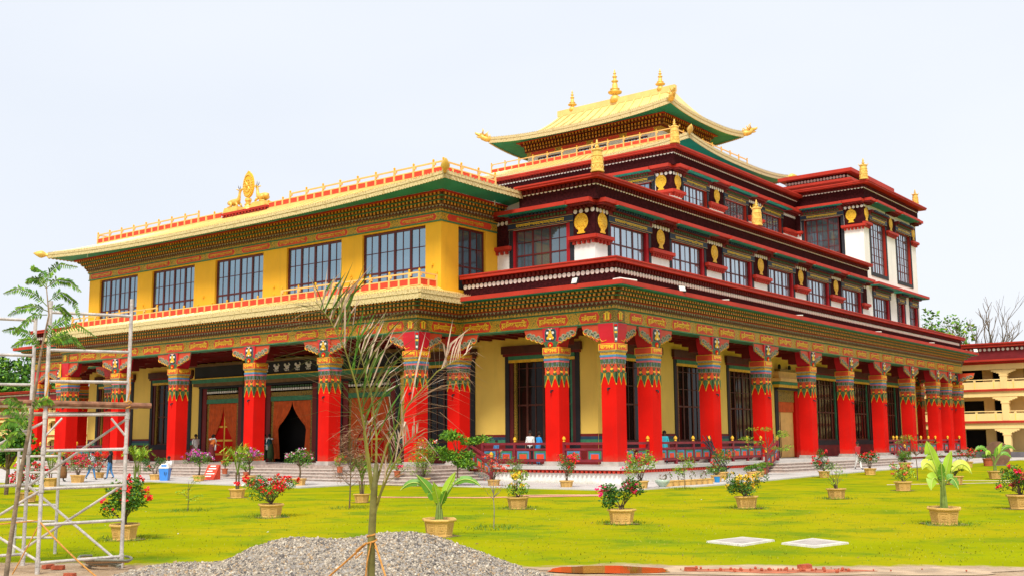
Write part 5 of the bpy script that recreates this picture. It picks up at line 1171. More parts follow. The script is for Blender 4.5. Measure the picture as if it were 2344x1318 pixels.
def stems(t, z, tips, r=.018, m="bark", name="stem"):
    mb = MB()
    for tip in tips: mb.tube([(random.uniform(-.06, .06), random.uniform(-.06, .06), z), (tip[0] * .35 + random.uniform(-.04, .04), tip[1] * .35, z + (tip[2] - z) * .5), tuple(tip)], [r, r * .75, r * .35], 5)
    mb.build(name, m, t)
def bush(p, w_, label, H, spread, leaf, bloom, nleaf=900, nbl=260, seed=0, clumps=9, size=.085, trunk=False, bsize=.06, top=True, h=None, sprawl=.0, **kw):
    """flowering shrub in a planter: stems, foliage in uneven clumps, blossom at the ends"""
    g_ = np.random.default_rng(seed); t, z = potted(p, w_, label, h=h, **kw); R_ = spread * 1.14; ht = H - z
    cl = []
    for k in range(clumps):
        a = g_.random() * 6.28; rr = R_ * math.sqrt(g_.random()) * .85; zz = z + ht * ((.55 + .42 * g_.random()) if trunk else (.25 + .7 * g_.random())); zz = min(zz, z + ht * (1.02 - .35 * (rr / R_) ** 2))
        cl.append((rr * math.cos(a), rr * math.sin(a), zz))
    if trunk:
        mb = MB(); mb.tube([(0, 0, z), (.05, .02, z + ht * .25), (-.03, .03, z + ht * .5)], [.06, .05, .04], 7)
        for c in cl: mb.tube([(-.03, .03, z + ht * .45), (c[0] * .5, c[1] * .5, (c[2] + z + ht * .5) / 2), c], [.03, .02, .008], 5)
        mb.build("stem", "bark", t)
    else: stems(t, z, cl)
    P_ = np.concatenate([clump(c, (R_ * .40, R_ * .40, ht * .23), max(24, int(nleaf * 1.35) // clumps), g_) for c in cl]); P_ = P_[P_[:, 2] > z - .05]
    obj("foliage", leafmesh("foliage", P_, size, leaf[0], leaf[1], seed=seed), t, kind="stuff")
    if bloom:
        B = []
        for k in range(max(3, int(nbl / 11))):
            c = cl[g_.integers(len(cl))]; d_ = g_.normal(size=3); d_[2] = abs(d_[2]) * (.9 if top else .4); d_ /= np.linalg.norm(d_); q = np.array(c) + d_ * np.array((R_ * (.38 + sprawl), R_ * (.38 + sprawl), ht * .22)); B.append(clump(q, (.085, .085, .07), 14, g_, .2))
        obj("blossom", leafmesh("blossom", np.concatenate(B), bsize * 1.45, bloom[0], bloom[1], .9, .2, seed + 50), t, kind="stuff")
    return t
G1 = (["leaf_dark", "leaf_mid", "leaf_light"], [3, 5, 2]); G2 = (["leaf_mid", "leaf_light", "leaf_lime"], [3, 5, 3]); G3 = (["leaf_dark", "leaf_mid"], [5, 4]); GR = (["leaf_brown", "leaf_dry", "leaf_mid"], [2, 2, 3])
RED = (["bloom_red", "bloom_scarlet"], [3, 2]); PNK = (["bloom_pink", "bloom_red"], [3, 1]); PUR = (["bloom_purple", "bloom_pink", "bloom_white"], [5, 1, 1]); YEL = (["bloom_yellow", "leaf_yellow"], [4, 1]); COR = (["bloom_coral", "bloom_scarlet", "leaf_dry"], [3, 2, 1])
bush((8.35, -36.3), .80, "clay planter of red bougainvillea seen through the right side of the scaffold", 1.42, .55, G1, RED, 1500, 230, 1, 12, .09, sprawl=.25)
bush((4.77, -28.55), .87, "clay planter on the lawn with a wide bush of scarlet flowers", 1.30, .72, G1, RED, 1300, 520, 2, 14, .08, sprawl=.15)
bush((-14.48, -10.54), .87, "planter by the porch steps, leaning trunk and pale pink crown", 1.93, .72, G1, (["bloom_purple", "bloom_white", "bloom_pink"], [2, 3, 2]), 1000, 200, 4, 9, .09, True)
bush((-23.99, -10.39), .82, "planter with purple flowering crown on a thin leafy trunk, left of the red sign", 2.0, .80, G1, PUR, 1000, 420, 5, 10, .09, True)
bush((-19.79, -9.86), .90, "planter with purple bougainvillea on a bent trunk, right of the little palm", 1.95, .82, G1, PUR, 1000, 420, 6, 10, .09, True)
bush((-28.18, -10.68), .78, "planter of dark leaves and a few orange flowers next to the blue bin", 1.4, .62, G3, (["bloom_scarlet", "bloom_coral"], [1, 1]), 900, 60, 7, 8, .09)
bush((-29.4, -15.35), 1.0, "planter of crimson bougainvillea beside the woman in the white shawl", 1.85, .95, G1, (["bloom_red", "bloom_pink"], [2, 1]), 800, 760, 8, 12, .09)
bush((-34.29, -10.95), .85, "planter of dark red bougainvillea between the shawled woman and the woman in jeans", 1.78, .85, G3, RED, 800, 520, 9, 10, .09)
bush((-12.07, -27.9), .83, "planter of bright red flowers behind the scaffold legs near the left edge", 1.55, .75, G1, (["bloom_red", "bloom_pink"], [3, 1]), 700, 520, 11, 10, .085)
bush((-9.19, -5.88), .82, "tall leafy planter shrub with orange and white flowers in front of the porch corner column", 2.55, .80, G2, (["bloom_scarlet", "bloom_white", "bloom_coral"], [2, 2, 2]), 1500, 160, 14, 14, .09)
bush((-4.31, -5.56), .76, "planter of twiggy coral flowers below the terrace corner rail", 1.75, .72, GR, COR, 500, 240, 15, 10, .07, sprawl=.2)
bush((9.03, -20.63), .86, "planter on the lawn with a small bush of yellow and orange flowers", 1.32, .40, G2, YEL, 520, 150, 16, 7, .09, sprawl=.1)
bush((.22, -5.08), .78, "planter of red flowers against the white base between two red columns", 1.85, .50, G1, (["bloom_scarlet", "bloom_pink"], [3, 1]), 650, 330, 17, 9, .085, sprawl=.1)
bush((16.17, -24.83), .86, "planter on the lawn with dark green leaves and deep pink blooms on one side", 1.32, .50, G3, PNK, 900, 120, 18, 10, .10, sprawl=.3)
bush((4.46, -4.6), .86, "planter of red and pink flowers with a green bush in front of the terrace corner", 2.05, .72, G2, (["bloom_scarlet", "bloom_pink"], [2, 2]), 1000, 330, 19, 11, .09, sprawl=.2)
bush((15.95, -16.15), .86, "planter on the lawn with a round bush covered in yellow flowers", 1.30, .65, G3, YEL, 1000, 360, 20, 12, .085)
bush((2.33, 8.25), .9, "planter of red flowers with trailing grey leaves beside the black cables", 1.7, .72, G1, RED, 900, 150, 21, 9, .08)
bush((6.73, 13.36), .78, "planter with a tall red flowered shrub at the foot of the right hand steps", 1.65, .62, G3, RED, 800, 170, 22, 9, .09, sprawl=.2)
bush((16.14, -8.29), .83, "planter on the lawn with thin bare stems and sparse yellow green leaves", 1.38, .52, G2, None, 130, 0, 23, 9, .08)
bush((7.76, 18.42), .84, "planter of red flowers beside the man in white trousers on the steps", 1.5, .60, G3, RED, 800, 260, 24, 9, .09)
bush((16.09, .04), .87, "planter of coral pink flowers directly left of the tall potted banana", 1.25, .50, G2, COR, 500, 120, 25, 8, .09)
bush((6.01, 30.4), .98, "planter with a clipped round green topiary on the right hand path", 1.30, .52, (["leaf_mid", "leaf_light", "leaf_dark"], [3, 3, 2]), None, 1500, 0, 26, 12, .07)
bush((16.03, 8.39), .9, "planter of pink flowers half hidden behind the banana leaves", 1.10, .45, G3, PNK, 450, 120, 28, 7, .09)
bush((24.06, -11.56), .97, "planter of pink red flowers cut by the right edge of the picture", 1.36, .62, G1, (["bloom_red", "bloom_pink"], [3, 2]), 900, 330, 30, 11, .09)
bush((8.73, 36.64), .9, "planter of small red flowers in front of the far corner column", 1.35, .85, G3, RED, 600, 240, 31, 8, .09)
bush((9.09, 41.02), .85, "plain orange pot with a low round green shrub before the brown disc", .95, .45, G1, None, 500, 0, 32, 7, .08, h=.6, n=14, m="terracotta")
# little pots along the terrace base, on the steps and the terrace
for k in range(8):
    y = -1.7 + k * .58; t, z = potted((4.42 + .03 * k, y), .52, ["small clay pot next to the ceramic bowl, first in the row along the white base"] [0] if k == 0 else "small clay pot along the white base, %s from the ceramic bowl" % ["", "second", "third", "fourth", "fifth", "sixth", "seventh", "eighth"][k], h=.34, n=14, group="small pots in a row along the white base")
    if k % 2 == 0: g_ = np.random.default_rng(k); obj("foliage", leafmesh("foliage", clump((0, 0, z + .2), (.16, .16, .22), 60, g_), .10, ["leaf_brown", "leaf_mid"], [2, 1], seed=k), t, kind="stuff")
for i, (p, w_, lab, mm) in enumerate([((3.9, 4.6), .7, "low clay pot of grey green leaves beside the blue bucket", "pot_clay"), ((3.6, 9.9), .8, "wide low clay pot right of the black cables", "pot_clay"), ((3.4, 11.2), .7, "low clay pot third from the side steps", "pot_clay")]):
    bush(p, w_, lab, 1.0 if i == 0 else .75, .5, G1, (["bloom_white"], [1]) if i == 0 else None, 420, 30, 60 + i, 7, .09, h=.42, n=14)
for i, (p, w_, H, lab, bl) in enumerate([((-26.0, -6.9, .44), .42, 1.2, "small terracotta pot of orange flowers on the porch steps near the left column", (["bloom_scarlet", "bloom_coral"], [1, 1])), ((-15.6, -6.4, .63), .40, 1.0, "small terracotta pot of orange flowers on the porch steps in front of the open door", (["bloom_scarlet", "bloom_coral"], [1, 1])), ((-23.2, -7.4, .26), .38, .9, "small terracotta pot of green leaves next to the red sign", None), ((-10.6, -6.6, .44), .42, 1.0, "small terracotta pot on the porch steps by the corner column", (["bloom_pink"], [1])), ((1.9, 14.9, .2), .4, .7, "first red terracotta pot beside the stair railing", None), ((2.3, 14.4, .2), .4, .7, "second red terracotta pot beside the stair railing", None)]):
    bush(p, w_, lab, H, .42, G2, bl, 320, 60, 70 + i, 7, .09, h=.36, n=14, m="terracotta")
t = thing("flower_bowl", "pale green ceramic bowl with dry stalks beside the first small pots", "bowl", (4.55, -2.6, -.01)); mat("celadon", (.42, .52, .42), .3, .15, 6)
mb = MB(); mb.lathe([(.14, 0), (.16, .05), (.36, .26), (.40, .40), (.37, .40), (.3, .25)], n=16); mb.build("bowl", "celadon", t, smooth=True); obj("stalk", leafmesh("stalk", clump((0, 0, .5), (.2, .2, .22), 50, rng), .14, ["leaf_brown", "leaf_dry"], [2, 1], .2), t, kind="stuff")
mat("bin_blue", (.06, .26, .75), .4, .06); mat("blue_plastic", (.02, .22, .50), .45)
mb = MB(); mb.lathe([(.14, 0), (.17, .34), (.18, .36), (.165, .36), (.13, .03)], n=14); mb.build("bucket", "blue_plastic", None, (4.3, 3.9, .0), label="small blue bucket standing against the row of clay pots", cat="bucket")
t = thing("litter_bin", "light blue swing-top litter bin with white lid on the path by the steps", "litter bin", (-26.49, -11.12, .12), .6)
mb = MB(); mb.frustum(0, 0, 0, .78, .24, .20, .31, .27); mb.build("body", "bin_blue", t); mb = MB(); mb.frustum(0, 0, .78, .84, .33, .29, .33, .29); mb.frustum(0, 0, .84, 1.06, .31, .27, .20, .10); mb.build("lid", "white_paint", t)
mb = MB(); mb.box(-.17, .17, -.245, -.20, .88, 1.0); mb.build("flap", "bin_blue", t); obj("lettering", lettering("U", .14, .22, "navy"), t, (.12, -.27, .45), rot=(R(-5), 0, 0))
t = thing("step_sign", "red sloping sign board with white writing at the foot of the porch steps", "sign", (-25.02, -8.6, .12), .35)
mb = MB(); mb.hexa([(-.42, -.55, 0), (.42, -.55, 0), (.42, .25, 0), (-.42, .25, 0), (-.42, .12, .95), (.42, .12, .95), (.42, .25, .95), (-.42, .25, .95)]); mb.build("board", "panel_red", t)
mb = MB()
for k, (a, b) in enumerate([(-.2, .2), (-.25, .3), (-.3, .1), (-.32, .32), (-.3, .15)]):
    s0 = .12 + k * .165; P0 = lambda u, s_: (u, -.556 + .67 * s_ - .01, .95 * s_ + .004); mb.q([P0(a, 1 - s0), P0(b, 1 - s0), P0(b, 1 - s0 + .07), P0(a, 1 - s0 + .07)])
mb.build("writing", "white_paint", t, kind="stuff")
# black cables hanging off the rail
mb = MB(); r_ = random.Random(9)
for k in range(9):
    x, y = 1.6, 9.2 + .1 * k
    mb.tube([(.4, 9.6 + .5 * (k % 3), 2.4 + .3 * (k % 2)), (1.2, 9.3 + .1 * k, 1.5), (1.7 + .1 * r_.random(), 9.0 + .15 * k, .75 + .3 * r_.random()), (2.0, 8.2 + .35 * k * r_.random(), .45), (1.9, 7.4 + .4 * k, .65 + .2 * r_.random())], .028, 5)
mb.build("cable_bundle", "black_paint", None, label="tangle of black cables hanging from the terrace rail", cat="cables")

# ---- palms, bananas and saplings
def blade_leaf(mb, pts, wid, m=0, dx=None, fold=.15, torn=0., g_=None):
    """long leaf surface along a midrib, two strips folded at the rib; torn edges for old leaves"""
    n = len(pts); pts = [Vector(p) for p in pts]
    for i in range(n - 1):
        t0 = (pts[min(i + 1, n - 1)] - pts[max(i - 1, 0)]).normalized(); t1 = (pts[min(i + 2, n - 1)] - pts[i]).normalized()
        side = dx or Vector((0, 0, 1)).cross(t0)
        side = side.normalized() if side.length > .01 else Vector((1, 0, 0)); u0 = side.cross(t0).normalized()
        for s_ in (-1, 1):
            k = (g_.random() * torn) if g_ is not None else 0
            a, b = pts[i], pts[i + 1]; o0 = side * s_ * wid[i] * (1 - k) + u0 * wid[i] * fold; o1 = side * s_ * wid[i + 1] * (1 - k) + u0 * wid[i + 1] * fold
            mb.q([a, b, b + o1, a + o0], m)
mat("banana_lime", (.30, .46, .025), .5, .16, 3, spec=.35); mat("banana_mid", (.11, .27, .022), .5, .16, 3, spec=.35); mat("banana_pale", (.50, .56, .06), .5, .2, 4, spec=.35); mat("banana_rib", (.42, .50, .10), .5, .1, 4)
def banana(p, w_, label, leaves, seed=0, stem=.55):
    """leaves: tip and control point across the plant and up, reach towards the viewer's side, half width, share of bare stalk, material"""
    t, z = potted(p, w_, label); g_ = np.random.default_rng(seed); sr = Matrix.Rotation(-t.rotation_euler.z, 3, 'Z')
    mb = MB()
    for k in range(7): a = k * .9; mb.tube([(.08 * math.cos(a), .08 * math.sin(a), z - .05), (.05 * math.cos(a), .05 * math.sin(a), z + stem * (.62 + .07 * k))], [.044, .020], 6)
    mb.build("stem", "stem_green", t)
    ac, dp = sr @ Vector((.7881, .6155, 0)), sr @ Vector((.6155, -.7881, 0))
    for tx, tz, cx, cz, out_, wd, bare, mt in leaves:
        P0 = Vector((0, 0, z + stem * .55)); P1 = ac * cx + dp * out_ * .4 + Vector((0, 0, cz)); P2 = ac * tx + dp * out_ + Vector((0, 0, tz)); n = 18
        pts = [P0 * (1 - u) ** 2 + P1 * 2 * u * (1 - u) + P2 * u * u for u in [i / n for i in range(n + 1)]]; k0 = max(1, int(n * bare))
        mb = MB(); mb.tube(pts[:k0 + 2], [.026 - .012 * i / (k0 + 1) for i in range(k0 + 2)], 6, 1); bp = pts[k0:]; m_ = len(bp) - 1
        sd0 = [(bp[min(i + 1, m_)] - bp[max(i - 1, 0)]).normalized().cross((dp + Vector((0, 0, .35))).normalized()).normalized() for i in range(m_ + 1)]
        wl = [.80 * wd * (min(1., i / m_ * 4.5 + .12) * (1 - (max(0, i / m_ - .45) / .55) ** 2.2)) for i in range(m_ + 1)]
        for i in range(m_):
            for s_ in (-1, 1):
                tear = (g_.random() < .16) * g_.uniform(.3, .7); nn = dp * .22
                a_, b_ = bp[i], bp[i + 1]; mb.q([a_, b_, b_ + sd0[i + 1] * s_ * wl[i + 1] * (1 - tear) - nn * wl[i + 1], a_ + sd0[i] * s_ * wl[i] - nn * wl[i]], 0)
        mb.tube([q + dp * .006 for q in bp], .012, 4, 2); mb.build("leaf", [mt, "stem_green", "banana_rib"], t)
    return t
banana((24.02, -20.05), .97, "tall banana plant with torn lime leaves in a clay planter on the lawn", [(-.42, 2.36, -.22, 1.75, .0, .24, .28, "banana_lime"), (-.62, 1.55, -.42, 2.10, .12, .17, .30, "banana_pale"), (.30, 2.08, .10, 1.6, .0, .16, .30, "banana_lime"), (.80, 1.42, .50, 2.15, .1, .17, .32, "banana_pale"), (-.46, .98, -.34, 1.65, .3, .22, .30, "banana_lime"), (.34, 1.00, .22, 1.6, .25, .18, .3, "banana_mid"), (-.1, 1.75, -.05, 1.4, .2, .15, .3, "banana_mid")], 3, .95)
banana((14.49, -31.03), .91, "young banana plant in a clay planter just behind the gravel heap", [(-1.02, 1.18, -.50, 1.75, .0, .12, .42, "banana_mid"), (-.60, 1.58, -.12, 1.1, .1, .17, .25, "banana_mid"), (.42, 1.66, .10, 1.1, .0, .15, .28, "banana_lime"), (1.08, 1.28, .45, 1.85, .05, .12, .42, "banana_mid"), (-.15, 1.42, -.02, 1.0, .3, .15, .2, "banana_lime"), (.2, 1.2, .1, 1.0, .3, .12, .25, "banana_mid")], 5, .45)
banana((15.98, 16.54), .93, "fan palm like banana with arching green leaves on the far lawn", [(-1.15, 1.62, -.50, 2.35, .0, .17, .35, "banana_mid"), (.55, 2.1, .2, 1.6, .0, .15, .4, "banana_lime"), (1.25, 1.65, .65, 2.4, .1, .15, .35, "banana_mid"), (.95, 1.15, .55, 2.0, .2, .14, .35, "banana_mid"), (-.55, 1.35, -.35, 2.0, .2, .15, .35, "banana_lime"), (.15, 1.9, .05, 1.4, .2, .14, .4, "banana_mid")], 6, .6)
def frond_mesh(mb, pts, n, ll, g_, m_rib=0, ms=(1, 2), droop=.5, wid=.012, tipdry=None, lift=.5, plane=None, wide=False):
    """feather palm frond: rib plus leaflets in pairs"""
    pts = [Vector(p) for p in pts]
    def at(u):
        f_ = u * (len(pts) - 1); i = min(int(f_), len(pts) - 2); return pts[i].lerp(pts[i + 1], f_ - i), (pts[i + 1] - pts[i]).normalized()
    for k in range(n):
        u = .22 + .77 * k / n; c, t = at(u); L_ = ll * (math.sin(math.pi * min(1, .18 + u * .80)) ** .6) * g_.uniform(.75, 1.2)
        for s_ in (-1, 1):
            side = (plane.cross(t) if plane is not None else t.cross(Vector((0, 0, 1)))); side = side.normalized() if side.length > .05 else Vector((1, 0, 0))
            d_ = (t * (g_.uniform(.35, 1.2) if wide else g_.uniform(.5, 1.1)) + side * s_ * (g_.uniform(.35, 1.3) if wide else g_.uniform(.5, 1.)) + Vector((g_.normal(0, .14), g_.normal(0, .14), g_.normal(lift * .3, .14)))).normalized()
            a = c; b = a + d_ * L_ * .5; e = b + (d_ + Vector((0, 0, -droop * g_.uniform(.2, 1.5)))).normalized() * L_ * .5; w_ = d_.cross(Vector((.2, .3, 1))).normalized() * wid * g_.uniform(.6, 1.2)
            dry = tipdry is not None and g_.random() < tipdry(u); m = (ms[-1] if dry else ms[g_.integers(max(1, len(ms) - 1))])
            mb.q([a - w_ * .5, b - w_, b + w_, a + w_ * .5], m); mb.q([b - w_, e, b + w_], ms[-1] if (dry or g_.random() < .25) else m)
    rb = .015 if wide else .02; mb.tube(pts, [rb - rb * .75 * i / (len(pts) - 1) for i in range(len(pts))], 5, m_rib)
def small_palm(p, w_, label, H, seed, nf=9, R_=.8, mats=("stem_green", "leaf_light", "leaf_lime", "leaf_yellow"), stemh=.5, **kw):
    t, z = potted(p, w_, label, **kw); g_ = np.random.default_rng(seed); mb = MB()
    for k in range(4): mb.tube([(.06 * math.cos(k * 1.6), .06 * math.sin(k * 1.6), z - .05), (.1 * math.cos(k * 1.6), .1 * math.sin(k * 1.6), z + stemh)], [.03, .018], 6)
    mb.build("stem", "bark", t)
    for k in range(nf):
        a = k * 6.28 / nf + g_.uniform(-.3, .3); r1 = R_ * g_.uniform(.6, 1.1); top = H * g_.uniform(.82, 1.03); z0 = z + stemh
        mb = MB(); frond_mesh(mb, [(0, 0, z0 - .1), (r1 * .3 * math.cos(a), r1 * .3 * math.sin(a), z0 + (top - z0) * .7), (r1 * .7 * math.cos(a), r1 * .7 * math.sin(a), top), (r1 * 1.1 * math.cos(a), r1 * 1.1 * math.sin(a), top - .25)], 20, .34, g_, 0, (1, 2, 3), .5, .016); mb.build("frond", list(mats), t)
    return t
small_palm((-7.01, -20.72), .80, "little palm in a clay planter on the lawn left of the scarlet bush", 2.3, 3, 11, .75, stemh=.75)
small_palm((-26.52, -18.74), 1.05, "leafy palm in a low planter behind the scaffold, beside the crimson bush", 2.0, 10, 12, .95, stemh=.4)
small_palm((.95, -20.65), .70, "tall grassy palm in a clay planter behind the dry palm trunk", 1.75, 12, 12, .45, ("stem_green", "leaf_mid", "leaf_light", "leaf_dry"), stemh=.55)
def leafy_palm(p, H, R_, label, seed, nf=12, dry=("stem_green", "leaf_lime", "leaf_light", "leaf_yellow")):
    t = thing("palm_clump", label, "palm", (p[0], p[1], gz(*p) - .03)); g_ = np.random.default_rng(seed); mb = MB()
    for k in range(6): mb.tube([(.12 * math.cos(k), .12 * math.sin(k), 0), (.2 * math.cos(k), .2 * math.sin(k), H * .5)], [.04, .022], 6)
    mb.build("stem", "stem_green", t)
    for k in range(nf):
        a = k * 6.28 / nf + g_.uniform(-.3, .3); r1 = R_ * g_.uniform(.6, 1.1); top = H * g_.uniform(.85, 1.02); mb = MB(); frond_mesh(mb, [(0, 0, H * .3), (r1 * .3 * math.cos(a), r1 * .3 * math.sin(a), top * .8), (r1 * .7 * math.cos(a), r1 * .7 * math.sin(a), top), (r1 * 1.15 * math.cos(a), r1 * 1.15 * math.sin(a), top - .4)], 24, .42, g_, 0, (1, 2, 3), .5, .02); mb.build("frond", list(dry), t)
leafy_palm((-24.1, -14.7), 2.3, 1.05, "bushy yellow green palm clump between the scaffold and the blue bin", 31)
# the half dry palm tied up with ropes in front of the heap
PD = 12.2
def pp(px, py, dd=0.): return ray(px, py, PD + dd)
b0 = pp(849, 1318); b0 = Vector((b0.x, b0.y, -.02)); t = thing("palm", "half dry young palm with ropes, standing in front of the gravel heap", "palm", b0)
def lo(v): return Vector(v) - b0
mat("palm_trunk", (.15, .14, .035), .6, .3, 5, bump=.2)
mb = MB(); mb.tube([(0, 0, 0), lo(pp(849, 1318)), lo(pp(850, 1240)), lo(pp(856, 1130)), lo(pp(862, 1060))], [.058, .046, .044, .038, .025], 10); mb.build("trunk", "palm_trunk", t, smooth=True)
mb = MB(); mb.tube([lo(pp(843, 1318)), lo(pp(843, 1270)), lo(pp(846, 1225))], [.03, .02, .005], 5); mb.build("husk", "leaf_dry", t)
g_ = np.random.default_rng(77); TD = ("palm_stalk", "leaf_mid", "leaf_olive", "leaf_dry"); mat("palm_stalk", (.20, .19, .03), .6, .2, 5); mat("leaf_olive", (.13, .15, .03), .6, .25, 8); mat("straw", (.56, .43, .31), .7, .25, 8)
dryf = lambda a, b: (lambda u: min(1, max(0, (u - a) / (b - a))))
VP = -vf
for path_, n, ll, dr, dry in [
    ([(856, 1130, 0), (835, 985, 0), (815, 880, -.1), (790, 800, -.15), (755, 730, -.2), (722, 690, -.25)], 44, 1.0, .45, dryf(.55, 1.05)),
    ([(858, 1120, 0), (885, 1020, .1), (935, 925, .2), (1000, 850, .3), (1075, 805, .4)], 38, .74, .6, dryf(-.2, .5)),
    ([(860, 1140, 0), (862, 1000, .1), (850, 900, .3), (828, 820, .4), (815, 765, .5)], 24, .8, .4, dryf(.3, 1.0)),
    ([(862, 1150, 0), (890, 1085, -.1), (925, 1020, -.2), (960, 985, -.3)], 16, .62, .8, dryf(.0, .7)),
    ([(860, 1170, 0), (885, 1080, .1), (905, 1030, .2), (915, 1000, .3)], 14, .62, .7, dryf(-.3, .6)),
    ([(850, 1120, 0), (838, 1030, .1), (832, 990, .2), (838, 965, .3)], 10, .52, .9, dryf(.0, .6))]:
    mb = MB(); frond_mesh(mb, [lo(pp(*q)) for q in path_], n, ll, g_, 0, (1, 2, 3), dr, .0135, dry, .4, VP, True); mb.build("frond", ["palm_stalk", "leaf_mid", "leaf_olive", "straw"], t)
mat("rope", (.52, .24, .05), .85, .2, 20, bump=.5)
def rope(pts, r, label, sag=.0):
    P_ = [Vector(p) for p in pts]
    if len(P_) == 2: A, B = P_; P_ = [A.lerp(B, i / 10) - Vector((0, 0, sag * 4 * (i / 10) * (1 - i / 10))) for i in range(11)]
    mb = MB(); mb.tube(P_, r, 6); return mb.build("rope", "rope", None, label=label, cat="rope")
kn = pp(851, 1242)
rope([kn + Vector((-.05, -.03, 0)), Vector((*ray(560, 1345, 13.2).xy, .02))], .011, "orange rope running down to the left from the palm trunk", .03)
rope([kn + Vector((.05, .0, 0)), Vector((*ray(975, 1390, 10.6).xy, .02))], .011, "orange rope running down to the right from the palm trunk", .02)
mb = MB(); mb.tube([kn + Vector((.053 * math.cos(a), .053 * math.sin(a), .012 * a - .05)) for a in [i * .5 for i in range(26)]], .011, 5); mb.tube([kn + Vector((-.06, -.03, 0)), kn + Vector((-.16, -.08, -.08)), kn + Vector((-.17, -.08, -.17)), kn + Vector((-.09, -.05, -.1))], .010, 5); mb.tube([kn + Vector((.04, -.05, .02)), kn + Vector((.0, -.07, -.2)), kn + Vector((-.03, -.07, -.42))], .009, 5)
mb.build("rope_knot", "rope", None, label="orange rope knotted round the palm trunk", cat="rope")
# saplings
def sapling(p, H, label, crown, seed, leaf, trunk_r=.03, size=.1, n=500, lean=(0, 0), name="sapling", bark="bark", asp=.35):
    t = thing(name, label, "sapling", (p[0], p[1], (gz(*p) if len(p) < 3 else p[2]) - .03)); g_ = np.random.default_rng(seed); mb = MB()
    top = (lean[0], lean[1], H * .8); mb.tube([(0, 0, 0), (lean[0] * .2 + .02, lean[1] * .2, H * .3), (lean[0] * .6 - .02, lean[1] * .6, H * .6), top], [trunk_r, trunk_r * .8, trunk_r * .6, trunk_r * .3], 7); mb.build("trunk", bark, t)
    mb = MB(); P_ = []
    for c, r in crown:
        mb.tube([(lean[0] * .5, lean[1] * .5, min(H * .55, c[2] * .75)), (c[0] * .5, c[1] * .5, c[2] * .85), c], [trunk_r * .5, trunk_r * .35, trunk_r * .12], 5); P_.append(clump(c, r, n // len(crown), g_, .2))
    mb.build("branches", bark, t); obj("foliage", leafmesh("foliage", np.concatenate(P_), size, leaf[0], leaf[1], asp, .1, seed), t, kind="stuff"); return t
rx = lambda a, b: (.788 * a + .6155 * b, .6155 * a - .788 * b)
def crown_of(n, R_, z0, z1, g_, r=.3, sq=.6):
    return [((*rx(R_ * math.sqrt(g_.random()) * (1 if g_.random() < .5 else -1), g_.uniform(-.6, .6) * R_), z0 + (z1 - z0) * g_.random()), (r, r, r * sq)) for _ in range(n)]
g_ = np.random.default_rng(5)
sapling((-6.11, -6.51), 3.1, "bright green feathery sapling in front of the terrace rail, right of the porch corner", crown_of(14, .62, 1.2, 3.0, g_, .48, .5) + [((*rx(1.35, 0), 2.6), (.55, .55, .2)), ((*rx(1.0, .1), 2.5), (.42, .42, .18)), ((*rx(-.85, 0), 2.0), (.4, .4, .2)), ((*rx(.6, 0), 1.7), (.4, .4, .2))], 41, (["leaf_mid", "leaf_light", "leaf_dark"], [4, 5, 1]), .045, .19, 3600)
sapling((2.84, 13.46), 3.1, "thin tree with sparse light green leaves beside the side steps", crown_of(16, 1.3, 1.6, 3.1, g_, .42, .3), 42, (["leaf_light", "leaf_lime", "leaf_mid"], [4, 3, 2]), .04, .10, 1300, (.2, .1))
sapling((12.6, 12.83), 2.6, "slim tree with a flat thin crown left of the banana leaves", crown_of(12, 1.0, 1.9, 2.6, g_, .36, .2), 43, (["leaf_mid", "leaf_light", "leaf_brown"], [3, 3, 2]), .03, .09, 600)
sapling((13.3, 13.6), 1.7, "low dark sapling beside the slim tree with the flat crown", crown_of(7, .45, .9, 1.6, g_, .25, .4), 44, G3, .025, .10, 420)
sapling((14.12, -28.31), 1.75, "bare thin sapling standing alone on the lawn with a few twigs", crown_of(9, .32, .9, 1.7, g_, .14, .8), 45, (["leaf_dry", "leaf_brown", "bloom_coral"], [2, 2, 2]), .016, .05, 110, name="sapling", bark="bark_grey")
sapling((-.57, -27.98), 1.35, "thin seedling with feathery leaves on the lawn left of the scarlet bush", crown_of(9, .42, .4, 1.25, g_, .22, .15), 46, (["leaf_light", "leaf_lime"], [2, 2]), .016, .07, 330)
sapling((3.43, -23.7), 3.2, "dried brown feathery sapling left of the palm trunk", crown_of(14, .42, 1.9, 3.0, g_, .30, .8) + crown_of(6, .5, .9, 1.8, g_, .3, .7), 47, (["leaf_dry", "leaf_brown", "leaf_rust"], [1, 3, 3]) if mat("leaf_rust", (.26, .11, .055), .8, .25, 6) else 0, .03, .22, 1200, (.05, .05), asp=.07)
sapling((-4.0, -3.9), 1.9, "small green shrub tree behind the twiggy coral planter", crown_of(8, .4, .7, 1.8, g_, .28, .6), 48, G1, .025, .09, 520)
sapling((6.3, -3.4), 1.7, "light green leafy sapling right of the red flowered corner planter", crown_of(9, .42, .8, 1.65, g_, .28, .6), 49, G2, .02, .10, 620)
sapling((19.5, 21.0), 2.6, "young tree with a flat green crown at the right edge behind the fan banana", crown_of(9, 1.2, 1.8, 2.6, g_, .4, .22), 50, (["leaf_light", "leaf_lime", "leaf_mid"], [3, 2, 3]), .03, .10, 700)
sapling((16.3, 36.0), 2.9, "tall thin tree with drooping yellow tip before the yellow building", crown_of(8, 1.1, 2.3, 2.9, g_, .4, .2), 51, (["leaf_light", "leaf_yellow", "leaf_mid"], [3, 1, 3]), .03, .12, 420)
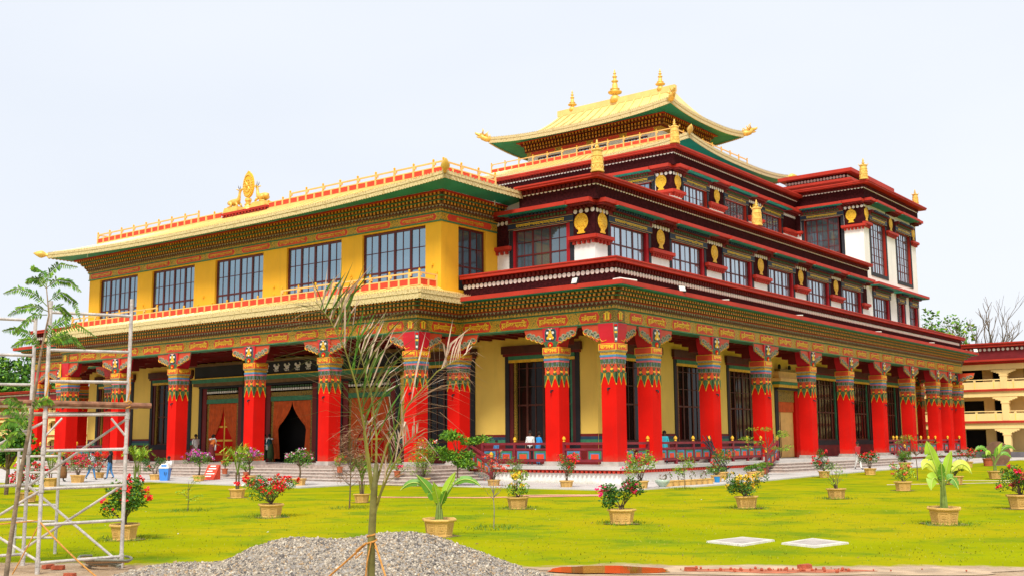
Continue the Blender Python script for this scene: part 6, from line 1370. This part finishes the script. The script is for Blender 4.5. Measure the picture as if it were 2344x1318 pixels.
def grass_tufts():
    g2 = np.random.default_rng(8); P_ = []
    for c in ((14.12, -28.31), (-.57, -27.98), (8.35, -36.3), (4.77, -28.55), (16.17, -24.83), (24.02, -20.05), (15.95, -16.15), (9.03, -20.63), (16.14, -8.29), (6.3, -3.4), (3.43, -23.7)):
        a = g2.random(260) * 6.28; r = .42 + .5 * g2.random(260) ** 2; P_.append(np.c_[c[0] + r * np.cos(a), c[1] + r * np.sin(a), np.full(260, -.04)])
    return leafmesh("grass", np.concatenate(P_), .13, ["leaf_mid", "blade_b"], [1, 2], .12, 1.6, 9)
obj("grass_tuft", grass_tufts(), kind="stuff")

# ================================================================ SCAFFOLD and the sapling before it
mat("tube_steel", (.50, .46, .42), .6, .2, 5, bump=.2, bs=12, grime=.7, fine=.4); mat("rust", (.24, .11, .06), .85, .35, 7, bump=.4); mat("plank", (.36, .27, .18), .85, .25, 4, bump=.3, bs=10, grime=.4)
AL, AR = Vector((13.72, -41.6, 0)), Vector((14.13, -40.08, 0)); OB = Vector((-2.14, -.88, 0)); BL, BR = AL + OB, AR + OB; RT = .037
RZS = [.18, .89, 1.57, 2.29, 2.98, 3.63, 4.24, 4.98]
def frame(A, B, h0, h1, label, lean=(0, 0), rungs=RZS, r=RT):
    t = thing("scaffold_ladder", label, "scaffold", A, 0, "scaffold frames of the working tower")
    lv = Vector((*lean, 0)); d_ = B - A
    def P(k, z): return (Vector((0, 0, 0)) if k == 0 else d_) + Vector((0, 0, z)) + lv * z / 5
    for k, h in ((0, h0), (1, h1)):
        mb = MB(); mb.tube([P(k, .08), P(k, h)], r, 10); mb.tube([P(k, -.05), P(k, .1)], r * 1.2, 10); mb.build("post", "tube_steel", t)
        for z in (.18, 1.57, 2.29, 2.98): mb = MB(); mb.tube([P(k, z - .07), P(k, z + .07)], r * 1.35, 8); mb.build("clamp", "tube_steel", t)
    for z in rungs: mb = MB(); mb.tube([P(0, z), P(1, z + .02)], r * .82, 8); mb.build("rung", "tube_steel", t)
    for k, s_ in ((0, 1), (1, -1)): mb = MB(); mb.tube([P(k, 2.55), P(k, 2.92) + d_ * s_ * .2], r * .6, 6); mb.build("corner_brace", "tube_steel", t)
    return t
frame(AL, AR, 5.2, 5.35, "nearer white scaffold ladder frame, its two posts both in full view")
frame(BL, BR, 5.0, 5.05, "rear white scaffold ladder frame cut by the left edge")
def brace(a, b, label):
    mb = MB(); mb.tube([a, b], RT * .72, 8); mb.tube([a + Vector((0, 0, -.05)), a + Vector((0, 0, .05))], RT * 1.1, 8); mb.tube([b + Vector((0, 0, -.05)), b + Vector((0, 0, .05))], RT * 1.1, 8); mb.build("scaffold_brace", "tube_steel", None, label=label, cat="scaffold brace", group="diagonal braces of the scaffold")
V3 = lambda p, z: Vector((p.x, p.y, z))
brace(V3(BR, 1.60), V3(AR, .05), "diagonal scaffold tube falling to the foot of the right post"); brace(V3(AR, 1.62), V3(BR, .30), "diagonal scaffold tube rising to the right post at knee height")
brace(V3(AR, 2.92), V3(BR, 1.55), "upper diagonal scaffold tube under the plank platform on the right"); brace(V3(BL, 1.30), V3(AL, .22), "pale diagonal scaffold tube falling to the foot of the left post"); brace(V3(AL, 1.55), V3(BL, .35), "diagonal scaffold tube leaving the frame low on the left"); brace(V3(AL, 2.85), V3(BL, 1.9), "diagonal scaffold tube leaving the frame under the platform on the left")
t = thing("ladder_frame", "small white ladder frame standing behind the scaffold at the left edge", "ladder", (10.55, -39.45, 0))
for k in (0, 1): mb = MB(); mb.tube([Vector((-.85, -.5, -.03)) * k, Vector((-.85, -.5, 0)) * k + Vector((0, 0, 2.3))], .035, 8); mb.build("post", "tube_steel", t)
for k in range(6): mb = MB(); mb.tube([(0, 0, .35 + .36 * k), (-.85, -.5, .35 + .36 * k)], .028, 7); mb.build("rung", "tube_steel", t)
ud = (AR - AL).normalized(); wd_ = OB.normalized()
for k in range(4):
    c = AL + OB * (.06 + .26 * k); mb = MB(); a, b = c - ud * 1.1, c + ud * (1.9 + .1 * (k % 2)); s2 = wd_ * .23; z = 3.12 + .015 * k
    mb.hexa([a + Vector((0, 0, z)), b + Vector((0, 0, z)), b + s2 + Vector((0, 0, z)), a + s2 + Vector((0, 0, z)), a + Vector((0, 0, z + .045)), b + Vector((0, 0, z + .045)), b + s2 + Vector((0, 0, z + .045)), a + s2 + Vector((0, 0, z + .045))])
    mb.build("scaffold_plank", "plank", None, label=["front weathered plank of the scaffold platform", "second plank from the front of the scaffold platform", "third plank from the front of the scaffold platform", "rear plank of the scaffold platform"][k], cat="plank", group="planks of the scaffold platform")
mb = MB(); mb.tube([AL - ud * 1.2 + Vector((0, 0, 3.22)) - wd_ * .06, AR + ud * .42 + Vector((0, 0, 3.18)) - wd_ * .06], .058, 9); mb.build("rusty_pole", "rust", None, label="rusty pole lying along the front of the scaffold platform", cat="pole")
mb = MB(); mb.tube([AL - ud * .5 + OB * .4 + Vector((0, 0, 3.0)), AR + ud * .1 + OB * .02 + Vector((0, 0, 3.02))], .04, 8); mb.build("timber_pole", "plank", None, label="timber pole under the scaffold platform", cat="pole")
def knot(c, label, dn=0.):
    mb = MB(); r_ = random.Random(3)
    for k in range(3): mb.tube([c + Vector((.09 * math.cos(a), .09 * math.sin(a), .04 * math.sin(a * 2 + k) + .03 * (k - 1))) for a in [i * .5 + k for i in range(14)]], .018, 5)
    mb.tube([c + Vector((.05, -.05, 0)), c + Vector((.10, -.02, .3)), c + Vector((.04, 0, .55)), c + Vector((-.02, .03, .25))], .016, 5); mb.build("rope_knot", "rope", None, label=label, cat="rope")
knot(V3(AL, 3.25), "orange rope lashing round the left scaffold post at platform height"); knot(V3(AR, 3.2), "orange rope lashing round the right scaffold post at platform height")
rope([V3(AL, .95), Vector((*ray(232, 1325, 19.6).xy, .0))], .016, "orange rope from the left scaffold post down to the soil on the right", .05)
rope([V3(AL, .98), V3(AL, .98) + Vector((-2.2, -1.5, -.1))], .014, "orange rope stretched level from the left scaffold post out of the frame", .05)
rope([V3(AL, .93), V3(AL, .93) + Vector((-.35, -.3, -.95))], .014, "orange rope hanging slack from the left scaffold post", .02)
# feathery sapling
SD = 18.6
def sp_(px, py, dd=0.): return ray(px, py, SD + dd)
s0 = sp_(14, 1318); s0 = Vector((s0.x, s0.y, -.02)); t = thing("sapling", "slender feathery leaved sapling growing in front of the scaffold", "sapling", s0); ls = lambda v: Vector(v) - s0
trunk = [(0, 0, 0), ls(sp_(14, 1318)), ls(sp_(24, 1240)), ls(sp_(34, 1173)), ls(sp_(48, 1080)), ls(sp_(67, 983)), ls(sp_(84, 870)), ls(sp_(95, 800)), ls(sp_(112, 720)), ls(sp_(106, 655))]
mb = MB(); mb.tube(trunk, [.045, .043, .041, .039, .036, .031, .025, .02, .014, .008], 8); mb.build("trunk", "bark_tan", t, smooth=True)
def feather(pts, n, ll, seed, droop=.35):
    """leaf with narrow leaflets hanging in two ranks"""
    g2 = np.random.default_rng(seed); mb = MB(); P_ = [Vector(p) for p in pts]
    def at(u): f_ = u * (len(P_) - 1); i = min(int(f_), len(P_) - 2); return P_[i].lerp(P_[i + 1], f_ - i), (P_[i + 1] - P_[i]).normalized()
    for k in range(n):
        u = .12 + .88 * k / n; c, tt = at(u); sd = VP.cross(tt).normalized(); L_ = ll * math.sin(math.pi * (.15 + .75 * u)) * g2.uniform(.85, 1.15)
        for s_ in (-1, 1):
            d_ = (sd * s_ + tt * .75 + Vector((0, 0, -droop)) + Vector(g2.normal(0, .12, 3))).normalized(); w_ = d_.cross(VP).normalized() * L_ * .15; m = int(g2.integers(0, 3)); e = c + d_ * L_ + Vector((0, 0, -L_ * .12)); h = c + d_ * L_ * .5
            mb.q([c - w_ * .3, h - w_, e, h + w_, c + w_ * .3], m)
    mb.tube(P_, .008, 4, 3); return mb.build("leaf", ["leaf_mid", "leaf_light", "leaf_mid", "stem_green"], t)
FE = [[(106, 660), (130, 640), (160, 645), (186, 668)], [(106, 660), (90, 640), (72, 636), (60, 650)], [(110, 690), (140, 668), (170, 690), (185, 735)], [(108, 700), (80, 672), (40, 660), (8, 672)], [(110, 712), (80, 700), (45, 705), (18, 722)], [(106, 655), (112, 625), (135, 605), (178, 612)], [(106, 655), (95, 622), (80, 612), (70, 615)], [(110, 706), (138, 700), (158, 722), (150, 750)], [(108, 720), (75, 720), (50, 745), (30, 765)],
      [(95, 800), (70, 765), (35, 752), (5, 757)], [(95, 800), (75, 775), (50, 780), (25, 795)], [(96, 790), (130, 760), (175, 742), (222, 772)], [(96, 795), (125, 775), (150, 765), (185, 790)], [(98, 780), (120, 745), (150, 728), (155, 735)], [(100, 770), (140, 778), (165, 770), (195, 800)],
      [(67, 983), (45, 948), (20, 935), (2, 948)], [(67, 985), (40, 965), (15, 962), (0, 985)], [(70, 960), (50, 925), (25, 912), (5, 920)], [(64, 1000), (40, 985), (20, 1005), (4, 1030)], [(72, 940), (88, 918), (110, 912), (122, 925)]]
for k, q in enumerate(FE): feather([ls(sp_(x, y, random.uniform(-.25, .25) if i else 0)) for i, (x, y) in enumerate(q)], 24, .105, 100 + k, .55)
leafy = crown_of(9, .5, .2, 1.5, g_, .3, .6)
sapling((8.6, -42.3), 1.5, "leafy plant at the left edge behind the scaffold", leafy, 52, (["leaf_mid", "leaf_dark", "leaf_light"], [3, 2, 2]), .03, .13, 700)

# ================================================================ PEOPLE
for nm, c in (("cloth_white", (.75, .73, .70)), ("cloth_blue", (.02, .28, .70)), ("cloth_cyan", (.05, .50, .62)), ("cloth_black", (.015, .015, .018)), ("denim", (.06, .20, .42)), ("cloth_orange", (.62, .16, .03)), ("cloth_maroon", (.14, .02, .02)), ("cloth_teal", (.02, .10, .12)), ("cloth_green", (.05, .09, .03)), ("cloth_red", (.40, .02, .025)), ("cloth_khaki", (.30, .25, .17)), ("hair", (.012, .009, .008)), ("shoe", (.03, .025, .02)), ("cloth_brown", (.20, .09, .03))): mat(nm, c, .85, .15, 12)
voro("cloth_print", (.10, .10, .11), (.74, .72, .70), 9, .13, .85, 0, 0.)
def person(p, rz, label, H=2.0, top="cloth_white", bottom="denim", sleeve=.5, walk=0., arms=((.05, 0), (.05, 0)), bend=0., dress=None, shawl=None, scarf=None, hair="short", sit=False, pack=False, turn=0.):
    """one continuous skinned body; faces local -Y. arms: (forward swing, elbow bend) of the right and left arm"""
    t = thing("person", label, "person", p, rz); s = H / 1.76; V_, E_, R_, K = [], [], [], []
    def v(x, y, z, r, k, par=None):
        V_.append((x, y, z)); R_.append(r); K.append(k); i = len(V_) - 1
        if par is not None: E_.append((par, i))
        return i
    hz_ = .94 if not sit else .48; by = lambda z: -math.sin(bend) * max(0, z - hz_); bz = lambda z: hz_ + (z - hz_) * math.cos(bend) if z > hz_ else z
    dz = 0 if not sit else -.46
    def u(x, y, z, r, k, par): z += dz; return v(x, y + by(z), bz(z), r, k, par)
    pel = v(0, 0, hz_, .135, 1); sp_i = u(0, .0, 1.14, .125, 0, pel); ch = u(0, 0, 1.36, .15, 0, sp_i); nk = u(0, -.005, 1.49, .055, 2, ch); hb = u(0, -.015, 1.57, .075, 2, nk); hd = u(0, -.02, 1.655, .092, 2, hb); u(0, -.01, 1.71, .075, 2, hd)
    for i, sx in enumerate((-1, 1)):
        sw, el = arms[i]; sh = u(sx * .175, 0, 1.42, .062, 0, ch); ex = (sx * (.22 + .03 * (el == 0)), -.30 * math.sin(sw), 1.42 - .29 * math.cos(sw)); e = u(*ex, .046, 0, sh)
        fa = sw + el; wx = (sx * (.23 - .10 * (el > .9)), ex[1] - .25 * math.sin(fa), ex[2] - .25 * math.cos(fa)); w_ = u(*wx, .033, 2 if sleeve < .8 else 0, e); hx_ = (wx[0], wx[1] - .09 * math.sin(fa), wx[2] - .09 * math.cos(fa)); u(*hx_, .034, 2, w_)
    for sx in (-1, 1):
        st = walk * sx
        if sit: kn_ = v(sx * .11, -.42, .50, .075, 1, v(sx * .10, -.05, hz_, .10, 1, pel)); an = v(sx * .11, -.44, .08, .045, 1, kn_)
        else: hp = v(sx * .095, 0, .88, .105, 1, pel); kn_ = v(sx * .10, -.22 * st - abs(st) * .05, .49, .072, 1, hp); an = v(sx * .10, -.50 * st + (.10 if st < 0 else 0), .09 + (.05 if st < 0 else 0), .044, 1, kn_)
        a_ = V_[an]; v(a_[0] + sx * .02, a_[1] - .16, a_[2] - .055, .036, 3, an)
    me = bpy.data.meshes.new("body"); me.from_pydata([tuple(c * s for c in q) for q in V_], E_, []); o = bpy.data.objects.new("body", me); COL.objects.link(o)
    md = o.modifiers.new("skin", 'SKIN'); sd = o.modifiers.new("sub", 'SUBSURF'); sd.levels = 1; md.use_smooth_shade = True
    for i, sv in enumerate(me.skin_vertices[0].data): sv.radius = (R_[i] * s * (1.25 if K[i] in (0,) and i in (sp_i, ch) else 1), R_[i] * s); sv.use_root = i == 0
    bpy.context.view_layer.update(); bm_ = bpy.data.meshes.new_from_object(o.evaluated_get(bpy.context.evaluated_depsgraph_get())); bpy.data.objects.remove(o)
    bm_.materials.clear()
    for k in (top, bottom, "skin", "shoe"): bm_.materials.append(MATS[k])
    A = np.array(V_) * s; seg = [(np.array(A[a]), np.array(A[b]), K[b], b) for a, b in E_]
    for pl in bm_.polygons:
        c = np.array(pl.center[:]); bd, bk = 9e9, 0
        for a, b, k, bi in seg:
            ab = b - a; tt = min(1, max(0, float((c - a) @ ab / (ab @ ab)))); dd = np.linalg.norm(c - a - ab * tt) - R_[bi] * s * .8
            if dd < bd: bd = dd; bk = k if not (k == 2 and tt < .35 and bi == nk) else 0
        pl.material_index = bk
    obj("body", bm_, t)
    # hands: fingers and thumb beyond the palm
    hd_ = V_[hd]; mb = MB()
    for i in (-1, 1):
        hs = [q for q, r, k in zip(V_, R_, K) if abs(r - .034) < 1e-6 and q[0] * i > 0][0]; q = Vector(hs) * s
        for f_ in range(4): mb.tube([q + Vector(((f_ - 1.5) * .018, 0, -.01)) * s, q + Vector(((f_ - 1.5) * .02, -.015, -.06 - .01 * (f_ in (1, 2)))) * s, q + Vector(((f_ - 1.5) * .019, -.035, -.095)) * s], [.010 * s, .009 * s, .006 * s], 5)
        mb.tube([q + Vector((-.025 * i, -.01, .02)) * s, q + Vector((-.045 * i, -.03, -.03)) * s], [.011 * s, .007 * s], 5)
    mb.build("hand", "skin", t, kind="stuff")
    mb = MB(); c = Vector(hd_) * s; mb.ball(c + Vector((0, -.10, -.005)) * s, .018 * s, 5)
    for i in (-1, 1): mb.ball(c + Vector((.092 * i, .005, 0)) * s, .025 * s, 5)
    mb.build("face", "skin", t, kind="stuff"); mb = MB()
    for i in (-1, 1): mb.ball(c + Vector((.035 * i, -.088, .02)) * s, .012 * s, 4)
    mb.build("eyes", "hair", t, kind="stuff")
    mb = MB(); n0 = len(mb.v); mb.ball((c + Vector((0, .022, .035)) * s), .108 * s, 8, 0, 1.05)
    if hair == "long": mb.tube([c + Vector((0, .07, .02)) * s, c + Vector((0, .11, -.12)) * s, c + Vector((0, .12, -.32)) * s], [.09 * s, .085 * s, .03 * s], 8)
    if hair == "bun": mb.ball(c + Vector((0, .12, -.0)) * s, .055 * s, 6)
    mb.build("hair", "hair", t, smooth=True)
    if dress:
        mb = MB(); mb.lathe([(.20, .30), (.22, .5), (.17, .9), (.145, 1.05), (.15, 1.15)], n=14, sx=1.1); mb.v = [(x * s, y * s, (z if z > .31 else .22) * s) for x, y, z in mb.v]; mb.build("skirt", dress, t, smooth=True)
    if shawl:
        mb = MB(); mb.lathe([(.24, .70), (.25, .9), (.235, 1.15), (.22, 1.36), (.12, 1.50), (.115, 1.62), (.10, 1.72), (.05, 1.78)], n=16, sx=1.05); mb.v = [(x * s, (y * .8 + by(z) + .015) * s, z * s) for x, y, z in mb.v]; mb.build("shawl", shawl, t, smooth=True)
    if scarf:
        mb = MB()
        for i in (-1, 1): P_ = [(i * .09, .10, 1.47), (i * .13, -.02, 1.52), (i * .13, -.15, 1.40), (i * .12, -.18, 1.15), (i * .13, -.16, .78)]; mb.tube([Vector((x, y + by(z), z)) * s for x, y, z in P_], [.05 * s, .055 * s, .05 * s, .05 * s, .07 * s], 6)
        mb.tube([Vector((.09 * k, .11, 1.47 - .02 * abs(k))) * s for k in (-1, 0, 1)], .055 * s, 6); mb.build("scarf", scarf, t, smooth=True)
    if pack: mb = MB(); mb.frustum(0, .22, 1.0, 1.42, .16, .09, .13, .07); mb.v = [(x * s, y * s, (z + dz) * s) for x, y, z in mb.v]; mb.build("rucksack", "navy", t)
    return t
face_cam = lambda p: math.atan2(CY - p[1], CX - p[0]) + math.pi / 2
person((-40.25, 1.1, 1.0), R(70), "man in white short sleeved shirt walking on the porch beside a red column", 2.15, "cloth_white", "cloth_khaki", .4, .8, ((.3, .2), (-.3, .2)))
person((-35.9, -.6, 1.0), R(175), "person in orange with a white scarf facing the curtained left doorway", 2.1, "cloth_orange", "cloth_maroon", .9, 0, ((.5, .8), (.5, .8)), .15, dress="cloth_maroon", scarf="cloth_white", hair="bun")
person((-33.3, 2.3, 1.0), R(60), "person in dark clothes with white scarf standing left of the other in the open doorway", 2.1, "cloth_black", "cloth_green", .9, 0, ((.2, .4), (.2, .4)), .1, dress="cloth_green", scarf="cloth_white", hair="bun")
person((-32.4, 2.2, 1.0), R(-70), "person in teal top with white scarf standing right in the open doorway", 2.1, "cloth_teal", "cloth_green", .9, 0, ((.5, .5), (.5, .5)), .15, dress="cloth_green", scarf="cloth_white", hair="short")
person((-7.2, 1.6, 1.0), R(20), "man in white shirt standing behind the terrace rail left of the man in blue", 2.05, "cloth_white", "cloth_black", .5, 0, ((.1, .2), (.1, .2)))
person((-6.35, 1.25, 1.0), R(160), "man in bright blue shirt leaning behind the terrace rail by the tall window", 2.0, "cloth_blue", "denim", .5, 0, ((.3, .6), (.3, .6)), .12)
person((-9.8, 1.5, 1.0), R(0), "child in pale blue shirt behind the terrace rail at its left end", 1.5, "denim", "denim", .5, 0, ((.1, .3), (.1, .3)))
person((-1.45, 8.02, 1.0), R(35), "woman in cyan long sleeved top with white bag standing beside a column on the veranda", 2.0, "cloth_cyan", "cloth_cyan", .6, 0, ((.2, .9), (.1, .3)), 0, dress="cloth_cyan", hair="long")
person((4.09, 26.1, .21), R(60), "man in red shirt and white trousers walking down the side steps", 2.0, "cloth_red", "cloth_white", .5, .3, ((.3, .3), (-.3, .2)))
person((-32.1, -12.82, .15), R(95), "woman in white patterned shawl and blue trousers walking along the path", 1.78, "cloth_print", "denim", .9, .6, ((.3, .9), (.2, .5)), .05, shawl="cloth_print")
person((-31.6, -11.8, .15), R(-60), "woman in black jacket and blue jeans with back turned on the path", 1.88, "cloth_black", "denim", .95, .25, ((.1, .2), (.5, .9)), 0, hair="long")
person((-31.3, -15.2, .12), R(150), "woman in long black and brown dress partly behind the crimson bush", 1.75, "cloth_black", "cloth_black", .95, 0, ((.3, .8), (.3, .8)), .05, dress="cloth_brown", hair="long")
person((-32.1, -17.5, .10), R(30), "person in white shirt with dark rucksack bending by the left scaffold posts", 1.8, "cloth_white", "cloth_black", .6, 0, ((.6, .6), (.6, .6)), .35, pack=True)
person((-28.9, -9.1, .28), R(20), "person in white sitting on the porch steps behind the yellow palm clump", 1.8, "cloth_white", "cloth_maroon", .5, 0, ((.6, .6), (.6, .6)), .2, sit=True)

# ================================================================ BUILDINGS ROUND THE COURT
def gallery(name, label, fr, u0, u1, zg, us, doors, parts=True):
    """three storey yellow building with arcaded galleries, a red cornice and a row of white discs"""
    t = thing(name, label, "building"); S0 = [.9, 4.4, 8.0, 11.1]
    mb = MB(); hol = []
    for a, b in doors:
        for f_ in range(3): hol.append((a, b, S0[f_] + (0 if f_ == 0 else .15), S0[f_] + (2.5 if f_ == 0 else 2.35)))
    fr.wall(mb, u0, u1, .9, 11.1, hol, .35, 0, 0, n=-2.4); fr.box(mb, u0, u1, .9, 11.1, -9, -8.8, 0); mb.build("wall", "gallery_yellow", t)
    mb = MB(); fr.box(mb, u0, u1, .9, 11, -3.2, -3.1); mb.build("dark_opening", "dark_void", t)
    mb = MB(); fr.box(mb, u0 - .3, u1, -.3, .88, -2.5, .8); mb.build("plinth", "plinth_dark", t)
    for f_, z in enumerate(S0[1:]):
        mb = MB(); fr.box(mb, u0, u1, z - .28, z - .02, -2.45, .12, 1); fr.box(mb, u0, u1, z - .02, z + .0, -2.4, .0, 0); fr.box(mb, u0, u1, z - .90, z - .28, -.42, -.06, 0); mb.build("floor_band", ["gallery_yellow", "cope_red"], t)
        if f_ < 2:
            mb = MB(); fr.box(mb, u0, u1, z, z + .82, -.22, -.06, 0); fr.box(mb, u0, u1, z + 1.0, z + 1.10, -.24, -.02, 0)
            for k in range(int((u1 - u0) / 2.1)): u = u0 + k * 2.1; fr.box(mb, u - .12, u + .12, z + .82, z + 1.0, -.2, -.05, 0); fr.box(mb, u - .04, u + .04, z + .06, z + .76, -.06, -.04, 1)
            mb.build("balustrade", ["gallery_yellow", "wall_yellow"], t)
    for u in us:
        for f_ in range(3):
            z0, z1 = S0[f_] + .0, S0[f_ + 1] - .95; mb = MB(); fr.box(mb, u - .38, u + .38, z0, z1 - .5, -.55, .02)
            fr.box(mb, u - .46, u + .46, z1 - .72, z1 - .56, -.6, .06)
            for k in range(4): fr.box(mb, u - .5 - .27 * k, u + .5 + .27 * k, z1 - .5 + .11 * k, z1 - .39 + .11 * k + (.06 if k == 3 else .004), -.45 + .002 * k, -.02 + .003 * k)
            mb.build("column", "gallery_yellow", t)
    mb = MB(); fr.box(mb, u0, u1, 11.1, 11.3, -9, .9, 0); fr.box(mb, u0, u1, 11.3, 12.75, -9, .25, 1); fr.box(mb, u0, u1, 12.75, 13.05, -9, .7, 0); fr.box(mb, u0, u1, 13.05, 13.2, -9, .85, 0); mb.build("roof_parapet", ["cope_red", "maroon_red"], t)
    d_ = MB(); n = int((u1 - u0) / .5)
    for k in range(n):
        q = fr.pt(u0 + .25 + k * .5, 12.45, .26); m_ = MB(); m_.plate([(.17 * math.cos(a), .17 * math.sin(a)) for a in [i * math.pi / 4 for i in range(8)]], -.03, 0); d_.add(m_.v, m_.f, m_.m, RZ(*q, fr.rot))
    d_.build("disc_row", "white_paint", t, kind="stuff"); return t
mat("gallery_yellow", (.90, .64, .27), .75, .05, .6, grime=.15); mat("maroon_red", (.17, .012, .016), .8, .15, 2); mat("plinth_dark", (.12, .11, .12), .7, .2, 1)
gallery("gallery_building", "yellow three storey building with galleries behind the right end of the temple", Fr('F', 80), -40, 26, .4, [-26.3, -19.5, -12.7, -5.9, 1.0, 7.8, 14.6, 21.4], [(-4.2, -1.9), (-.9 + .1, .35), (2.6, 4.9), (6.0, 7.1), (9.2, 11.4), (-11, -8.7), (-17.5, -15.2)])
gallery("gallery_building", "yellow three storey building with red roof beyond the left end of the temple", Fr('F', 62), -235, -92, .4, [-95 - 7 * k for k in range(20)], [(-100 - 7 * k, -97.5 - 7 * k) for k in range(19)])
t = thing("stone_disc", "big brown round stone disc standing on edge before the yellow building", "stone disc", (9.3, 43.2, .15), R(32)); mat("disc_brown", (.17, .085, .05), .8, .2, 3, bump=.4)
mb = MB(); cyl_y(mb, 0, .98, 1.02, -.12, .12, 24); mb.build("disc", "disc_brown", t); mb = MB(); mb.box(-.7, .7, -.3, .3, -.2, .1); mb.build("base", "plinth_dark", t)

# ================================================================ TREES BEHIND
def bare_tree(p, H, label, seed, spread=.5, levels=5, r0=.28, m="bark_grey"):
    t = thing("bare_tree", label, "tree", p); r_ = random.Random(seed); mb = MB(); tw = MB()
    def grow(a, d_, L_, r, lv, b_):
        pts = [a]; q = a; dd = d_.copy()
        for k in range(4): dd = (dd + Vector((r_.uniform(-.16, .16), r_.uniform(-.16, .16), r_.uniform(-.02, .10)))).normalized(); q = q + dd * L_ / 4; pts.append(q)
        b_.tube(pts, [r, r * .9, r * .8, r * .7, r * .6], 6 if lv > 2 else 4)
        if lv == 0: return
        for k in range(r_.choice((2, 3)) + (lv > 3)):
            ax = Vector((r_.uniform(-1, 1), r_.uniform(-1, 1), r_.uniform(-.2, .5))).normalized(); nd = (dd + ax * r_.uniform(spread * .7, spread * 1.3)).normalized(); grow(pts[-1] if k < 2 else pts[r_.choice((2, 3))], nd, L_ * r_.uniform(.6, .85), r * r_.uniform(.5, .68), lv - 1, tw)
    grow(Vector((0, 0, 0)), Vector((.02, 0, 1)), H * .28, r0, levels, mb); mb.build("trunk", m, t); tw.build("branches", m, t); return t
def leafy_tree(p, H, label, seed, R_, n=4200, leaf=G1, clumps=22, z0=.35, size=.5, name="leafy_tree"):
    t = thing(name, label, "tree", p); g2 = np.random.default_rng(seed); mb = MB(); cl = []
    for k in range(clumps): a = g2.random() * 6.28; rr = R_ * math.sqrt(g2.random()); z = H * (z0 + (1 - z0) * g2.random() * (1 - .45 * (rr / R_) ** 2)); cl.append((rr * math.cos(a), rr * math.sin(a), z))
    mb.tube([(0, 0, -.5), (.1, 0, H * .25), (-.1, .1, H * .55)], [H * .03, H * .024, H * .014], 8)
    for c in cl[:12]: mb.tube([(0, 0, H * .3), (c[0] * .5, c[1] * .5, c[2] * .75), c], [H * .012, H * .008, H * .003], 5)
    mb.build("trunk", "bark", t); P_ = np.concatenate([clump(c, (R_ * .32, R_ * .32, H * .11), n // clumps, g2, .3) for c in cl]); obj("crown", leafmesh("crown", P_, size, leaf[0], leaf[1], .6, .1, seed), t, kind="stuff"); return t
def gp(px, D): q = ray(px, 1005, D); return (q.x, q.y, 0)
bare_tree(gp(2240, 150), 24.5, "tall bare grey tree rising behind the right hand building", 12, .5, 5, .46)
bare_tree(gp(2128, 145), 18.5, "smaller bare tree just right of the temple's white tower", 5, .6, 4, .26)
GB = (["leaf_mid", "leaf_light", "leaf_lime"], [4, 4, 1])
leafy_tree(gp(2165, 150), 19.5, "thin green tree between the two bare trees", 21, 4.2, 1500, GB, 16, .5, .6)
leafy_tree(gp(2212, 140), 15.6, "low bushy green tree under the tall bare tree", 22, 4.6, 3200, GB, 16, .5, .6)
leafy_tree(gp(2120, 150), 15.0, "green tree crown half hidden by the end of the temple cornice", 23, 4.0, 2400, GB, 14, .5, .6)
for k, (px, D, H, R_, lab) in enumerate([(15, 270, 23.5, 12, "broad dark green tree at the left edge above the red roof"), (62, 275, 21.5, 9.0, "green tree just left of the temple's left end"), (-30, 265, 22, 11, "tree cut by the left edge of the picture")]): leafy_tree(gp(px, D), H, lab, 30 + k, R_, 6500, (["leaf_dark", "leaf_mid", "leaf_light"], [3, 5, 2]), 24, .3, 1.1)
leafy_tree(gp(20, 55), 3.9, "small bushy tree with dark leaves behind the scaffold at the left edge", 44, 1.25, 1900, G1, 14, .35, .24, "small_tree")
P_ = []
g_ = np.random.default_rng(99)
for k in range(46):
    px = -700 + k * 85
    if 100 < px < 2150: continue
    q = ray(px, 1005, 240 + 40 * g_.random()); P_.append(clump((q.x, q.y, 6), (9, 9, 7), 420, g_, .3))
obj("treeline", leafmesh("treeline", np.concatenate(P_), 1.3, ["leaf_dark", "leaf_mid"], [1, 1], .6, .1, 3), kind="stuff")
